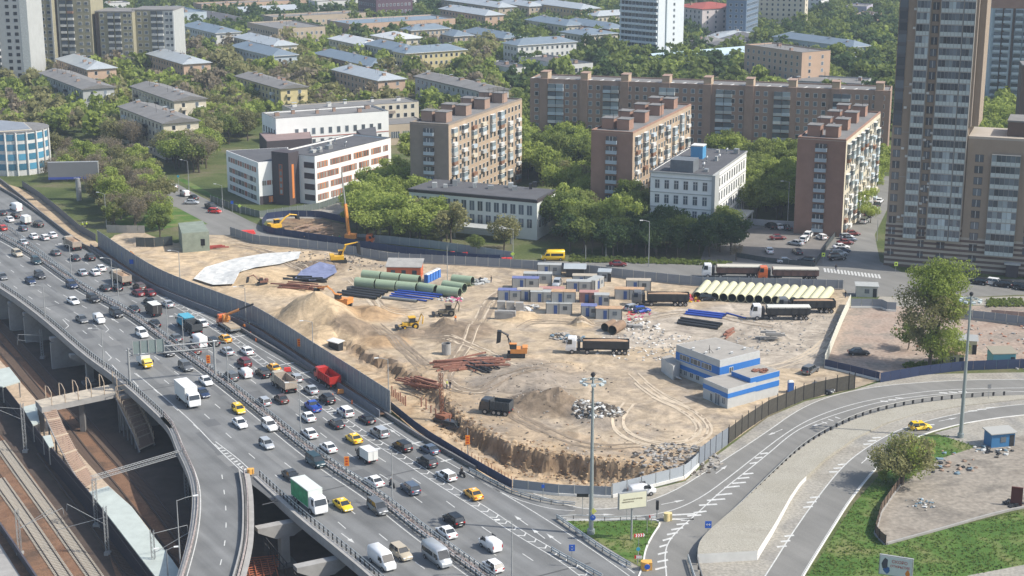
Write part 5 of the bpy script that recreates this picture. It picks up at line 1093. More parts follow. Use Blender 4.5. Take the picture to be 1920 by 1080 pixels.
# orange and white school
ORG=M('school_orange',(.60,.20,.05),.7);DKS=M('school_dark',(.06,.05,.055),.7,var=.1);TERR=M('school_terracotta',(.32,.11,.06),.7)
o,a=frame_of((590,296),14.5,R(59));h=14.5;W,D=40,15;r=empty('school_building',o,a,'white school wing with rows of orange framed windows','school');FOOT.append((o,a,W,D));body(r,W,D,h,WHITE2,'flat',ROOFD,par=.5)
rn=random.Random(2)
for f in range(4):
    z=2.0+f*3.35;k=MB();k.bb(-.05,0,.3,4.2,z-.9,z+.9,DKS);k.build('window_band',r)
    x=1.0
    while x<W-3:
        g=rn.choice([5.5,8.2,11]);g=min(g,W-1-x);n=int(g/1.35)
        for j in range(n):
            xx=x+j*1.35;k=MB();k.bb(xx,xx+1.35,-.05,0,z-.95,z+.95,(TERR,ORG,TERR,TERR)[rn.randrange(4)]);k.bb(xx+.12,xx+1.0 ,-.09,-.05,z-.8,z+.8,win_mat('school_glass',(.20,.19,.17),.6,1.5) if 'school_glass' not in MATS else MATS['school_glass']);k.build('window',r)
        x+=g+1.1
def gear(r,x0,x1,y0,y1,h,n,seed):
    rn=random.Random(seed)
    for i in range(n):
        x,y=rn.uniform(x0,x1),rn.uniform(y0,y1);k=MB();s=rn.uniform(.5,1.1)
        if rn.random()<.5:k.bb(x-s,x+s,y-s*.7,y+s*.7,h,h+rn.uniform(.8,1.6),rn.choice([GREYP,STEEL,GREYW]))
        else:k.tube([(x,y,h),(x,y,h+1.2),(x+.7,y,h+1.5)],s*.45,STEEL,8)
        k.build('roof_unit',r)
gear(r,4,24,4,11,h,9,4)
oc=o.copy();u=Vector((math.cos(a),math.sin(a),0));v2=Vector((-math.sin(a),math.cos(a),0))
r=empty('stair_tower',oc-u*.2+v2*6-u*5,a,'dark clad stair tower with orange window strip joining the two school wings','tower');k=MB();k.bb(0,5,0,6.5,-.05,16.2,DKS);k.build('walls',r);k=MB();k.bb(1.4,2.4,-.06,0,2,12.5,ORG);k.bb(-.06,0,2.4,3.8,3,12.5,TERR);k.build('window_frame',r)
for j in range(5):k=MB();k.bb(-.1,-.06,2.7,3.5,3.4+j*1.9,4.6+j*1.9,GLB);k.build('window',r)
p=P(555,372,0);r=empty('entrance_canopy',Vector((p.x,p.y,0)),R(10),'orange entrance canopy of the school','canopy');k=MB();k.bb(-3.2,3.2,-2.2,1,3.4,3.9,ORG);k.build('roof',r)
for x in (-2.8,2.8):k=MB();k.bb(x-.15,x+.15,-1.9,-1.6,0,3.4,DKS);k.build('post',r)
def quadblock(name,P4,z1,wm,rm,label,cat,par=.5,z0=0):
    """building from its near, right, far, left roof corners in the photograph"""
    pts=PP(P4,z1);c=pts[0];o=Vector((c.x,c.y,z0));r=empty(name,o,0,label,cat);k=MB();poly=[(p.x,p.y) for p in pts];k.prism(poly,z0-.05,z1+par,wm);k.build('walls',r,o)
    cx=sum(p[0] for p in poly)/4;cy=sum(p[1] for p in poly)/4;k=MB();k.prism([((x-cx)*.97+cx,(y-cy)*.97+cy) for x,y in poly],z1+par-.3,z1+par+.02,rm);k.build('roof',r,o);return r,pts,o
def wall_windows(r,o,a,b,zs,n,w_,h_,edge,mats,frame=None,gap=None,name='window'):
    """windows on the wall from a to b (world points), outward normal to the right of a->b"""
    d=(b-a);d.z=0;L=d.length;u=d.normalized();nrm=Vector((u.y,-u.x,0));an=math.atan2(u.y,u.x)
    for z in zs:
        for i in range(n):
            s=edge+(L-2*edge)*(i+.5)/n;p=a+u*s;k=MB()
            if frame:k.bb(-w_/2-.12,w_/2+.12,-.05,0,-h_/2-.12,h_/2+.12,frame)
            k.bb(-w_/2,w_/2,-.09,-.05 if frame else 0,-h_/2,h_/2,mats[(i*7+int(z*3))%len(mats)])
            k.bb(-.04,.04,-.11,-.09,-h_/2,h_/2,frame or WF);k.build(name,r,loc=Vector((p.x,p.y,z))-o,rz=an)
r,pts,o=quadblock('school_building',[(484,308),(548,301),(540,279),(424,285)],12.6,WHITE2,ROOFD,'lower white school wing with blank front and orange windows on its left side','school')
wall_windows(r,o,pts[3],pts[0],[10.6],12,1.3,1.5,1.5,[TERR,MATS['school_glass'],TERR]);wall_windows(r,o,pts[3],pts[0],[1.8,4.6,7.3],9,1.9,1.5,2,[TERR,MATS['school_glass'],DKS,MATS['school_glass']])
wall_windows(r,o,pts[0],pts[1],[6.6],6,1.3,1.4,1,[TERR,MATS['school_glass']]);wall_windows(r,o,pts[0],pts[1],[1.4],2,1.5,1.8,2,[ORG,DKS])
k=MB();d=(pts[1]-pts[0]);a_=math.atan2(d.y,d.x);k.bb(.1,d.length-.1,-.06,0,0,2.6,DKS);k.build('plinth',r,loc=(0,0,0),rz=a_)
r,pts,o=quadblock('school_annex',[(500,268),(585,262),(580,246),(486,252)],9.5,DKS,M('roof_brownpink',(.22,.16,.15),.9,var=.2,scale=.3),'dark walled annex with pinkish roof between the two schools','annex')
r,pts,o=quadblock('roof_structure',[(690,265),(707,258),(704,240),(668,247)],13,DKS,ROOFD,'dark plant house behind the orange and white school','plant room')
# modern pavilion
r,pts,o=quadblock('office_pavilion',[(1007,376),(1041,357),(815,337),(767,355)],11.2,M('wall_greygreen',(.60,.62,.59),.8,var=.05,scale=.4),ROOFD,'long grey green modern pavilion with dark cornice behind the leafy trees','office building',par=.1)
for q in FOOT[:0]:pass
FOOT.append((Vector((P(767,355,11).x,P(767,355,11).y,0)),math.atan2(*(reversed((P(1007,376,11)-P(767,355,11)).xy))),42,15))
wall_windows(r,o,pts[3],pts[0],[8.2],15,1.45,2.7,1.0,[GL]);wall_windows(r,o,pts[3],pts[0],[4.5],15,1.45,2.4,1.0,[GL]);wall_windows(r,o,pts[0],pts[1],[8.0,4.3],5,1.1,2.2,1,[GL])
k=MB()
for a_,b_ in ((pts[3],pts[0]),(pts[0],pts[1])):
    d=b_-a_;an=math.atan2(d.y,d.x);c=MB();c.bb(-.15,d.length+.15,-.18,0,10.5,11.6,DKS);c.build('cornice',r,loc=Vector((a_.x,a_.y,0))-o,rz=an)
c=MB();c.prism([(p.x,p.y) for p in PP([(1006,374.5),(1042,355.5),(815,335.5),(765,353.5)],11.6)],11.35,11.6,ROOFD);c.build('roof',r,o)
mm_=P(880,362,11.5);k=MB();rn=random.Random(7)
for (px,py) in [(835,352),(847,345),(853,349),(860,343),(890,352),(920,354),(958,352),(965,357),(995,355),(1003,350),(815,352)]:
    p=P(px,py,11.5);q=MB();s=rn.uniform(.4,.9);q.bb(p.x-s,p.x+s,p.y-s,p.y+s,11.4,11.6+rn.uniform(.8,1.8),rn.choice([GREYW,STEEL,DARK,M('unit_blue',(.15,.35,.45),.5)]));q.build('roof_unit',r,o)
p=P(905,428,3.2);c=MB();c.bb(-9,10,-2.2,3,3.1,3.7,GREYW);c.bb(9.2,9.6,-2,-1.6,0,3.1,STEEL);c.bb(-8,-7.6,-2,-1.6,0,3.1,STEEL);c.build('entrance_canopy',r,loc=Vector((p.x,p.y,0))-o,rz=math.atan2((pts[0]-pts[3]).y,(pts[0]-pts[3]).x))
# white corner building
o,a=frame_of((1336,330),18.5,R(69));h=18.5;W,D=41,17.5;r=empty('office_building',o,a,'white four storey corner building with dark flat roof and blue tank','office building');FOOT.append((o,a,W,D));body(r,W,D,h,WHITE2,'flat',ROOFD,par=.3)
for f in range(4):
    z=3.0+f*4.1
    for c in range(6):y=D-2.0-c*2.7;k=MB();k.bb(-.05,0,y-.72,y+.72,z-1.3,z+1.3,WF);k.bb(-.09,-.05,y-.58,y+.58,z-1.15,z+1.15,GL);k.bb(-.11,-.09,y-.05,y+.05,z-1.15,z+1.15,WF);k.bb(-.11,-.09,y-.58,y+.58,z+.4,z+.5,WF);k.build('window',r)
    for c in range(13):x=2.5+c*2.95;k=MB();k.bb(x-.72,x+.72,-.05,0,z-1.3,z+1.3,WF);k.bb(x-.58,x+.58,-.09,-.05,z-1.15,z+1.15,GL);k.bb(x-.05,x+.05,-.11,-.09,z-1.15,z+1.15,WF);k.build('window',r)
    k=MB();k.bb(-.16,W+.1,-.16,0,z+1.75,z+1.95,GREYW);k.bb(-.16,0,0,D,z+1.75,z+1.95,GREYW);k.build('string_course',r)
k=MB();k.bb(-.5,4.5,-.9,0,0,h+.2,GREYW);k.bb(-.3,W,-.3,0,h-.1,h+.3,GREYW);k.bb(-.35,0,0,D,h-.1,h+.3,GREYW);k.build('cornice',r)
k=MB();k.bb(2,8,6,12.5,h,h+3.4,M('plant_grey',(.13,.145,.16),.7,var=.2,scale=.5));k.build('plant_room',r);k=MB();k.bb(24,28,9,12.5,h,h+3.6,M('tank_blue',(.08,.28,.50),.5,var=.1));k.bb(23.9,28.1,8.9,12.6,h+3.6,h+3.9,WHITE);k.build('tank',r);gear(r,5,38,2,15,h,14,9)
k=MB();k.bb(14,27,-6,0,3.6,4.1,GREYW);k.build('entrance_canopy',r)
for x in (14.5,26):k=MB();k.bb(x,x+.3,-5.8,-5.5,0,3.6,WF);k.build('post',r)
# round office
p=P(24,325,0);o=Vector((p.x,p.y+6,0));RR,h=11,14.5;r=empty('round_office',o,0,'round white office building with teal window bays at the left edge','office building');FOOT.append((o+Vector((-12,-8,0)),0.0,26,22));n=48
k=MB();k.tube([(0,0,-.05),(0,0,h)],RR,WHITE,n,smooth=False);k.build('walls',r);k=MB();k.tube([(0,0,h),(0,0,h+.25)],RR+.2,ROOFG,n,smooth=False);k.build('roof',r)
TEAL_=win_mat('teal_glass',(.05,.16,.24),.4,1.7)
for j in range(11):
    a0=R(180+j*18+2)
    for f in range(4):
        k=MB();z=1.9+f*3.3;vs=[]
        for q in range(4):an=a0+R(13)*q/3;vs+=[((RR+.08)*math.cos(an),(RR+.08)*math.sin(an),z),((RR+.08)*math.cos(an),(RR+.08)*math.sin(an),z+2.1)]
        k.add(vs,[(2*q,2*q+2,2*q+3,2*q+1) for q in range(3)],TEAL_);k.build('window',r)
    k=MB();an=a0-R(2.5);k.tube([((RR+.3)*math.cos(an),(RR+.3)*math.sin(an),0),((RR+.3)*math.cos(an),(RR+.3)*math.sin(an),h)],.3,WF,6);k.build('pilaster',r)
r,pts,o=quadblock('low_annex',[(-20,250),(60,245),(45,232),(-30,225)],14.5,CREAM,M('roof_slate',(.20,.22,.25),.7,var=.15,scale=.3),'slate roofed annex joined to the round office','annex')
# ---------- right hand tower group ----------
TB=wall('tower_tan',(.27,.215,.165),.08,.5);TBD=wall('tower_brown',(.12,.085,.07),.1);TCR=wall('tower_cream',(.36,.32,.27),.08)
fl_,fr_=P(1657,497),P(1816,512);A0=R(-20.6);o=Vector((fl_.x,fl_.y,0));W=21.6;h=92;fh=2.87
r=empty('tower_block',o,A0,'tall tan brick tower with stacked glazed balconies, right side','tower block');FOOT.append((o,A0,W+40,26));r.scale=(.868,1,1);k=MB();k.bb(0,W,0,15,11.5,h,TB);k.build('walls',r);k=MB();k.bb(0,W,0,15,h,h+.5,ROOFG);k.build('roof',r)
def plinth(r,x0,x1,ztop,d=15):
    n=int(ztop/.64)
    for i in range(n):z=i*.64;k=MB();pr=.06 if i%2 else .1;k.bb(x0-pr,x1+pr,-pr,d,z,z+.64,TCR if i%2 else TBD);k.build('stone_course',r)
plinth(r,0,W,11.52)
PANW=M('balcony_panel',(.43,.48,.47),.6,var=.08,scale=2);rn=random.Random(11)
def bal_unit(W_,n,seed):
    """glazed balcony unit, its lower white panels separated by thin ribs"""
    rn=random.Random(seed);k=MB();k.bb(0,W_,-1.0,0,0,.95,PANW);k.bb(0,W_,-1.05,0,-.14,0,M('slab_edge',(.32,.31,.29),.8));g=MB()
    for i in range(n+1):x=W_*i/n;k.bb(x-.04,x+.04,-1.06,-1.0,0,.95,M('panel_gap',(.2,.22,.22),.7));k.bb(x-.025,x+.025,-1.0,-.9,.95,2.7,GREYP)
    k.bb(0,W_,-1.02,0,2.62,2.72,MATS['slab_edge'])
    for i in range(n):x0,x1=W_*i/n+.04,W_*(i+1)/n-.04;g.add([(x0,-.95,.95),(x1,-.95,.95),(x1,-.95,2.62),(x0,-.95,2.62)],[(0,1,2,3)],GLB if rn.random()<.16 else GL)
    return mesh_of(k,'balcony'),mesh_of(g,'glass')
def place_bal(r,x,w_,n,z,seed,cache={}):
    kk=(round(w_,2),n,seed%5)
    if kk not in cache:cache[kk]=bal_unit(w_,n,seed)
    b=inst('balcony',cache[kk][0],r,(x,0,z));inst('glass',cache[kk][1],b)
def place_win(r,x,z,w_=1.6,h_=1.7,y=0.0):
    k=MB();k.bb(-w_/2-.1,w_/2+.1,-.06,0,-h_/2-.1,h_/2+.1,M('frame_brown',(.10,.085,.075),.6));k.bb(-w_/2,w_/2,-.1,-.06,-h_/2,h_/2,GL);k.bb(-.05,.05,-.12,-.1,-h_/2,h_/2,WF);return inst('window',mesh_of(k,'window'),r,(x,y,z))
for f in range(31):
    z=2.2+f*fh
    if f>=2:place_bal(r,5.2,3.6,4,z,rn.randrange(5))
    if f>=2:place_bal(r,11.9,6.0,6,z,rn.randrange(5));place_bal(r,18.2,3.0,3,z,rn.randrange(5))
    else:place_win(r,16,z+1.3,2.2)
    place_win(r,10.3,z+1.4)
    if f<12:place_win(r,1.7,z+1.4,1.9)
    else:k=MB();k.bb(.2,2.6,-.35,0,z,z+.9,M('dark_panel',(.07,.075,.085),.5));k.bb(.25,2.55,-.3,0,z+.9,z+2.85,GL);k.build('bay_window',r)
for x in (5.1,8.9,11.8,18.0,21.3):k=MB();k.bb(x-.06,x+.06,-1.12,0,8,h,MATS['slab_edge']);k.build('vertical_fin',r)
for f in range(34):k=MB();x=rn.choice((9.5,4.6,3.4,11.4));z=12+rn.random()*78;k.bb(x-.4,x+.4,-.35,-.02,z,z+.55,WHITE);k.build('air_conditioner',r)
for f in range(0,31,4):k=MB();k.bb(2.8,5.4,-.03,0,12+f*fh,12.1+f*fh,MATS['slab_edge']);k.build('string_course',r)
k=MB();k.bb(W,W+2.4,2.5,15,37,92,TB);k.bb(W+.01,W+.5,.2,2.5,37,92,GREYB);k.build('side_wing',r)
o2=o+Vector((math.cos(A0),math.sin(A0),0))*(W*.868+.15);h2=34.3
r=empty('tower_block',o2,A0,'lower tan brick block with striped base joined right of the tall tower','tower block');k=MB();k.bb(0,45,0,16,8.9,h2,TB);k.build('walls',r);k=MB();k.bb(0,45,0,16,h2,h2+.6,TCR);k.bb(9,45,3,14,h2,h2+4.2,TBD);k.bb(8.8,45,2.8,14.2,h2+4.2,h2+4.6,ROOFG);k.build('roof',r);plinth(r,0,45,8.96)
for f in range(12):
    z=2.2+f*fh
    if f<10:place_win(r,3.0,z+1.4,1.9)
    if f<11 and f>0 and f<10:place_bal(r,6.0,6.9,6,z,rn.randrange(5));place_win(r,16.0,z+1.4,1.9);place_bal(r,19,5.5,5,z,rn.randrange(5));place_win(r,27,z+1.4,1.9)
k=MB();k.bb(11.5,14.5,-1.8,0,0,3.2,DKS);k.bb(11,15,-2.2,0,3.2,3.5,GREYW);k.build('entrance_porch',r)
place_r=P(1846,215,0);o3=Vector((place_r.x,place_r.y,0));r=empty('tower_block',o3,R(-12),'blue grey panel tower far behind at the top right','tower block');k=MB();k.bb(0,40,0,16,0,44,BLUEW);k.build('walls',r);k=MB();k.bb(-.3,40,-.3,16,44,60,BRICKR);k.build('upper_storey',r);FOOT.append((o3,R(-12),40,16))
for f in range(14):
    for j,x in enumerate((1.2,4.6,9.4,12.8,17.6,21)):k=MB();z=2+f*3;k.bb(x,x+2.8,-1.0,0,z,z+1.0,BLUEW);k.bb(x,x+2.8,-.8,0,z+1.0,z+2.4,GL);k.build('balcony',r)
for x in (3.9+.2,8.2,16.2):k=MB();k.bb(x,x+1.0,-.2,0,0,44,TBD);k.build('recess_strip',r)
p=P(1903,300,0);o4=Vector((p.x,p.y,0));r=empty('tower_block',o4,R(-12),'brown brick tower edge at the far right','tower block');k=MB();k.bb(0,12,0,12,0,33,TBD);k.build('walls',r);k=MB();k.bb(0,12,0,12,33,33.5,ROOFG);k.build('roof',r);FOOT.append((o4,R(-12),12,12))
for f in range(9):place_win(r,2.2,7+f*2.9,1.2,1.4)
# netted building on the site edge, blue site office etc are with the site objects
r,pts,o=quadblock('netted_building',[(341,440),(392,436),(380,416),(334,420)],5.0,M('green_netting',(.22,.25,.20),.85,var=.25,scale=.5),M('netted_roof',(.19,.22,.18),.9,var=.25,scale=.4),'green netted half demolished building at the upper left corner of the site','building',par=.3)
FOOT.append((o+Vector((-2,-3,0)),0.0,12,12))
place=MB();p=pts[0].lerp(pts[1],.75);place.bb(-.6,.6,-.15,0,1.6,3.4,MATS['dark_opening']);place.build('window',r,loc=Vector((p.x,p.y-.05,0))-o,rz=0)
# ---------------- trees ----------------
def leaf_mat(name,c1,c2,trans=.5):
    m=bpy.data.materials.new(name);m.use_nodes=True;t=m.node_tree;n=t.nodes;l=t.links;b=n['Principled BSDF'];b.inputs['Roughness'].default_value=.7;b.inputs['Specular IOR Level'].default_value=.2
    g=n.new('ShaderNodeNewGeometry');oi=n.new('ShaderNodeObjectInfo');tc=n.new('ShaderNodeTexCoord');nz=n.new('ShaderNodeTexNoise');nz.inputs['Scale'].default_value=.45;l.new(tc.outputs['Object'],nz.inputs[0])
    a=n.new('ShaderNodeMath');a.operation='ADD';l.new(nz.outputs[0],a.inputs[0]);l.new(oi.outputs['Random'],a.inputs[1])
    q=n.new('ShaderNodeMath');q.operation='MULTIPLY_ADD';q.inputs[1].default_value=.3;l.new(g.outputs['Random Per Island'],q.inputs[0]);l.new(a.outputs[0],q.inputs[2])
    mr=n.new('ShaderNodeMapRange');mr.inputs[1].default_value=.35;mr.inputs[2].default_value=1.6;l.new(q.outputs[0],mr.inputs[0])
    mx=n.new('ShaderNodeMix');mx.data_type='RGBA';l.new(mr.outputs[0],mx.inputs[0]);mx.inputs[6].default_value=(*c1,1);mx.inputs[7].default_value=(*c2,1);l.new(mx.outputs[2],b.inputs['Base Color'])
    tr=n.new('ShaderNodeBsdfTranslucent');l.new(mx.outputs[2],tr.inputs[0]);ms=n.new('ShaderNodeMixShader');ms.inputs[0].default_value=trans
    l.new(b.outputs[0],ms.inputs[1]);l.new(tr.outputs[0],ms.inputs[2]);l.new(ms.outputs[0],n['Material Output'].inputs[0]);MATS[name]=m;return m
LIGHT=leaf_mat('spring_leaves',(.20,.26,.05),(.37,.43,.11));MID=leaf_mat('green_leaves',(.12,.165,.04),(.24,.285,.08));DKG=leaf_mat('dark_leaves',(.045,.08,.03),(.09,.14,.05));OLV=leaf_mat('budding_leaves',(.16,.16,.065),(.28,.27,.12));BRN=leaf_mat('bare_twigs',(.19,.16,.11),(.29,.245,.17))
BARK=M('bark',(.10,.08,.06),.95,var=.3,scale=2)
def crown_arrays(seed,rx=4.5,rz=4.2,zc=7.0,n=1300,leaf=.5,clumps=18,gap=.0,squash=.55):
    rs=np.random.RandomState(seed);C=rs.normal(size=(clumps,3));C /= np.linalg.norm(C,axis=1)[:,None];C *= rs.uniform(.35,.95,size=(clumps,1));C[:,2]=C[:,2]*.9+.05
    C *= np.array([rx,rx,rz]);CR=rs.uniform(.26,.46,clumps)*rx
    idx=rs.randint(0,clumps,n);d=rs.normal(size=(n,3));d /= np.linalg.norm(d,axis=1)[:,None];rad=CR[idx][:,None]*rs.uniform(.55,1.08,(n,1));pos=C[idx]+d*rad*np.array([1,1,.8])
    pos[:,2]+=zc;nrm=d+rs.normal(size=(n,3))*.55;nrm /= np.linalg.norm(nrm,axis=1)[:,None]
    t=np.cross(nrm,rs.normal(size=(n,3)));t /= np.linalg.norm(t,axis=1)[:,None];b=np.cross(nrm,t);s=leaf*rs.uniform(.6,1.3,(n,1))
    a,c=t*s,b*s*squash;V_=np.stack([pos-a,pos-c,pos+a*.9,pos+c],1).reshape(-1,3)
    return V_,C
def mesh_quads(name,V_,mat):
    n=len(V_) // 4;me=bpy.data.meshes.new(name);me.vertices.add(len(V_));me.vertices.foreach_set('co',V_.astype(np.float32).ravel());me.loops.add(n*4);me.loops.foreach_set('vertex_index',np.arange(n*4,dtype=np.int32));me.polygons.add(n);me.polygons.foreach_set('loop_start',np.arange(0,n*4,4,dtype=np.int32));me.update(calc_edges=True);me.materials.append(mat);return me
def trunk_mesh(C,seed,h=7.0,r=.28,zc=7.0):
    rn=random.Random(seed);k=MB();k.tube([(0,0,-.2),(rn.uniform(-.2,.2),rn.uniform(-.2,.2),h*.45),(rn.uniform(-.3,.3),rn.uniform(-.3,.3),h)],r,BARK,6,r2=r*.4)
    for i in range(min(8,len(C))):c=C[i];z0=h*rn.uniform(.35,.75);k.tube([(0,0,z0),(c[0]*.45,c[1]*.45,z0+(c[2]+zc-z0)*.55),(c[0]*.9,c[1]*.9,c[2]+zc)],r*.4,BARK,4,r2=r*.08)
    return mesh_of(k,'trunk')
KINDS={'light':(LIGHT,1.0),'mid':(MID,1.0),'dark':(DKG,1.0),'olive':(OLV,.8),'brown':(BRN,.75)}
VAR={}
for ki,(kn,(mt,dens)) in enumerate(KINDS.items()):
    VAR[kn]=[]
    for j in range(4):
        V_,C=crown_arrays(ki*10+j,rx=4.4+.3*j,rz=4.3-.3*(j%2),n=int(3600*dens),leaf=.36 if kn != 'brown' else .34,clumps=20+3*j,squash=.6 if kn != 'brown' else .28)
        VAR[kn].append((mesh_quads('crown',V_,mt),trunk_mesh(C,j),crown_arrays(ki*10+j,rx=4.6,rz=4.2,n=300,leaf=.92,clumps=18,squash=.75)[0]))
def tree(p,kind,s,label,group,rz,var,name='leafy_tree',sz=None):
    r=empty(name,p,rz,label,'tree',group);r.scale=(s,s,s*(sz or 1));cm,tm,_=VAR[kind][var];inst('crown',cm,r);inst('trunk',tm,r);return r
def in_foot(x,y,m):
    for o,a,W,D in FOOT:
        dx,dy=x-o.x,y-o.y;u=dx*math.cos(a)+dy*math.sin(a);v=-dx*math.sin(a)+dy*math.cos(a)
        if -m<u<W+m and -m<v<D+m:return True
    return False
# zones by base position in the photograph: polygon, kinds, group phrase, label
Z=[
 ([(88,352),(200,428),(272,432),(330,436),(322,400),(295,345),(262,312),(100,300)],'obobolbl','grove above the motorway','the grove above the motorway'),
 ([(-30,175),(-30,300),(60,228),(262,305),(380,330),(415,280),(480,262),(480,215),(450,170),(330,140),(60,130)],'lolmolob','trees around the cream blocks on the left','the cream block yards'),
 ([(640,405),(660,448),(760,462),(850,468),(850,440),(765,400),(740,350),(700,372)],'llol','spring green trees before the pavilion','the trees before the pavilion'),
 ([(740,300),(790,330),(850,330),(1000,352),(1060,345),(1122,350),(1122,270),(1060,250),(990,250),(850,340),(770,310)],'lllm','bright trees between the two left slabs','the beige slab courtyard'),
 ([(1050,360),(1200,375),(1220,420),(1210,440),(1060,470),(1045,420)],'moml','mixed trees left of the white corner building','the pavilion side trees'),
 ([(1050,472),(1180,480),(1370,482),(1372,452),(1225,432),(1100,450)],'mdmd','dense shrubby trees before the corner building','the corner building hedge row'),
 ([(1290,270),(1410,290),(1500,320),(1512,400),(1440,418),(1390,415),(1400,330),(1290,300)],'lmlm','trees behind the car park','the trees behind the car park'),
 ([(1590,418),(1612,398),(1660,335),(1662,300),(1640,340),(1600,395)],'l','trees along the side street','the side street trees'),
 ([(1825,300),(1905,330),(1925,270),(1905,200),(1830,215)],'l','trees between the tall towers','the trees between the towers'),
 ([(1000,250),(1270,262),(1300,255),(1520,262),(1520,300),(1300,300),(1190,300),(1120,260),(1000,270)],'lml','trees at the foot of the long brick slab','the long brick slab foot'),
]
CW_={'light':'light green','mid':'green','dark':'dark green','olive':'olive','brown':'bare brown'}
kl={'l':'light','m':'mid','o':'olive','b':'brown','d':'dark'}
CLEAR=[PP(q) for q in ([(-60,330),(90,350),(190,430),(480,460),(470,410),(380,350),(270,300),(255,300),(310,345),(330,390),(200,400),(80,335)],[(470,395),(600,380),(745,320),(770,335),(640,405),(480,420)])]
NOGO=[PP(q) for q in ([(50,340),(172,350),(182,392),(178,425),(120,392)],[(250,298),(280,298),(330,335),(400,370),(480,410),(480,455),(392,440),(320,390),(285,345)],[(470,400),(560,395),(600,380),(745,325),(765,345),(650,400),(660,450),(480,455)],
    [(1372,486),(1392,428),(1440,420),(1560,424),(1590,425),(1640,345),(1695,330),(1668,400),(1660,500),(1940,540),(1940,560),(900,500),(900,492),(1185,490)],[(395,275),(560,240),(745,262),(745,330),(480,415),(415,380)],[(470,225),(720,225),(790,185),(800,280),(500,280)])]
rn=random.Random(21);placed=[];farpts=[]
def zone_of(px,py):
    for i,(pg,ks,g,lb_) in enumerate(Z):
        if inpoly(px,py,pg):return i
    return None
HAL={}
def halton(i,b):
    f,r=1,0
    while i>0:f /= b;r+=f*(i%b);i //= b
    return r
cand=[]
y=385.0
while y<1500:
    sp=6.6 if y<560 else (8.2 if y<720 else 10.5);half=y*.36+20;x=-half
    while x<half:
        cand.append((x+rn.uniform(-.42,.42)*sp,y+rn.uniform(-.42,.42)*sp));x+=sp
    y+=sp
near=[]
for x,y in cand:
    px,py=to_px(Vector((x,y,0)))
    if any(inpoly(px,py,[to_px(v) for v in q]) for q in NOGO):continue
    if in_foot(x,y,2.2):continue
    z=zone_of(px,py)
    if z is None and py>262:continue
    if z is None and y<700 and px<490 and False:continue
    if z is not None:
        ks=Z[z][1];near.append((x,y,kl[rn.choice(ks)],z,py))
    else:
        if rn.random()<.12:continue
        right=px>960;k=rn.choice('mdmdlm' if right else 'loomlbmo') if y<900 else rn.choice('mddm');farpts.append((x,y,kl[k]))
near.sort(key=lambda t:t[1])
NMAX=290
for x,y,k,z,py in near[NMAX:]:farpts.append((x,y,k))
for i,(x,y,k,z,py) in enumerate(near[:NMAX]):
    s=rn.uniform(.95,1.3)*(.78 if z in (0,5) else 1.0)*(.75 if z in (7,) else 1)
    zx=[to_px(Vector((q[0],q[1],0)))[0] for q in near[:NMAX] if q[3]==z];zy=[q[4] for q in near[:NMAX] if q[3]==z];px=to_px(Vector((x,y,0)))[0];fx=(px-min(zx))/(max(zx)-min(zx)+1);fy=(py-min(zy))/(max(zy)-min(zy)+1)
    lb_=f"{'large' if s > 1.14 else 'smaller' if s < .95 else 'mid sized'} {CW_[k]} tree, {['back', 'middle', 'front'][int(fy * 3)]} row, {['left', 'centre left', 'centre right', 'right'][int(fx * 4)]} of {Z[z][3]}"
    tree((x,y,-.05),k,s,lb_,Z[z][2],rn.uniform(0,6.28),rn.randrange(4),sz=rn.uniform(.85,1.1))
# the wood beyond: one mass per kind of foliage
rs=np.random.RandomState(9);bags={}
for x,y,k in farpts:
    V_=VAR[k][rs.randint(4)][2];s=rs.uniform(.8,1.25)*(1.15 if y>720 else 1);a=rs.uniform(0,6.28);c,s2=math.cos(a),math.sin(a)
    W_=V_ @ np.array([[c,s2,0],[-s2,c,0],[0,0,1]]);W_=W_*s*np.array([1,1,rs.uniform(.8,1.05)]);
    if y>850:W_=W_.reshape(-1,4,3)[::2].reshape(-1,3)
    bags.setdefault(k,[]).append(W_+np.array([x,y,-.8]))
for k,L_ in bags.items():
    o=bpy.data.objects.new('woodland',mesh_quads('woodland',np.concatenate(L_),KINDS[k][0]));link(o);tag(o,{'light':'far light green treetops between the distant blocks','mid':'far mid green treetops between the distant blocks','dark':'far dark green treetops between the distant blocks','olive':'far olive budding treetops between the distant blocks','brown':'far bare brown treetops'}[k],'woodland',kind='stuff')
# big single trees on the right
def big_tree(px,py,s,n,leaf,parts,label,hh=9.0,name='big_tree',r_=.4):
    p=P(px,py);r=empty(name,p,0,label,'tree');CC=[]
    for j,(cx,cy,cz,rx,rz,kind,frac) in enumerate(parts):
        V_,C=crown_arrays(77+j*5+px,rx=rx,rz=rz,zc=cz,n=int(n*frac),leaf=leaf,clumps=26,squash=.55 if kind != BRN else .25);V_[:,0]+=cx;V_[:,1]+=cy;inst('crown',mesh_quads('crown',V_,kind),r);CC+=[(c[0]+cx,c[1]+cy,c[2]+cz-7.0) for c in C[:9]]
    k=MB();k.tube([(0,0,-.2),(.3,0,hh*.5),(.1,.2,hh)],r_,BARK,8,r2=r_*.5);rr2=random.Random(px)
    for c in CC:z0=hh*rr2.uniform(.3,.95);k.tube([(.1,.1,z0),(c[0]*.5,c[1]*.5,z0+(c[2]+7-z0)*.6),(c[0]*.92,c[1]*.92,c[2]+7)],r_*.38,BARK,5,r2=r_*.06)
    mm=mesh_of(k,'trunk');inst('trunk',mm,r);return r
big_tree(1742,690,1,18000,.27,[(1.6,1,18,6.6,4.4,LIGHT,.42),(-1,-.5,12.5,7.4,4.2,OLV,.3),(3.4,0,13.5,4.6,4,LIGHT,.2)],'tallest light green tree on the rubble lot behind the navy fence',14)
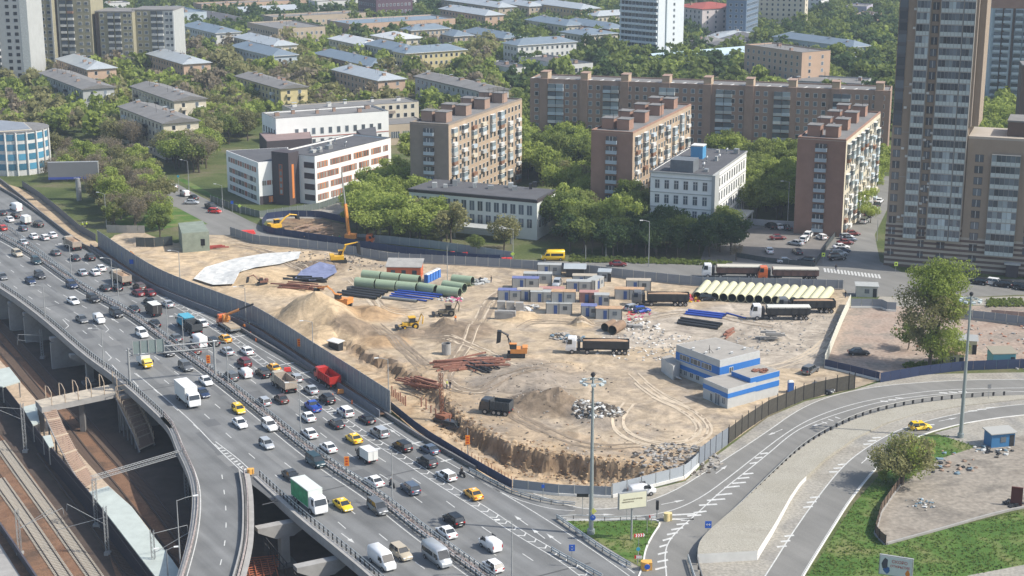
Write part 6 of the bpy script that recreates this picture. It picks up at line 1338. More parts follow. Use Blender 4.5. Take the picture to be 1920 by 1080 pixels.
big_tree(1765,688,1,8000,.25,[(0,0,5,5,5,LIGHT,.7),(-4,0,6.5,3.5,3.5,OLV,.3)],'bushy green tree at the foot of the tallest tree, by the navy fence',4,r_=.2)
big_tree(1702,655,1,1500,.26,[(0,0,3.6,3.2,2.2,MID,1.0)],'low green shrub left of the tallest tree on the rubble lot',3,'shrub',.15)
big_tree(1690,908,1,6500,.26,[(0,0,5.2,5.0,4.4,OLV,.9),(1.5,1,4.8,4.4,3.8,LIGHT,.35)],'round olive green tree beside the lower ramp and dirt yard',5.5)
big_tree(1655,905,1,700,.2,[(0,0,1.2,1.0,1.2,LIGHT,.5)],'small light green bush on the rusty fence corner',1,'shrub',.05)
for i,(px,py,s,kd,lb_) in enumerate([(300,452,.85,'mid','green tree just left of the green netted building'),(838,452,.8,'light','light green tree before the left end of the pavilion'),(890,476,.5,'mid','small green tree in front of the pavilion canopy'),(945,470,.85,'olive','olive tree before the right corner of the pavilion'),(1010,440,.7,'olive','thin budding tree against the pavilion end wall'),(1380,488,.45,'brown','bare shrub at the corner of the car park'),(215,425,.7,'mid','fuller green tree by the lamp post above the sand strip'),(1632,418,.5,'light','small light tree at the mouth of the side street'),(1240,108,1.4,'light','light tree at the foot of the pale tower')]):
    p=P(px,py);tree((p.x,p.y,0),kd,s,lb_,None,i*1.3,i%4)
EX=[(x,473+(i%3)*4,'dark' if i%3 else 'mid',.82,'the row before the corner building') for i,x in enumerate(range(1110,1372,20))]+[(1606+i*8,412-i*14,'light',.72,'the side street below the slab balconies') for i in range(8)]+[(x,y,'light',1.25,'the gap between the tall towers') for x,y in ((1842,268),(1862,256),(1884,262),(1898,280),(1850,300),(1874,292))]
EX+=[(x,y,k,1.0,'the wooded slope left of the white schools') for x,y,k in ((385,300,'light'),(370,318,'mid'),(398,282,'olive'),(410,262,'mid'),(425,246,'light'),(440,232,'mid'),(455,222,'olive'),(470,238,'light'),(448,256,'light'),(430,270,'mid'),(465,264,'olive'),(350,322,'light'),(335,312,'mid'),(392,240,'light'),(405,228,'olive'),(476,206,'mid'),(380,262,'mid'))]
for i,(x,y,kd,s,pl_) in enumerate(EX):
    p=P(x,y);tree((p.x,p.y,0),kd,s*rn.uniform(.9,1.12),f'{CW_[kd]} tree by {pl_}, {sum(1 for e in EX if e[4] == pl_ and e[0] < x) + 1}th from the left','trees in '+pl_,i*1.7,i%4)
gt=[]
for pg,n in (([(1515,1079),(1560,1010),(1600,945),(1640,900),(1690,850),(1745,820),(1775,815),(1830,840),(1760,862),(1690,910),(1650,962),(1640,1005),(1665,1024),(1800,986),(1930,955),(1930,1056),(1815,1079)],2600),([(1064,978),(1130,979),(1200,976),(1240,979),(1222,1003),(1208,1030),(1204,1060),(1120,1015)],350)):
    xs=[q[0] for q in pg];ys=[q[1] for q in pg];c=0
    while c<n:
        px,py=rn.uniform(min(xs)-3,max(xs)+3),rn.uniform(min(ys)-2,max(ys)+1)
        if inpoly(px,py,pg):
            p=P(px,py);m_=3;V_,_=crown_arrays(c%97,rx=.28,rz=.12,zc=.08,n=m_,leaf=.2,clumps=2);gt.append(V_+np.array([p.x,p.y,0]));c+=1
o=bpy.data.objects.new('grass_tufts',mesh_quads('grass_tufts',np.concatenate(gt),leaf_mat('grass_blades',(.10,.17,.035),(.22,.27,.08),.5)));link(o);tag(o,'tufts of grass on the verges by the ramps','grass',kind='stuff')
# low weeds on waste ground
k=[]
for pg,n,mt in (([(1850,562),(1925,562),(1990,575),(1850,576)],260,0),([(1690,690),(1800,690),(1780,680),(1700,682)],120,0),([(1070,480),(1370,492),(1370,498),(1070,492)],500,0)):
    c=0
    while c<n:
        px,py=rn.uniform(min(q[0] for q in pg),max(q[0] for q in pg)),rn.uniform(min(q[1] for q in pg),max(q[1] for q in pg))
        if inpoly(px,py,pg):
            p=P(px,py);V_,_=crown_arrays(c,rx=.5,rz=.35,zc=.3,n=8,leaf=.35,clumps=3);k.append(V_+np.array([p.x,p.y,0]));c+=1
o=bpy.data.objects.new('weeds',mesh_quads('weeds',np.concatenate(k),MID));link(o);tag(o,'low weeds on waste ground by the roads','weeds',kind='stuff')
# ---------------- vehicles ----------------
PAL={'white':(.72,.72,.72),'black':(.012,.012,.014),'silver':(.42,.44,.46),'grey':(.14,.145,.15),'dark grey':(.05,.052,.058),'dark blue':(.02,.035,.08),'blue grey':(.10,.13,.18),'blue':(.02,.07,.35),'dark red':(.14,.015,.018),'red':(.5,.03,.02),'brown':(.09,.055,.045),'beige':(.42,.36,.27),
       'yellow':(.78,.50,.02),'orange yellow':(.75,.38,.04),'teal black':(.015,.04,.05),'cyan blue':(.03,.28,.42),'green':(.02,.2,.08),'cream':(.6,.55,.42),'orange':(.6,.13,.03)}
def paint(c):return M('paint_'+c.replace(' ','_'),PAL[c],.32,.25 if c in ('silver','grey','dark grey','blue grey') else 0,var=.06,scale=2,spec=.6)
CG=M('car_glass',(.02,.026,.03),.08,spec=.8);TYRE=M('tyre',(.015,.015,.015),.85);RIM=M('wheel_rim',(.35,.35,.36),.4,.6);HL=M('headlight_glass',(.75,.78,.8),.15);TL=M('taillight_red',(.4,.01,.01),.3);BLK=M('black_plastic',(.02,.02,.022),.6)
def loft(k,secs,mat,sm=True):
    vs=[]
    for x,zl,zh,w_ in secs:
        h=zh-zl
        for y,z in ((-.9,0),(-1,.3),(-1,.82),(-.86,1),(.86,1),(1,.82),(1,.3),(.9,0)):vs.append((x,y*w_,zl+z*h))
    n=len(secs);k.add(vs,[(i*8+j,i*8+(j+1)%8,(i+1)*8+(j+1)%8,(i+1)*8+j) for i in range(n-1) for j in range(8)],mat,sm)
    k.add(vs[:8],[tuple(range(8))[::-1]],mat);k.add(vs[-8:],[tuple(range(8))],mat)
def frustum(k,x0,x1,w0,z0,x2,x3,w1,z1,side,top,pillars=None):
    v=[(x0,-w0,z0),(x1,-w0,z0),(x1,w0,z0),(x0,w0,z0),(x2,-w1,z1),(x3,-w1,z1),(x3,w1,z1),(x2,w1,z1)]
    k.add(v,[(0,1,5,4),(1,2,6,5),(2,3,7,6),(3,0,4,7)],side)
    if top:k.box(((x2+x3)/2,0,z1+.02),(x3-x2+.1,w1*2+.06,.06),top)
    if pillars:
        for a,b in ((0,4),(1,5),(2,6),(3,7)):k.tube([v[a],v[b]],.05,pillars,4)
        for s in (-1,1):xm,xt=(x0+x1)/2,(x2+x3)/2;k.tube([(xm,s*(w0+.01),z0),(xt,s*(w1+.01),z1)],.045,pillars,4)
def wheel_mesh(r,w_):k=MB();k.tube([(0,-w_/2,0),(0,w_/2,0)],r,TYRE,12);k.tube([(0,-w_/2-.01,0),(0,w_/2+.01,0)],r*.6,RIM,8);return mesh_of(k,'wheel')
WH={}
def wheels(r,xs,hw,rad,w_=.24):
    kk=(rad,w_)
    if kk not in WH:WH[kk]=wheel_mesh(rad,w_)
    for x in xs:
        for s in (-1,1):inst('wheel',WH[kk],r,(x,s*(hw-w_/2+.02),rad))
def part(name,r,f):k=MB();f(k);return k.build(name,r)
SPEC={  # L, W, H, hood, belt, deck, cabin bottom rear/front, top rear/front (front = +x)
 'sedan':(4.6,1.82,1.46,.86,.95,1.0,-1.65,1.1,-.95,.35),'hatchback':(4.1,1.76,1.50,.90,.98,.98,-1.95,1.05,-1.5,.4),'suv':(4.7,1.92,1.72,1.05,1.12,1.12,-2.2,1.1,-1.9,.45),
 'minivan':(4.9,1.94,1.86,1.1,1.15,1.15,-2.35,1.65,-2.15,.75),'wagon':(4.7,1.80,1.48,.88,.96,.96,-2.2,1.1,-1.85,.4),'pickup':(5.2,1.9,1.75,1.05,1.1,1.0,-.5,1.2,-.35,.6)}
def car(kind,col,extra=None):
    pm=paint(col);r=empty('parked_car' if extra=='parked' else kind,(0,0,0));L,W,H,hood,belt,deck,x0,x1,x2,x3=SPEC[kind];h=L/2;w_=W/2
    part('body',r,lambda k:loft(k,[(-h,.38,deck-.25,w_*.86),(-h+.12,.28,deck-.06,w_*.94),(-h+.6,.22,deck,w_),(x0+.3,.22,belt,w_),(x1-.3,.22,belt,w_),(x1+.1,.22,hood+.04,w_*.98),(h-.45,.25,hood-.1,w_*.94),(h-.08,.3,hood-.24,w_*.84),(h,.36,hood-.4,w_*.76)],pm))
    part('window',r,lambda k:frustum(k,x0,x1,w_*.9,belt-.03,x2,x3,w_*.74,H-.06,CG,None));part('roof',r,lambda k:(k.box(((x2+x3)/2,0,H-.03),(x3-x2+.14,w_*1.52,.07),pm),frustum(k,x0,x1,w_*.905,belt-.03,x2,x3,w_*.745,H-.06,pm,None,pm) if False else None,[k.tube([(a,s*w_*.9,belt-.03),(b,s*w_*.745,H-.05)],.05,pm,4) for s in (-1,1) for a,b in ((x0,x2),(x1,x3),((x0+x1)/2,(x2+x3)/2))]))
    rad=.33 if kind in ('sedan','hatchback','wagon') else .37;wheels(r,(h-.85,-h+.85),w_,rad)
    for s in (-1,1):
        part('headlight',r,lambda k:k.box((h-.07,s*w_*.62,hood-.33),(.12,.36,.16),HL));part('taillight',r,lambda k:k.box((-h+.03,s*w_*.7,deck-.22),(.1,.3,.2),TL));part('mirror',r,lambda k:k.box((x1-.45,s*(w_+.08),belt+.05),(.16,.18,.14),pm))
    part('number_plate',r,lambda k:(k.box((h+.01,0,.45),(.03,.5,.12),WF),k.box((-h-.01,0,.55),(.03,.5,.12),WF)))
    if extra=='taxi':part('roof_sign',r,lambda k:k.box(((x2+x3)/2,0,H+.1),(.2,.5,.16),WF))
    if kind=='pickup':part('cargo_bed',r,lambda k:(k.bb(-h+.1,-.55,-w_+.15,w_-.15,deck-.02,deck+.02,BLK),k.bb(-h+.05,-.5,-w_+.02,-w_+.14,deck-.1,deck+.3,pm),k.bb(-h+.05,-.5,w_-.14,w_-.02,deck-.1,deck+.3,pm),k.bb(-h,-h+.1,-w_+.05,w_-.05,deck-.1,deck+.3,pm)))
    return r
def van(col,L=5.8,W=2.02,H=2.5,cabcol=None,win=False):
    pm=paint(col);r=empty('delivery_van',(0,0,0));h=L/2;w_=W/2
    part('body',r,lambda k:loft(k,[(-h,.35,H-.1,w_*.93),(-h+.1,.3,H,w_),(h-2.0,.3,H,w_),(h-1.5,.3,H-.12,w_),(h-.75,.3,1.35,w_*.97),(h-.2,.32,1.12,w_*.92),(h,.4,.85,w_*.82)],pm))
    part('window',r,lambda k:(k.add([(h-1.42,-w_*.8,H-.22),(h-1.42,w_*.8,H-.22),(h-.72,w_*.88,1.4),(h-.72,-w_*.88,1.4)],[(0,1,2,3)],CG),[k.bb(h-2.3,h-1.25,s*(w_+.01)-.01,s*(w_+.01)+.01,1.35,2.0,CG) for s in (-1,1)],[k.bb(-h+.4,h-2.6,s*(w_+.01)-.01,s*(w_+.01)+.01,1.3,2.0,CG) for s in (-1,1) if win]))
    wheels(r,(h-1.0,-h+1.1),w_,.36)
    for s in (-1,1):part('headlight',r,lambda k:k.box((h-.1,s*w_*.68,.98),(.14,.32,.25),HL));part('taillight',r,lambda k:k.box((-h+.02,s*w_*.88,1.1),(.08,.16,.5),TL));part('mirror',r,lambda k:k.box((h-1.2,s*(w_+.14),1.5),(.14,.24,.34),BLK))
    return r
def cab(r,x0,L,W,H,pm,z0=.6,name='cab'):
    w_=W/2;part(name,r,lambda k:loft(k,[(x0,z0,H-.1,w_*.97),(x0+.15,z0-.05,H,w_),(x0+L-.55,z0-.1,H,w_*.98),(x0+L-.1,z0-.1,z0+(H-z0)*.5,w_*.97),(x0+L,z0-.05,z0+.4,w_*.95)],pm,False))
    zz=z0+(H-z0)*.52;part('window',r,lambda k:(k.add([(x0+L-.5,-w_*.82,H-.15),(x0+L-.5,w_*.82,H-.15),(x0+L-.07,w_*.86,zz),(x0+L-.07,-w_*.86,zz)],[(0,1,2,3)],CG),[k.bb(x0+L*.4,x0+L-.45,s*(w_+.0)-.02,s*w_+.02,zz,H-.25,CG) for s in (-1,1)]))
    for s in (-1,1):part('headlight',r,lambda k:k.box((x0+L-.02,s*w_*.7,z0+.18),(.1,.35,.22),HL));part('mirror',r,lambda k:k.box((x0+L-.4,s*(w_+.2),zz+.3),(.1,.2,.5),BLK))
def box_truck(cabc,boxm,L=6.2,W=2.1,Hb=2.9,Hc=2.3,cabL=1.7,side=None,name='box_truck'):
    r=empty(name,(0,0,0));h=L/2;cab(r,h-cabL,cabL,W*.95,Hc,paint(cabc));part('chassis',r,lambda k:k.bb(-h+.1,h-.5,-.45,.45,.5,.75,BLK))
    part('cargo_box',r,lambda k:(k.bb(-h,h-cabL-.12,-W/2,W/2,.85,Hb,boxm),k.bb(-h-.03,-h,-.04,.04,.9,Hb-.1,GREYP),k.bb(-h-.04,h-cabL-.1,-W/2-.03,W/2+.03,Hb,Hb+.05,M('box_roof_'+boxm.name,tuple(min(.6,c*.9+.04) for c in boxm.node_tree.nodes['Principled BSDF'].inputs['Base Color'].default_value[:3]),.6))))
    if side:part('side_panel',r,lambda k:(k.bb(-h+.1,h-cabL-.25,-W/2-.02,-W/2-.004,1.0,Hb-.15,side),k.bb(-h+.1,h-cabL-.25,W/2+.004,W/2+.02,1.0,Hb-.15,side)))
    rad=.42 if L<7 else .5;wheels(r,(h-cabL+.5-.1,-h+(1.3 if L<8 else 2.2)),W/2,rad,.3)
    if L>8:wheels(r,(-h+1.1,),W/2,rad,.3)
    for s in (-1,1):part('taillight',r,lambda k:k.box((-h-.01,s*W*.4,.75),(.06,.25,.14),TL))
    return r
def hopper(r,x0,x1,W,z0,z1,m_,load=None,name='tipper_body'):
    w_=W/2;t=.12
    part(name,r,lambda k:(k.bb(x0,x1,-w_+t,w_-t,z0,z0+.15,m_),k.bb(x0,x1,-w_,-w_+t,z0,z1,m_),k.bb(x0,x1,w_-t,w_,z0,z1,m_),k.bb(x0,x0+t,-w_+t,w_-t,z0,z1-.05,m_),k.bb(x1-t,x1,-w_+t,w_-t,z0,z1+.25,m_),[k.bb(x0+(x1-x0)*(j+.5)/6-.06,x0+(x1-x0)*(j+.5)/6+.06,s*(w_+.05)-.05,s*(w_+.05)+.05,z0,z1,m_) for j in range(6) for s in (-1,1)]))
    if load and load.name.startswith('tarp'):part('tarp_cover',r,lambda k:k.bb(x0-.02,x1+.02,-w_-.08,w_+.08,z1-.12,z1+.12,load))
    elif load:part('load',r,lambda k:k.add([(x0+t,-w_+t,z1-.35),(x1-t,-w_+t,z1-.35),(x1-t,w_-t,z1-.35),(x0+t,w_-t,z1-.35),(x0+(x1-x0)*.3,0,z1+.25),(x0+(x1-x0)*.7,0,z1+.15)],[(0,1,5,4),(1,2,5),(2,3,4,5),(3,0,4)],load))
EARTH=M('earth_load',(.33,.22,.14),.95,var=.25,scale=2)
def dump_truck(cabc,bodym,load=None,L=8.2):
    r=empty('dump_truck',(0,0,0));h=L/2;cab(r,h-2.1,2.1,2.45,2.9,paint(cabc),.7);part('chassis',r,lambda k:k.bb(-h+.2,h-.5,-.45,.45,.6,.95,BLK));hopper(r,-h,h-2.3,2.5,1.15,2.75,bodym,load);wheels(r,(h-1.3,h-3.1,-h+2.1,-h+.8),1.25,.52,.34)
    for s in (-1,1):part('taillight',r,lambda k:k.box((-h+.1,s*.95,.85),(.08,.3,.16),TL))
    return r
def semi(cabc,trm,load,label_strip=None,L=13.5):
    r=empty('semi_trailer_truck',(0,0,0));h=L/2;cab(r,h-2.3,2.3,2.5,3.5,paint(cabc),.8);part('chassis',r,lambda k:(k.bb(h-6,h-.5,-.45,.45,.65,.95,BLK),k.bb(h-3.1,h-2.5,-1.0,1.0,.6,2.8,BLK),k.bb(-h+.3,h-4.2,-.5,.5,.9,1.3,BLK)));hopper(r,-h,h-3.6,2.5,1.4,3.0,trm,load,'trailer_body')
    if label_strip:part('tarp_lettering',r,lambda k:[k.bb(-h+1.0+j*.45,-h+1.32+j*.45,-1.30,-1.27,2.0,2.35,label_strip) for j in range(7)])
    wheels(r,(h-1.4,h-4.6,-h+3.3,-h+2.1,-h+.9),1.25,.5,.34);return r
def moto():
    r=empty('motorcycle',(0,0,0));k=MB();[k.tube([(x,-.07,.32),(x,.07,.32)],.32,TYRE,12) for x in (-.7,.7)];k.build('wheel',r);part('frame',r,lambda k:(loft(k,[(-.75,.55,.8,.12),(-.2,.4,.85,.2),(.3,.45,.98,.22),(.55,.6,.95,.1)],BLK),k.tube([(.7,0,.32),(.5,0,1.05)],.05,BLK,5),k.tube([(.5,-.35,1.08),(.5,.35,1.08)],.03,BLK,5)));return r
def human(name,shirt,legs,label,loc,rz=0.0,pose='stand',hat=None,s=1.0,parent=None):
    """one continuous skinned body"""
    me=bpy.data.meshes.new('body')
    if pose=='stand':J=[(0,0,.95),(0,0,1.18),(0,0,1.42),(0,0,1.52),(.02,0,1.66),(0,.2,1.40),(.05,.30,1.12),(.2,.30,.92),(0,-.2,1.40),(.02,-.28,1.12),(.1,-.27,.86),(0,.1,.9),(.05,.13,.48),(0,.14,.07),(.16,.15,.04),(0,-.1,.9),(-.04,-.13,.48),(-.06,-.14,.07),(.1,-.15,.04)]
    else:J=[(0,0,.85),(.08,0,1.08),(.2,0,1.32),(.25,0,1.42),(.3,0,1.56),(.2,.2,1.3),(.3,.32,1.1),(.52,.3,1.08),(.2,-.2,1.3),(.3,-.32,1.1),(.52,-.3,1.08),(.05,.12,.82),(.4,.22,.72),(.2,.2,.35),(.38,.2,.3),(.05,-.12,.82),(.4,-.22,.72),(.2,-.2,.35),(.38,-.2,.3)]
    E_=[(0,1),(1,2),(2,3),(3,4),(2,5),(5,6),(6,7),(2,8),(8,9),(9,10),(0,11),(11,12),(12,13),(13,14),(0,15),(15,16),(16,17),(17,18)]
    rad=[.15,.14,.17,.06,.115,.07,.05,.04,.07,.05,.04,.10,.07,.05,.05,.10,.07,.05,.05]
    me.from_pydata(J,E_,[]);o=bpy.data.objects.new('body',me);COL.objects.link(o);md=o.modifiers.new('skin','SKIN')
    for i,v in enumerate(me.skin_vertices[0].data):v.radius=(rad[i],rad[i]);v.use_root=i==0
    o.modifiers.new('sub','SUBSURF').levels=1;dg=bpy.context.evaluated_depsgraph_get();m2=bpy.data.meshes.new_from_object(o.evaluated_get(dg));bpy.data.objects.remove(o)
    for mt in (M('cloth_'+shirt[0],shirt[1],.9),M('cloth_'+legs[0],legs[1],.9),M('skin',(.45,.28,.2),.6)):m2.materials.append(mt)
    for p in m2.polygons:z=p.center.z;p.material_index=2 if z>(1.5 if pose=='stand' else 1.42) else (0 if z>(.98 if pose=='stand' else .9) else 1)
    r=empty(name,loc,rz,label,'person');b=inst('body',m2,r);r.scale=(s,s,s)
    k=MB();c=J[4];k.blob((c[0]-.01,0,c[2]+.05),(.125,.12,.11),M('hat_'+(hat[0] if hat else 'dark'),hat[1] if hat else (.03,.02,.015),.7),1,8,.03);k.build('helmet' if hat else 'hair',r);return r
PROTO={}
def spawn(key,mk):# returns a fresh copy each time, the first is the prototype itself
    if key not in PROTO:PROTO[key]=mk();return PROTO[key]
    return copy_tree(PROTO[key])
def hdg(p,away):
    best=min(range(len(MED)-1),key=lambda i:(MED[i]-p).length);d=MED[best+1]-MED[best];a=math.atan2(d.y,d.x);return a+(math.pi if away else 0)
CAT={'sedan':'car','hatchback':'car','suv':'car','minivan':'minivan','wagon':'car','pickup':'pickup','van':'van','smallvan':'van','minibus':'minibus','boxt':'truck','ambul':'van'}
CARS=[]
def put(kind,col,p,ang,where,tagk='',grp=None):
    ex='taxi' if 'taxi' in tagk else None;key=(kind,col,ex)
    if kind in SPEC:r=spawn(key,lambda:car(kind,col,ex))
    elif kind=='van':r=spawn(key,lambda:van(col))
    elif kind=='smallvan':r=spawn(key,lambda:van(col,4.4,1.8,1.85))
    elif kind=='minibus':r=spawn(key,lambda:van(col,6.2,2.05,2.7,win=True))
    r.location=p;r.rotation_euler=(0,0,ang);r.name={'suv':'suv','van':'delivery_van','smallvan':'delivery_van','minibus':'minibus'}.get(kind,kind) if not ex else 'taxi'
    word={'suv':'SUV','smallvan':'small van','wagon':'station wagon'}.get(kind,kind);desc=f'{col} {"taxi " if ex else ""}{word}'
    r['category']='taxi' if ex else CAT[kind];r['group']=grp or 'cars';CARS.append([r,desc,where,p]);return r
T,A=False,True
def road(reg,items):
    for zx,zy,kind,col,away,*tg in items:
        p=at(reg,zx,zy);put(kind,col,p,hdg(p,away)+random.uniform(-.03,.03),'motorway',tg[0] if tg else '','cars heading away up the motorway' if away else 'cars coming down the motorway')
road((0,270),[(120,500,'van','white',A),(15,530,'sedan','dark grey',A),(72,580,'sedan','white',A),(118,552,'suv','black',A),(172,648,'hatchback','blue grey',A),(287,618,'suv','black',A),(252,708,'sedan','white',A),(335,717,'hatchback','white',A),(392,698,'sedan','white',A),(418,830,'sedan','grey',A),(563,870,'sedan','dark grey',A),(675,868,'suv','black',A),(618,980,'sedan','silver',A),(712,980,'sedan','white',A),(755,948,'sedan','white',A),(20,645,'hatchback','red',A),(172,752,'sedan','silver',A),
    (130,838,'suv','beige',T),(272,895,'suv','teal black',T),(228,1042,'sedan','dark blue',T),(300,1003,'suv','dark grey',T),(540,1075,'suv','dark blue',T),(20,1010,'sedan','grey',T)])
road((0,540),[(550,115,'sedan','white',T),(700,100,'suv','black',T),(615,252,'sedan','grey',T),(745,258,'smallvan','white',T),(872,212,'minivan','black',T),(1065,362,'suv','white',T),(1255,500,'suv','dark grey',T),(1393,610,'suv','grey',T),(1545,718,'sedan','white',T),(1520,808,'sedan','dark blue',T),(1790,930,'hatchback','yellow',T,'taxi'),(1800,1035,'sedan','white',T),
    (790,15,'sedan','dark grey',A),(875,14,'sedan','black',A),(1045,10,'suv','brown',A),(1035,55,'sedan','dark red',A),(1122,52,'sedan','dark red',A),(1122,118,'sedan','black',A),(1257,138,'sedan','silver',A),(1003,175,'sedan','black',A),(1160,285,'sedan','black',A),(1515,282,'sedan','white',A),(1318,393,'sedan','grey',A),(1490,430,'van','white',A),(1595,425,'suv','black',A),(1688,398,'sedan','orange yellow',A,'taxi'),(1457,487,'sedan','brown',A),(1703,493,'sedan','silver',A),(1850,492,'sedan','white',A),(1833,580,'suv','dark red',A),(1732,685,'suv','grey',A),(1838,662,'smallvan','white',A)])
road((480,540),[(52,660,'suv','black',A),(132,618,'sedan','orange yellow',A,'taxi'),(300,697,'hatchback','silver',A),(413,784,'sedan','silver',A),(60,872,'hatchback','silver',A),(190,852,'sedan','brown',A),(425,912,'pickup','blue',A),(532,855,'suv','black',A),(670,952,'suv','white',A),(390,988,'sedan','white',A),(602,1038,'sedan','dark grey',A),(830,1005,'sedan','black',A),(102,1055,'suv','white',T)])
road((480,810),[(80,112,'hatchback','silver',T),(402,32,'sedan','white',A),(733,70,'sedan','yellow',A,'taxi'),(927,26,'suv','silver',A),(542,138,'sedan','white',A),(1097,132,'suv','black',A),(1300,152,'sedan','blue grey',A),(1283,248,'suv','dark grey',A),(447,245,'minivan','teal black',T),(1427,348,'wagon','white',A),(265,350,'sedan','dark grey',T),(887,392,'sedan','white',A),(1158,448,'suv','blue grey',A),(652,572,'sedan','yellow',T,'taxi'),(912,595,'minivan','grey',T),(1628,488,'sedan','orange yellow',A,'taxi'),(1482,685,'suv','black',A),(1428,775,'sedan','white',A),(1757,875,'smallvan','white',A),(1088,935,'suv','beige',T),(1777,1030,'hatchback','white',A)])
p=at((480,810),947,1000);put('van','white',p,hdg(p,T),'motorway','','cars coming down the motorway');p=at((480,810),1358,975);put('minibus','silver',p,hdg(p,T),'motorway','','cars coming down the motorway')
def park(reg,items,where,grp):
    for zx,zy,kind,col,deg,*tg in items:put(kind,col,at(reg,zx,zy),R(deg),where,tg[0] if tg else '',grp)
park((0,270),[(1295,330,'sedan','white',125),(1385,388,'smallvan','white',125),(1450,415,'sedan','black',125),(1437,450,'sedan','silver',0),(1585,485,'pickup','dark grey',-50),(1612,517,'hatchback','red',-20),(1202,225,'suv','black',-60),(1215,292,'sedan','grey',125)],'service road','cars on the service road by the grove')
park((960,270),[(306,870,'minibus','yellow',182),(795,915,'sedan','dark red',0)],'frontage road','vehicles on the frontage road')
park((1440,270),[(20,632,'suv','black',110),(75,634,'sedan','white',110),(130,640,'sedan','dark grey',110),(335,650,'suv','black',110),(398,652,'sedan','silver',110),(458,657,'suv','black',110),(303,697,'suv','white',65),(272,732,'suv','white',65),(400,712,'hatchback','white',110),(75,716,'sedan','dark red',10),(207,757,'sedan','silver',140),(10,815,'sedan','white',90),(218,822,'sedan','dark grey',100),(285,893,'suv','black',150),(130,892,'sedan','silver',0)],'car park','cars in the car park')
park((1440,270),[(632,685,'sedan','dark red',10),(590,708,'hatchback','silver',10),(605,728,'sedan','blue grey',10),(580,752,'sedan','dark red',10),(548,785,'sedan','white',10),(556,812,'sedan','blue grey',10),(530,838,'suv','silver',10),(517,868,'suv','black',10),(722,590,'suv','white',65),(752,545,'suv','dark grey',65),(772,518,'sedan','black',65),(795,498,'sedan','silver',65),(815,470,'sedan','black',65),(835,440,'sedan','white',65)],'side street','cars parked along the side street')
park((1440,270),[(1575,1050,'suv','black',150),(1665,1052,'suv','white',150),(1760,1070,'suv','black',150),(1862,1078,'suv','dark grey',150),(1915,1095,'sedan','black',150)],'road under the tan tower','cars in front of the tan tower')
park((1440,540),[(680,500,'sedan','black',0),(315,635,'suv','grey',50),(405,782,'suv','dark grey',-35),(1140,1060,'hatchback','yellow',8,'taxi')],'right side','cars near the right hand lots')
park((960,540),[(905,165,'hatchback','silver',35),(975,182,'hatchback','blue',15),(1470,92,'suv','black',0)],'building site','cars on the building site')
park((900,480),[(-100,0,'sedan','grey',0)][:0] ,'','')
put('suv','silver',P(1044,536),R(-100),'building site','','cars on the building site');put('smallvan','white',P(1204,928),R(20),'behind the cream billboard','','vehicles by the hoarding')
def lorry(r,px,py,ang,label,cat='truck',grp='trucks',z=None):
    p=P(px,py) if z is None else GP(px,py);r.location=p;r.rotation_euler=(0,0,ang if ang is not None else 0);tag(r,label,cat,grp);return r
def hw_(px,py,away):return hdg(P(px,py),away)
WB=M('box_white',(.66,.66,.63),.6,var=.05);MUD=M('muddy_beige_steel',(.36,.30,.24),.8,.1,var=.2,scale=1.5)
lorry(box_truck('white',WB,4.6,1.9,2.6,2.1,1.4),48,420,hw_(48,420,A),'small white box truck beside the sand strip at the upper left')
lorry(dump_truck('beige',MUD,EARTH),136,466,hw_(136,466,A),'beige dump truck beside the dark wall, upper left');lorry(dump_truck('beige',MUD,EARTH),227,531,hw_(227,531,A),'beige dump truck loaded with earth ahead of the lamp post, left')
lorry(box_truck('black',M('box_black',(.04,.035,.035),.6),5.8,2.2,2.9,2.2),288,590,hw_(288,590,A),'black box truck with white roof beside the median')
for o_ in [x for x in bpy.data.objects if x.get('label','').startswith('black box')]:part('roof_sheet',o_,lambda k:k.bb(-2.8,1.1,-1.05,1.05,2.955,2.99,WB))
lorry(box_truck('yellow',WB,5.2,1.9,2.5,1.95,1.8),272,687,hw_(272,687,T),'small white box truck with yellow cab under the gantry')
lorry(box_truck('white',WB,8.6,2.5,3.7,2.9,2.0),353,755,hw_(353,755,T),'big white box truck casting a shadow on the slip lane')
lorry(box_truck('dark grey',WB,4.8,1.9,2.5,2.0,1.4),688,864,hw_(688,864,A),'small truck with pale box and dark cab ahead of the yellow taxi')
lorry(box_truck('white',M('box_pale',(.56,.60,.57),.6),9.0,2.5,3.8,3.0,2.1,side=M('box_green_graphic',(.03,.26,.11),.6,var=.6,scale=.8)),581,951,hw_(581,951,T),'large box truck with green printed side beside the viaduct railing')
lorry(box_truck('cyan blue',M('box_cyan',(.04,.30,.42),.6,var=.15),6.2,2.3,3.0,2.4),348,614,hw_(348,614,A),'cyan blue truck in the lane next to the orange crane truck');lorry(dump_truck('dark grey',M('dark_body',(.05,.055,.06),.7),None,6.0),362,624,hw_(362,624,A),'dark grey truck close behind the cyan blue truck')
lorry(dump_truck('beige',MUD,None),532,729,hw_(532,729,A),'empty beige dump truck on the motorway left of the red one');lorry(dump_truck('red',M('red_steel',(.42,.025,.018),.55,.1,var=.12,scale=1),None),614,720,hw_(614,720,A),'bright red dump truck beside the roadside wall')
BRT=M('brown_tarp',(.12,.055,.045),.8,var=.2,scale=1);DKT=M('dark_trailer',(.035,.035,.035),.7,var=.2,scale=1)
lorry(semi('white',M('maroon_trailer',(.13,.075,.06),.8,var=.2),M('tarp_pale',(.5,.47,.40),.8),L=15),1372,520,R(177),'semi truck with white cab and pale tarp on the frontage road');lorry(semi('orange',MATS['maroon_trailer'],MATS['tarp_pale'],L=15),1477,525,R(177),'semi truck with orange cab and pale tarp on the frontage road')
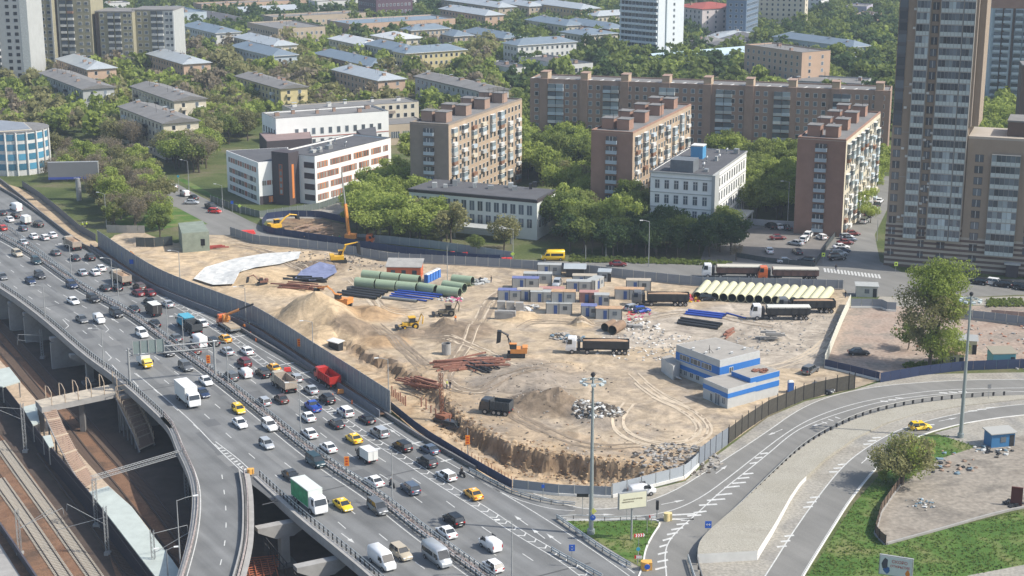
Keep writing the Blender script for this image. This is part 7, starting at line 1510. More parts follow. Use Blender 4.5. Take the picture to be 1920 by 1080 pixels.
lorry(semi('white',DKT,EARTH,M('red_lettering',(.5,.04,.03),.7)),1120,662,R(176),'white cab semi tipper with earth load in the middle of the site',z=1);lorry(semi('grey',DKT,EARTH),1238,572,R(178),'dark cab semi tipper beside the container yard',z=1)
lorry(semi('white',DKT,M('tarp_white',(.55,.55,.50),.8)),1462,598,R(180),'white cab semi tipper with pale tarp in front of the pipe row',z=1);lorry(semi('grey',DKT,EARTH),1510,585,R(180),'dark semi tipper with brown load half behind another, beside the pipe row',z=1)
m_=moto();lorry(m_,735,913,hw_(735,913,A),'motorcycle with rider beside the white sedan on the median lane','motorcycle','motorcycles');human('person',('dark',(.04,.04,.05)),('dark',(.04,.04,.05)),'rider in dark clothes on the motorcycle by the median',m_.location,m_.rotation_euler.z,'ride',('white',(.6,.6,.6)))
m_=lorry(copy_tree(m_),867,893,hw_(867,893,A),'motorcycle with rider ahead of the orange taxi','motorcycle','motorcycles');human('person',('black',(.02,.02,.02)),('dark',(.04,.04,.05)),'rider in black on the motorcycle ahead of the orange taxi',m_.location,m_.rotation_euler.z,'ride')
# labels that single out each car
def near_words(i):
    r,d,wh,p=CARS[i];px,py=to_px(p);best=sorted(((math.hypot(to_px(q[3])[0]-px,to_px(q[3])[1]-py),q) for j,q in enumerate(CARS) if j != i),key=lambda t:t[0])[0][1]
    bx,by=to_px(best[3]);rel='just above' if by>py+6 and abs(bx-px)<abs(by-py)*1.6 else 'just below' if by<py-6 and abs(bx-px)<abs(by-py)*1.6 else ('just left of' if bx>px else 'just right of');return rel,best[1]
import collections
lab=[]
for i,(r,d,wh,p) in enumerate(CARS):rel,n=near_words(i);n=n.replace('orange yellow taxi','orange taxi').replace('station wagon','wagon');loc=wh if wh.startswith('behind') else ('at the right side' if wh=='right side' else 'on the '+wh);lab.append(f'{d} {loc}, {rel} the {n}')
cnt=collections.Counter(lab);seen=collections.defaultdict(list)
for i,l in enumerate(lab):seen[l].append(i)
ORD=['leftmost','second from the left','third from the left','fourth from the left','fifth from the left']
for l,ids in seen.items():
    ids.sort(key=lambda i:to_px(CARS[i][3])[0])
    for q,i in enumerate(ids):
        CARS[i][0]['label']=l if len(ids)==1 else (l.replace(' on the motorway',' on motorway').replace(' just','')+(f', {ORD[q]} such pair'))
# ---------------- building site objects ----------------
def g6(zx,zy,X=900,Y=480):return GP(X+zx/6,Y+zy/6)
YEL=M('machine_yellow',(.62,.36,.03),.5,var=.12,scale=2);ORA=M('machine_orange',(.60,.24,.06),.5,var=.12,scale=2);RDM=M('machine_red',(.50,.07,.04),.5,var=.15,scale=2);BLKM=M('machine_black',(.03,.032,.035),.6,.2,var=.2,scale=2)
def excavator(px,py,rz,col,label,s=1.0,boom=((1.2,1.4),(3.6,4.2),(5.8,3.6),(6.4,1.2)),body_rz=0.0,bcol=None):
    p=GP(px,py);r=empty('excavator',p,rz,label,'excavator');r.scale=(s,s,s)
    for sd in (-1,1):part('track',r,lambda k:k.prism([(-1.9,sd*1.15-.28),(1.9,sd*1.15-.28),(1.9,sd*1.15+.28),(-1.9,sd*1.15+.28)],.05,.85,BLKM))
    part('body',r,lambda k:(k.bb(-2.3,1.2,-1.25,1.25,.95,1.9,col),k.bb(-2.4,-1.3,-1.2,1.2,1.9,2.25,col),k.tube([(0,0,.5),(0,0,1)],.6,BLKM,10)))
    part('cab',r,lambda k:(k.bb(-.1,1.35,.3,1.25,1.9,2.95,CG),k.bb(-.15,1.4,.25,1.3,2.95,3.08,col)))
    b=[Vector((x,-.1,z)) for x,z in boom];bc=bcol or col
    part('boom',r,lambda k:k.tube([b[0],b[0].lerp(b[1],.55)+Vector((0,0,.35)),b[1]],.3,bc,4,r2=.24,smooth=False));part('arm',r,lambda k:k.tube([b[1]+Vector((-.3,0,.1)),b[2]],.24,bc,4,r2=.16,smooth=False))
    part('bucket',r,lambda k:k.add([(b[2].x-.5,-.7,b[2].z),(b[2].x+.4,-.7,b[2].z),(b[3].x+.3,-.7,b[3].z),(b[3].x-.6,-.7,b[3].z+.3),(b[2].x-.5,.6,b[2].z),(b[2].x+.4,.6,b[2].z),(b[3].x+.3,.6,b[3].z),(b[3].x-.6,.6,b[3].z+.3)],[(0,1,2,3),(7,6,5,4),(0,4,5,1),(1,5,6,2),(3,2,6,7)],BLKM))
    part('hydraulic_ram',r,lambda k:k.tube([b[0]+Vector((.3,.25,.1)),b[0].lerp(b[1],.6)+Vector((0,.25,.3))],.08,STEEL,5));return r
excavator(968,668,R(178),ORA,'orange excavator with black bent boom in the middle of the site',1.0,((1.0,1.6),(1.9,4.4),(3.6,5.6),(3.9,2.9)),bcol=BLKM)
excavator(642,574,R(150),ORA,'orange excavator behind the big sand pile reaching over its top',1.0,((1.2,1.8),(4.4,4.2),(7.4,3.4),(7.6,2.2)))
excavator(636,492,R(12),YEL,'yellow excavator with raised boom by the grey hoarding',1.0,((.8,1.8),(1.8,4.5),(5.0,5.2),(5.4,1.8)))
excavator(518,432,R(38),YEL,'yellow excavator inside the blue hoarding of the road works',1.0,((1.2,1.8),(4.5,4.0),(6.8,3.6),(7.2,2.2)))
excavator(492,533,R(200),M('machine_brown',(.20,.10,.07),.7,var=.2),'small reddish brown excavator below the white sheet',.6)
def loader(px,py,rz,col,label):
    p=GP(px,py);r=empty('backhoe_loader',p,rz,label,'loader');part('body',r,lambda k:(k.bb(-1.6,1.9,-.55,.55,.7,1.5,col),k.bb(-1.7,.2,-.8,.8,.9,1.5,col)));part('cab',r,lambda k:(k.bb(-1.0,.4,-.75,.75,1.5,2.6,CG),k.bb(-1.1,.5,-.85,.85,2.6,2.75,col)))
    for x,rd in ((-.9,.75),(1.5,.5)):
        for s in (-1,1):part('wheel',r,lambda k:(k.tube([(x,s*.75,rd),(x,s*1.15,rd)],rd,TYRE,12),k.tube([(x,s*.75,rd),(x,s*1.17,rd)],rd*.5,col,8)))
    part('front_bucket',r,lambda k:(k.bb(2.8,3.4,-1.1,1.1,.2,.9,BLKM),k.tube([(.8,-.5,1.5),(2.9,-.5,.7)],.1,col,4),k.tube([(.8,.5,1.5),(2.9,.5,.7)],.1,col,4)));part('rear_arm',r,lambda k:k.tube([(-1.7,0,1.2),(-2.5,0,3.3),(-2.9,0,2.4),(-2.7,0,.9)],.14,col,4));return r
loader(770,616,R(195),YEL,'yellow backhoe loader left of the dark soil heap');loader(838,592,R(190),M('machine_mud',(.16,.14,.10),.7,var=.3),'muddy dark backhoe loader below the green pipes')
r=dump_truck('dark grey',M('dark_body',(.05,.055,.06),.7),None,6.2);lorry(r,930,775,R(160),'dark grey site truck beside the dark soil heap',z=1)
# drilling rig and crane trucks
def rig(px,py,label):
    p=GP(px,py);r=empty('drilling_rig',p,R(-40),label,'drilling rig');part('mast',r,lambda k:lattice(k,(-1.2,0,.8),(-1.5,0,9.5),.5,M('rust_red',(.22,.09,.05),.8,var=.3,scale=2),12,.07));part('base',r,lambda k:(k.bb(-2,.4,-1,1,.3,1.5,MATS['rust_red']),k.bb(-2.2,-.5,-1.2,1.2,.1,.5,BLKM)))
    for s in (-1,1):part('track',r,lambda k:k.bb(-2.3,1.2,s*1.1-.25,s*1.1+.25,0,.7,BLKM))
rig(838,792,'rust red drilling rig with lattice mast at the pit edge');lorry(car('suv','dark grey'),852,806,R(-30),'dark grey jeep parked beside the drilling rig','car','cars on the building site',z=1)
p=P(428,617);r=empty('crane_truck',p,hdg(p,A),'orange crane truck with raised black boom in the closed lane','crane truck','trucks');cab(r,2.6,1.8,2.4,2.7,paint('orange'));part('chassis',r,lambda k:(k.bb(-4.6,2.6,-1.2,1.2,.8,1.15,STEEL),k.bb(-4.5,.5,-1.15,1.15,1.15,1.5,M('bed_tan',(.35,.28,.2),.8))));wheels(r,(3.3,-1.6,-2.9),1.2,.5,.32)
part('crane_tower',r,lambda k:(k.bb(1.0,2.0,-.6,.6,1.1,3.0,ORA),k.bb(.8,2.2,-.9,.1,1.8,2.6,ORA)));d=P(478,575,5.8)-p;dl=Matrix.Rotation(-r.rotation_euler.z,3,'Z') @ Vector((d.x,d.y,0));b1=Vector((1.5,0,2.9));b2=Vector((dl.x*.95,dl.y*.95,6.4))
part('boom',r,lambda k:k.tube([b1,b1.lerp(b2,.5)],.3,ORA,4,smooth=False));part('jib',r,lambda k:k.tube([b1.lerp(b2,.4),b2],.2,BLKM,4,smooth=False))
p=P(672,456);r=empty('mobile_crane',p,R(-8),'red cabbed mobile crane with tall orange boom inside the blue hoarding','mobile crane','trucks');cab(r,2.4,2.0,2.4,2.6,paint('orange'));part('chassis',r,lambda k:k.bb(-6,2.4,-1.2,1.2,.8,1.4,BLKM));wheels(r,(3.4,1.2,-2.6,-4.2),1.2,.52,.32)
part('turntable',r,lambda k:k.bb(-3.6,-.6,-1.1,1.1,1.4,2.6,ORA));top=Matrix.Rotation(R(8),3,'Z') @ (P(643,348,19)-P(659,452,0));tp_=Vector((-2.6,0,2.2));tt=tp_+Vector((-1.6,0,17.5))
part('boom',r,lambda k:k.tube([tp_,tp_.lerp(tt,.5)],.5,ORA,4,smooth=False));part('boom_extension',r,lambda k:k.tube([tp_.lerp(tt,.45),tt],.22,STEEL,4,smooth=False));part('hook_cable',r,lambda k:k.tube([tt,tt+Vector((-.6,0,-9))],.04,DARK,3))
# containers
CW=M('container_white',(.42,.42,.40),.7,.1,var=.12,scale=1);ROOFT={'grey':M('c_roof_grey',(.34,.35,.34),.8,var=.15,scale=1),'rust':M('c_roof_rust',(.42,.27,.16),.85,var=.3,scale=.8),'pink':M('c_roof_pink',(.36,.19,.17),.85,var=.2,scale=1),'blue':M('c_roof_tarp_blue',(.13,.15,.30),.7,var=.3,scale=1),'tan':M('c_roof_tan',(.38,.33,.26),.85,var=.2,scale=1)}
def container(px,py,rz,roof,label,L=6.0,z=0.0,wallm=None,door=None):
    p=GP(px,py);p.z+=z;r=empty('site_container',p,rz,label,'container','site containers');wm=wallm or CW;W=2.45;H=2.55
    part('shell',r,lambda k:(k.bb(-L/2,L/2,0,W,0,H-.1,wm),[k.bb(-L/2+(j+.5)*.5-.06,-L/2+(j+.5)*.5+.06,-.04,0,.15,H-.2,wm) for j in range(int(L/.5))],[k.bb(x-.06,x+.06,-.06,.06,0,H,BLKM) for x in (-L/2,0,L/2)]))
    part('roof',r,lambda k:k.bb(-L/2-.05,L/2+.05,-.05,W+.05,H-.1,H,ROOFT[roof]));part('door',r,lambda k:k.bb(-L*.2,-L*.2+.8,-.09,-.05,.1,2.1,door or M('door_blue',(.04,.08,.22),.6)));part('window',r,lambda k:k.bb(L*.15,L*.15+1,-.09,-.05,1.0,1.9,GL))
for a in [(955,564,-4,'blue','container shed under a blue tarp at the left end of the container yard',5.5),(993,563,-4,'tan','tan roofed container next to the blue tarp shed'),(1018,567,-4,'grey','grey roofed container in the front row, third from the left'),(1034,561,-4,'pink','pink roofed container behind the stacked pair'),(1048,589,-4,'grey','lower container of the stacked pair'),
          (1104,568,-4,'pink','red pink roofed container right of the stacked pair',4.5),(1104,594,-4,'blue','blue grey roofed container at the front of the yard',3.6),(1141,599,-4,'rust','container with orange rust patch on its roof at the front of the yard'),(1085,547,-4,'grey','pale container in the second row behind the silver car'),(1096,536,-4,'tan','tan roofed container in the third row'),(1124,541,60,'grey','container turned end-on right of the tan roofed one',5),
          (1008,532,-4,'grey','blue grey roofed container on the left of the back yard',7),(985,541,-4,'blue','container with blue tarp patch in front of the blue grey roofed one',6.5),(1030,515,-4,'grey','long pale blue container close to the back hoarding',6),(1180,562,-4,'rust','rust roofed container left of the dark semi tipper',7),(1197,545,-4,'tan','tan roofed container against the rust roofed one',6),(1128,573,-4,'grey','small pale container by the parked truck',3.5)]:
    container(a[0],a[1],R(a[2]),a[3],a[4],*(a[5:] or ()),wallm=M('container_palered',(.30,.17,.15),.8) if a[3]=='pink' else None)
container(1056,587,R(-4),'rust','upper container of the stacked pair with rusty roof and blue door',5.6,2.56)
def shed(name,px,py,rz,W,D,h,wm,rm,label,cat,rh=.7,win=2,door=None,band=None,pitch='mono',over=.3):
    p=GP(px,py);r=empty(name,p,rz,label,cat);part('walls',r,lambda k:k.bb(-W/2,W/2,0,D,-.3,h,wm));e=over
    if pitch=='mono':part('roof',r,lambda k:k.add([(-W/2-e,-e,h),(W/2+e,-e,h),(W/2+e,D+e,h+rh),(-W/2-e,D+e,h+rh),(-W/2-e,-e,h+.15),(W/2+e,-e,h+.15),(W/2+e,D+e,h+rh+.15),(-W/2-e,D+e,h+rh+.15)],[(4,5,6,7),(0,1,5,4),(1,2,6,5),(2,3,7,6),(3,0,4,7)],rm))
    else:part('roof',r,lambda k:k.add([(-W/2-e,-e,h),(W/2+e,-e,h),(W/2+e,D+e,h),(-W/2-e,D+e,h),(-W/2-e,D/2,h+rh),(W/2+e,D/2,h+rh)],[(0,1,5,4),(2,3,4,5),(1,2,5),(3,0,4)],rm))
    for j in range(win):x=-W/2+W*(j+.6)/(win+.2);part('window',r,lambda k:k.bb(x-.55,x+.55,-.06,0,h*.35,h*.75,GL))
    if band:part('blue_band',r,lambda k:k.bb(-W/2-.03,W/2+.03,-.03,D+.03,h*.55,h*.85,band))
    part('door',r,lambda k:k.bb(W*.28,W*.28+.9,-.05,0,0,min(2.1,h-.2),door or BLKM));return r
shed('site_hut',757,523,R(-4),8.6,5,3.0,M('hut_orange_red',(.50,.12,.05),.7,var=.08),M('hut_roof',(.30,.29,.27),.85,var=.25,scale=.5),'orange red site hut with grey roof behind the green pipes','hut',1.0,3)
shed('canopy_tent',1078,520,R(-4),4.5,3.5,2.3,M('tent_dark',(.06,.06,.06),.8),ROOFL,'shelter with pale peaked roof near the back hoarding','shelter',.9,0,pitch='gable',over=.6)
shed('gate_cabin',1625,557,R(-8),5,3,2.6,CW,ROOFT['grey'],'white gate cabin at the top right corner of the site','cabin',.2,1);shed('storage_cabin',1133,528,R(-8),2.8,2,2.4,M('cabin_greyblue',(.30,.33,.36),.6),ROOFL,'small grey blue cabin near the hoarding behind the containers','cabin',.3,1)
shed('cottage',1786,688,R(-10),4.4,5,2.8,M('cottage_yellow',(.50,.48,.32),.8),M('cottage_roof',(.42,.30,.22),.85,var=.2),'pale yellow cottage with pinkish roof behind the navy fence','cottage',1.2,1,pitch='gable');shed('cottage',1812,664,R(-10),4.0,3.5,3.0,MATS['cottage_yellow'],M('slate_roof',(.3,.31,.31),.8),'smaller pale cottage with grey roof and blue window near the mast','cottage',.9,1,pitch='gable')
shed('garden_shed',1882,688,R(4),4.8,3.4,2.8,M('shed_turquoise',(.13,.36,.40),.7,var=.06),M('felt_brown',(.25,.23,.18),.9),'turquoise shed with felt roof by the navy fence','shed',.5,0);shed('kiosk',1880,838,R(14),4.6,2.6,2.5,M('kiosk_blue',(.04,.16,.33),.6),M('kiosk_roof',(.33,.33,.31),.8),'blue kiosk with grey roof at the right edge of the dirt yard','kiosk',.3,1)
for i,(x,y) in enumerate([(801,530),(806,527.5),(811,525),(816,522.5),(821,520),(1482,735)]):
    p=GP(x,y);r=empty('portable_toilet',p,R(60) if i<5 else 0,['blue portable toilet, nearest in the row by the red hut','blue portable toilet, second in the row by the red hut','blue portable toilet, third in the row by the red hut','blue portable toilet, fourth in the row by the red hut','blue portable toilet, farthest in the row by the red hut','single blue portable toilet beside the blue striped office'][i],'portable toilet','portable toilets');part('cabin',r,lambda k:k.bb(-.55,.55,-.55,.55,0,2.15,M('toilet_blue',(.03,.12,.42),.5)));part('roof',r,lambda k:k.box((0,0,2.25),(1.15,1.15,.25),WF,taper=.6));part('door',r,lambda k:k.bb(-.42,.42,-.59,-.55,.1,2.0,M('toilet_door',(.05,.17,.5),.5)))
# pipes
PG=M('pipe_green',(.27,.34,.23),.6,var=.08,scale=1);PGI=M('pipe_inner',(.06,.07,.05),.8);PC=M('pipe_cream',(.56,.54,.36),.55,var=.08,scale=1);PB=M('pipe_black',(.035,.037,.04),.5);PBL=M('pipe_blue',(.04,.09,.38),.45);PGR=M('pipe_grey',(.2,.21,.2),.6)
def pipe_obj(a,b,rad,mat,label,grp,inner=PGI,z=0.0,n=14,name='pipe'):
    A_,B_=GP(*a),GP(*b);A_.z+=rad+z;B_.z+=rad+z;k=MB();k.pipe(A_-A_,B_-A_,rad,mat,inner,n,th=rad*.08);o=k.build(name,None,loc=A_);return tag(o,label,'pipe',grp)
def lerp2(a,b,t):return (a[0]+(b[0]-a[0])*t,a[1]+(b[1]-a[1])*t)
pos3=['left','middle','right']
for nm,a,b,n in (('front',(667,538),(783,549),3),('back',(680,524),(788,535),3)):
    for i in range(n):pipe_obj(lerp2(a,b,(i+.02)/n),lerp2(a,b,(i+.96)/n),1.25,PG,f'big pale green pipe, {pos3[i]} of three end to end in the {nm} row','big pale green pipes',n=18)
for a,b,l in [((786,547),(817,552),'short wide green pipe right of the front row of green pipes'),((822,553),(862,558),'big green pipe above the white bags, nearest the right'),((832,543),(871,549),'big green pipe just behind the rightmost front one'),((849,532),(886,536),'big green pipe farthest right, beside the white drums')]:pipe_obj(a,b,1.2,PG,l,'big pale green pipes',n=18)
ORDW='first second third fourth fifth sixth seventh eighth ninth tenth eleventh twelfth thirteenth fourteenth fifteenth'.split()
for i in range(15):
    x,y=1307+i*16.4,563+i*.9;pipe_obj((x,y),(x+19,y-23),1.05,PC,f'{ORDW[i]} cream pipe from the left in the long pipe row','cream pipes in the long row',n=16)
for i in range(4):pipe_obj((633+i*9,552-i*3.5),(706+i*7,562-i*4),.38,PB,f'black pipe, {["nearest", "second", "third", "farthest"][i]} of the stack left of the blue pipes','black pipes left of the blue ones',n=10)
for i in range(7):pipe_obj((731+i*3,556-i*1.6),(800+i*6,566-i*1.8),.24,PBL,'blue pipe in the bundle before the big green pipes','blue pipes before the green ones',z=.3*(i%2),n=8)
pipe_obj((716,560),(782,567),.35,PGR,'grey pipe lying in front of the blue pipe bundle',None,n=10)
for i in range(5):pipe_obj((1284+i*2,590-i*1.5),(1354+i*2,598-i*1.5),.26,PBL,'blue pipe in the bundle below the cream pipe row','blue pipes below the cream row',z=.3*(i%2),n=8)
for i in range(5):pipe_obj((1270+i*2,607-i*2),(1346+i*2,618-i*2),.33,PB,'black pipe in the bundle below the blue pipes, right','black pipes below the cream row',z=.3*(i%2),n=8)
pipe_obj((1362,588),(1399,598),.18,PBL,'thin blue pipe by the white cab tipper',None,n=8);pipe_obj((1148,628),(1166,617),1.1,M('pipe_rusty',(.22,.15,.10),.9,var=.3),'big rusty pipe beside the scrap heaps',None,n=14);pipe_obj((1134,622),(1150,614),1.0,MATS['pipe_rusty'],'second rusty pipe half behind the big one',None,n=14)
# steel beams
RB=M('rusty_beam',(.24,.11,.075),.85,var=.3,scale=2);rn=random.Random(12)
def beams(n,cx,cy,sx,sy,L,ang,jit,label,grp,col=RB,zst=.22,th=.3,name='steel_beam',cat='beam'):
    me=mesh_of(MB().bb(-L/2,L/2,-th/2,th/2,0,th,col),name)
    for i in range(n):px,py=cx+rn.uniform(-sx,sx),cy+rn.uniform(-sy,sy);p=GP(px,py);o=inst(name,me,None,p+Vector((0,0,.05+zst*(i%4))),ang+rn.uniform(-jit,jit),(rn.uniform(.6,1.1),1,1));tag(o,label,cat,grp)
beams(38,885,684,40,9,9,R(24),.5,'rusty steel beam in the heap before the orange excavator','rusty beams in the heap');beams(14,905,691,22,7,7,R(-50),.2,'dark rusty rail in the heap before the orange excavator','rusty rails in the heap',BLKM)
beams(14,786,722,22,8,8,R(-40),.25,'rusty steel pile lying in the trench by the tall screen','steel piles in the trench',zst=.3);beams(16,575,528,26,5,6,R(-10),.3,'dark beam beside the blue grey tarp','dark beams by the tarp',BLKM);beams(18,560,540,25,4,8,R(-12),.2,'reddish bar near the blue grey tarp','reddish bars by the tarp')
beams(24,585,436,30,10,6,R(20),.9,'brown timber in the fenced road works','timbers in the road works',TIMBD,name='timber',cat='timber');beams(8,1435,638,20,3,4,R(5),.2,'grey concrete beam stacked behind the blue striped office','concrete beams behind the office',CONC,.5,.5,'concrete_beam');beams(12,385,466,26,3,5,R(8),.3,'red oxide bar before the netted building','red bars by the netted building',M('bar_red',(.33,.06,.045),.7));beams(5,1368,626,3,6,5,R(60),.1,'reddish pipe leaning by the rubble, right','reddish pipes right',RB)
pm2=mesh_of(MB().tube([(0,0,-3),(0,0,2.2)],.14,RB,6),'pile')
for i in range(16):p=GP(735+i*3.2 if i<9 else 790+(i-9)*9,742+i*2.4 if i<9 else 762+(i-9)*6);tag(inst('steel_pile',pm2,None,p,0,(1,1,rn.uniform(.6,1.1))),'upright rusty pile at the end of the tall screen' if i<9 else 'thin upright pile along the pit corner','pile','upright piles')
for i in range(17):p=GP(866+i*6.2,856+i*3.6);tag(inst('fence_stake',pm2,None,p+Vector((0,0,.6)),0,(.5,.5,.5)),'thin stake behind the navy hoarding','stake','stakes behind the hoarding')
# rubble, scrap and sheets
def rubble(px,py,rad,n,s,mats,label,seed=1,hgt=.0,cat='rubble'):
    c=P(px,py);rn=random.Random(seed);k=MB()
    for i in range(n):
        a,q=rn.uniform(0,6.28),rad*rn.random() ** .6;x,y=c.x+q*math.cos(a),c.y+q*math.sin(a);z=(site_z(x,y) if inpoly(x,y,SITE) else 0)+hgt*(1-q/rad)*rn.random();ss=s*rn.uniform(.4,1.5)
        if rn.random()<.3:k.box((x,y,z+.1),(ss*2.2,ss*1.2,ss*.4),rn.choice(mats),rz=rn.random()*3,ry=rn.uniform(-.5,.5))
        else:k.blob((x,y,z+ss*.2),(ss,ss*.8,ss*.6),rn.choice(mats),rn.randrange(999),5,.3,3)
    o=k.build('rubble',None,Vector((c.x,c.y,0)));tag(o,label,cat,kind='stuff')
DK2=M('dark_stone',(.10,.085,.07),.95);ST=M('pale_stone',(.34,.31,.27),.9,var=.2);ML=[ST,CONC,DK2,M('blue_scrap',(.15,.22,.27),.7)]
rubble(1122,776,5.0,420,.38,[ST,CONCW,DK2,DK2,GREYW],'heap of broken concrete and scrap behind the tall mast',1,1.6);rubble(1268,862,8,380,.35,[ST,DK2,CONC],'grey rubble spilling beside the dark fence corner',2);rubble(1205,645,13,320,.24,[ST,CONCW,CONC],'pale stones scattered right of the earth loaded truck',3)
rubble(1054,632,2.6,70,.4,ML,'low scrap heap left of the white cab truck',4,.6);rubble(1076,638,2.8,80,.4,ML,'second scrap heap touching the white cab truck',5,.8);rubble(985,578,3,40,.6,[CONC,ST,WHITE],'concrete rings and rubbish before the containers',6);rubble(1130,850,18,200,.18,[DK2,ST,EARTH],'clods strewn along the foot of the pit wall',7);rubble(1190,612,6,80,.35,[CONCW,CONC,DK2],'white slabs and rubbish below the parked blue car',8)
rubble(640,482,16,300,.25,[ST,DK2],'stones along the foot of the grey hoarding',9);rubble(1010,720,16,150,.16,[ST,DK2],'stones on the grey mound',10);rubble(1180,590,5,50,.3,[M('scrap_red',(.45,.05,.06),.7),M('scrap_pink',(.5,.12,.2),.7)],'red scrap and netting by the silver hatchback',11);rubble(1290,560,3.4,80,.5,[MATS['scrap_red'],MATS['scrap_pink'],YEL],'pink and red fittings heaped at the left end of the cream pipes',12,1.2);rubble(845,562,3,60,.35,[WHITE,GREYW,MATS['scrap_pink']],'white bags below the green pipes',13,.4);rubble(895,530,2.6,30,.6,[GREYW,WHITE,BLKM],'white and black drums right of the green pipes',14,.8)
rubble(1770,868,6,40,.4,[ST,MATS['blue_scrap'],BLKM,TIMBD],'planks and scrap dumped at the top of the dirt yard',15);rubble(1730,945,2.8,40,.25,[WHITE,MATS['blue_scrap'],ST],'white scrap sheets in the middle of the dirt yard',16);rubble(1862,845,3.5,30,.4,[MATS['blue_scrap'],BLKM,WHITE],'blue tarps and rubbish by the blue kiosk',17);rubble(1900,945,1.5,30,.4,[BLKM],'dark scrap against the rusty plate',18,.6);rubble(1440,640,10,120,.25,[ST,CONC],'stones behind the blue striped office',19);rubble(560,455,1,3,.2,[ST],'few stones by the verge',20)
rubble(1480,605,12,160,.2,[ST,CONC],'stones around the tipper trucks',21);rubble(1860,640,22,200,.3,[ST,CONC,M('brick_bits',(.35,.17,.11),.9)],'brick rubble across the lot behind the turquoise shed',22);rubble(930,770,14,90,.16,[DK2,ST],'clods around the dark site truck',23)
k=MB();EM=[M('clod_brown',(.20,.125,.07),.97,var=.3,scale=2),M('clod_sand',(.38,.27,.16),.97,var=.2,scale=2)]
for i in range(1300):
    j=rn.randrange(4,len(CUT)-1);t=rn.random();q=CUT[j].lerp(CUT[j+1],t);d=(CUT[j+1]-CUT[j]).normalized();off=rn.uniform(-.8,4.2) if rn.random()<.8 else rn.uniform(-3,6);x,y=q.x+d.y*off,q.y-d.x*off
    if inpoly(x,y,SITE):s=.07+.25*rn.random() ** 3;k.blob((x,y,site_z(x,y)+s*.15),(s*1.2,s,s*.75),rn.choice(EM),i,5,.35,3)
tag(k.build('earth_clods'),'loose earth clods fallen along the cut pit wall','earth',kind='stuff')
k=MB();k.bb(-.9,.9,-.15,.15,0,3.2,M('rust_plate',(.10,.03,.025),.8));tag(k.build('steel_plate',None,loc=P(1905,948),rz=R(-20)),'upright dark rust plate at the right edge of the dirt yard','steel plate')
tag(drape('geotextile_sheet',[(363,526),(385,505),(440,487),(500,478),(564,474),(560,488),(525,497),(480,505),(450,520),(438,536),(400,538)],M('white_textile',(.50,.50,.48),.9,var=.2,scale=.5),.15,.9,crease=.28),'large white geotextile sheet spread on the sand at the upper left of the site','sheet')
tag(drape('tarpaulin',[(553,527),(565,512),(600,503),(628,505),(632,515),(610,527),(580,533)],M('blue_grey_tarp',(.17,.19,.30),.6,var=.25,scale=.6),.35,1.0,crease=.3),'blue grey tarpaulin over a heap near the white sheet','tarpaulin')
def blocks(n,px,py,dx,dy,size,mat,label,grp,name='concrete_block',per=4,z=.0,rz=0.0):
    me=mesh_of(MB().bb(-size[0]/2,size[0]/2,-size[1]/2,size[1]/2,0,size[2],mat),name)
    for i in range(n):p=GP(px+dx*(i%per),py+dy*(i%per));tag(inst(name,me,None,p+Vector((0,0,(i // per)*size[2])),rz+rn.uniform(-.06,.06)),label,'block' if 'slab' not in name else 'slab',grp)
blocks(6,940,579,17,1.2,(1.9,1.5,.95),CONC,'whitish concrete block below the blue tarp shed','whitish concrete blocks',per=3);blocks(10,945,597,5,-1,(4.2,1.0,.35),CONC,'grey concrete slab in the stack left of the small sand pile','grey concrete slabs','concrete_slab',2,rz=R(-6));blocks(3,1178,613,9,1,(2.2,.9,.7),CONC,'pale concrete block near the rusty pipe','pale blocks by the rusty pipe')
k=MB();k.pipe((0,0,0),(0,0.01,2.4),1.0,CONC,CONCD,14,.12);tag(k.build('concrete_ring',None,loc=GP(837,664)),'upright concrete well ring between the soil heap and the beams','concrete ring')
shed('scaffold_shelter',625,655,R(-40),3,1.5,1.6,BLKM,WHITE,'small dark shelter behind the tall screen fence','shelter',.2,0)
# blue striped office
OW=M('office_grey_cladding',(.45,.46,.455),.7,var=.1,scale=1);OB=M('office_blue_stripe',(.03,.16,.47),.6,var=.1);OR_=M('office_roof',(.30,.28,.25),.9,var=.15,scale=.5)
def office(P4,h,label,bands,z0=0,wins=None):
    r,pts,o=quadblock('site_office',P4,h,OW,OR_,label,'office building',par=.35,z0=z0)
    for (a,b) in ((pts[3],pts[0]),(pts[0],pts[1])):
        d=b-a;an=math.atan2(d.y,d.x);c=Vector((a.x,a.y,0))-o
        for z_a,z_b in bands:k=MB();k.bb(-.05,d.length+.05,-.06,-.002,z_a,z_b,OB);k.build('blue_stripe',r,loc=c,rz=an)
    for (x,w_,z,h_,side) in wins or ():
        a,b=((pts[3],pts[0]),(pts[0],pts[1]))[side];d=b-a;u=d.normalized();p=a+u*(d.length*x);k=MB();k.bb(-w_/2-.08,w_/2+.08,-.09,-.03,z-h_/2-.08,z+h_/2+.08,WF);k.bb(-w_/2,w_/2,-.12,-.09,z-h_/2,z+h_/2,GL);k.bb(-.04,.04,-.14,-.12,z-h_/2,z+h_/2,WF);k.build('window',r,loc=Vector((p.x,p.y,0))-o,rz=math.atan2(d.y,d.x))
    return r,pts,o
r,pts,o=office([(1350,679),(1425,661),(1342,636),(1268,649)],6.0,'blue striped two storey office building, tallest block',[(1.6,2.5),(3.3,4.9)],wins=[(x,1.5,4.15,1.0,0) for x in (.16,.26,.41,.51,.66,.76)]+[(x,.8,1.1,.9,0) for x in (.12,.24,.38,.52)]+[(.28,.9,3.6,1.6,1)])
gear(r,*(0,0,0,0),0,0,1);k=MB()
for i in range(5):p=P(1300+i*24,655+(i%2)*8,6.4)-o;q=MB();q.bb(p.x-.25,p.x+.25,p.y-.25,p.y+.25,6.3,6.8,WF);q.build('roof_vent',r)
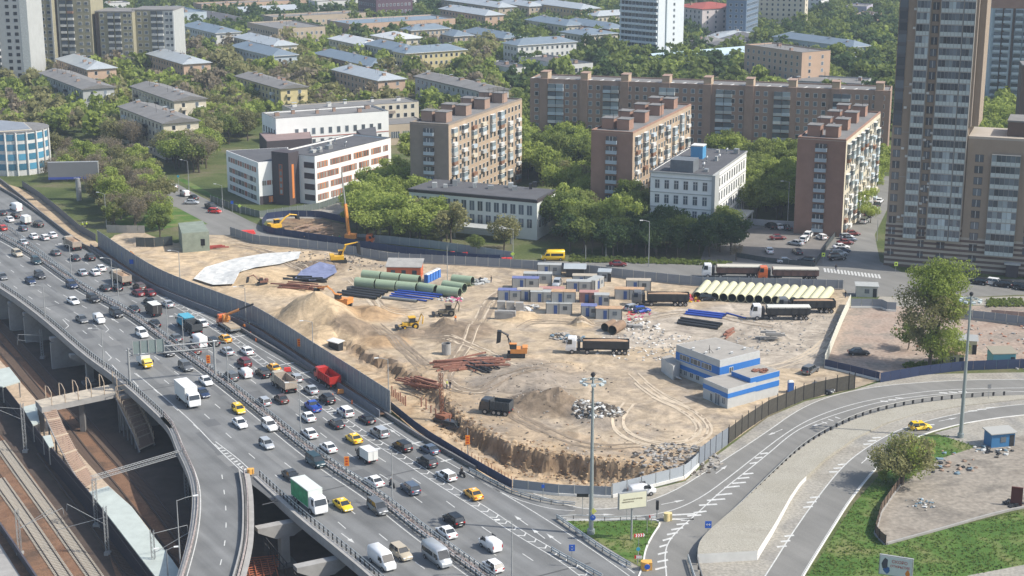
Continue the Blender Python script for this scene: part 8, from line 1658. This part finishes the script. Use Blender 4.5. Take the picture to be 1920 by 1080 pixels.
p=P(1330,662,6.4)-o;q=MB();q.tube([(p.x,p.y,6.3),(p.x,p.y,8.0)],.05,DARK,4);q.tube([(p.x-.8,p.y,6.4),(p.x,p.y,7.3),(p.x+.8,p.y,6.4)],.05,DARK,4);q.build('antenna',r)
office([(1365,733),(1417,719),(1370,702),(1319,713)],3.6,'low front wing of the blue striped office with entrance',[(2.1,3.0)],wins=[(.35,.6,.95,1.5,0),(.6,1.4,1.1,2.1,0),(.85,.8,1.3,1.2,0)])
office([(1407,712),(1461,698),(1424,686),(1372,699)],4.6,'raised right wing of the blue striped office with scrap on its roof',[(3.8,4.9),(1.9,3.0)]);office([(1262,690),(1275,683),(1258,668),(1240,673)],2.6,'small grey annex left of the blue striped office',[])
rr=rubble;k=MB()
for i in range(30):p=P(1425+rn.uniform(-14,14),696+rn.uniform(-3,3),5.0);k.blob((p.x,p.y,5.1),(.4,.3,.2),RB,i,5,.4,3)
tag(k.build('roof_scrap'),'rusty scrap lying on the raised office wing','scrap',kind='stuff')
for px,py,l in [(272,712,0)][:0]:pass
k=MB();k.box((0,0,.45),(1.3,.9,.06),WHITE,ry=.4);tag(k.build('white_board',None,loc=GP(1272,712)),'white board leaning in the shade left of the striped office','board')
# plastic barriers and small road works pieces
RBAR=M('barrier_red_plastic',(.62,.05,.04),.5)
for i,(x,y,l) in enumerate([(539,697,'red plastic barrier left of the red dump truck'),(848,478,'red plastic barrier on the frontage road, left one'),(872,479,'pinkish red plastic barrier on the frontage road, right one'),(955,489,'red plastic barrier at the end of the blue hoarding'),(464,438,'red skip beside the short dark fence by the service road'),(945,489,'white and red barrier before the yellow minibus'),(640,738,'amber and red road works trailer behind the red dump truck')]):
    p=P(x,y);r=empty('plastic_barrier',p,.2,l,'barrier','red road works barriers');part('block',r,lambda k:k.box((0,0,.45),(1.6 if i != 4 else 4.5,.7 if i != 4 else 2,.9),RBAR if i<6 else ORA,taper=.8));part('foot',r,lambda k:k.box((0,0,.06),(1.8,.9,.12),BLKM))
CN=mesh_of(MB().tube([(0,0,0),(0,0,.75)],.2,M('cone_orange',(.7,.16,.03),.6),8,r2=.04),'cone')
for i,(x,y) in enumerate([(624,744),(660,757),(458,618),(470,628),(480,640),(500,648)]):tag(inst('traffic_cone',CN,None,P(x,y)),'small orange traffic cone in the closed lane','cone','traffic cones')
# people
HV=('hivis',(.55,.65,.05));OV=('orange',(.7,.2,.03));BL=('navy',(.03,.04,.09));DKL=('black',(.02,.02,.02))
proto_p={}
for i,(x,y,sh,hat,l) in enumerate([(838,728,HV,('white',(.6,.6,.6)),'worker in yellow vest standing at the trench end, left of two'),(844,729,DKL,None,'dark clothed worker at the trench end, right of two'),(854,604,OV,None,'worker in red clothing by the muddy loader'),(468,618,HV,('orange',(.7,.2,.03)),'worker in yellow vest beside the orange crane truck'),(458,620,OV,None,'worker in orange beside the orange crane truck'),
    (637,452,('green',(.1,.5,.15)),None,'worker in green vest inside the blue hoarding'),(624,453,HV,None,'worker in yellow vest inside the blue hoarding, left one'),(155,428,HV,None,'worker in yellow vest on the sand strip, left one'),(163,427,HV,('white',(.6,.6,.6)),'worker in yellow vest on the sand strip, right one'),(1585,558,DKL,None,'dark clothed person walking near the gate cabin'),(1567,508,DKL,None,'dark clothed pedestrian by the zebra crossing'),(921,530,DKL,None,'dark clothed worker right of the drums'),(1202,522,BL,None,'person in navy standing by the back hoarding')]):
    p=GP(x,y)
    if sh[0] in proto_p:r=copy_tree(proto_p[sh[0]]);r.location=p;r.rotation_euler=(0,0,i*1.1);r['label']=l
    else:r=proto_p[sh[0]]=human('person',sh,BL,l,p,i*1.1,'stand',hat)
# ---------------- haze ----------------
HAZE=0.00013
k=MB();hz=bpy.data.materials.new('air_haze');hz.use_nodes=True;n_=hz.node_tree.nodes;n_.remove(n_['Principled BSDF']);pv=n_.new('ShaderNodeVolumePrincipled');pv.inputs['Density'].default_value=HAZE;pv.inputs['Color'].default_value=(.70,.83,1,1);pv.inputs['Anisotropy'].default_value=0
hz.node_tree.links.new(pv.outputs[0],n_['Material Output'].inputs['Volume']);k.bb(-3100,3100,-500,5200,VALLEY-1,112,hz);tag(k.build('haze'),kind='stuff')
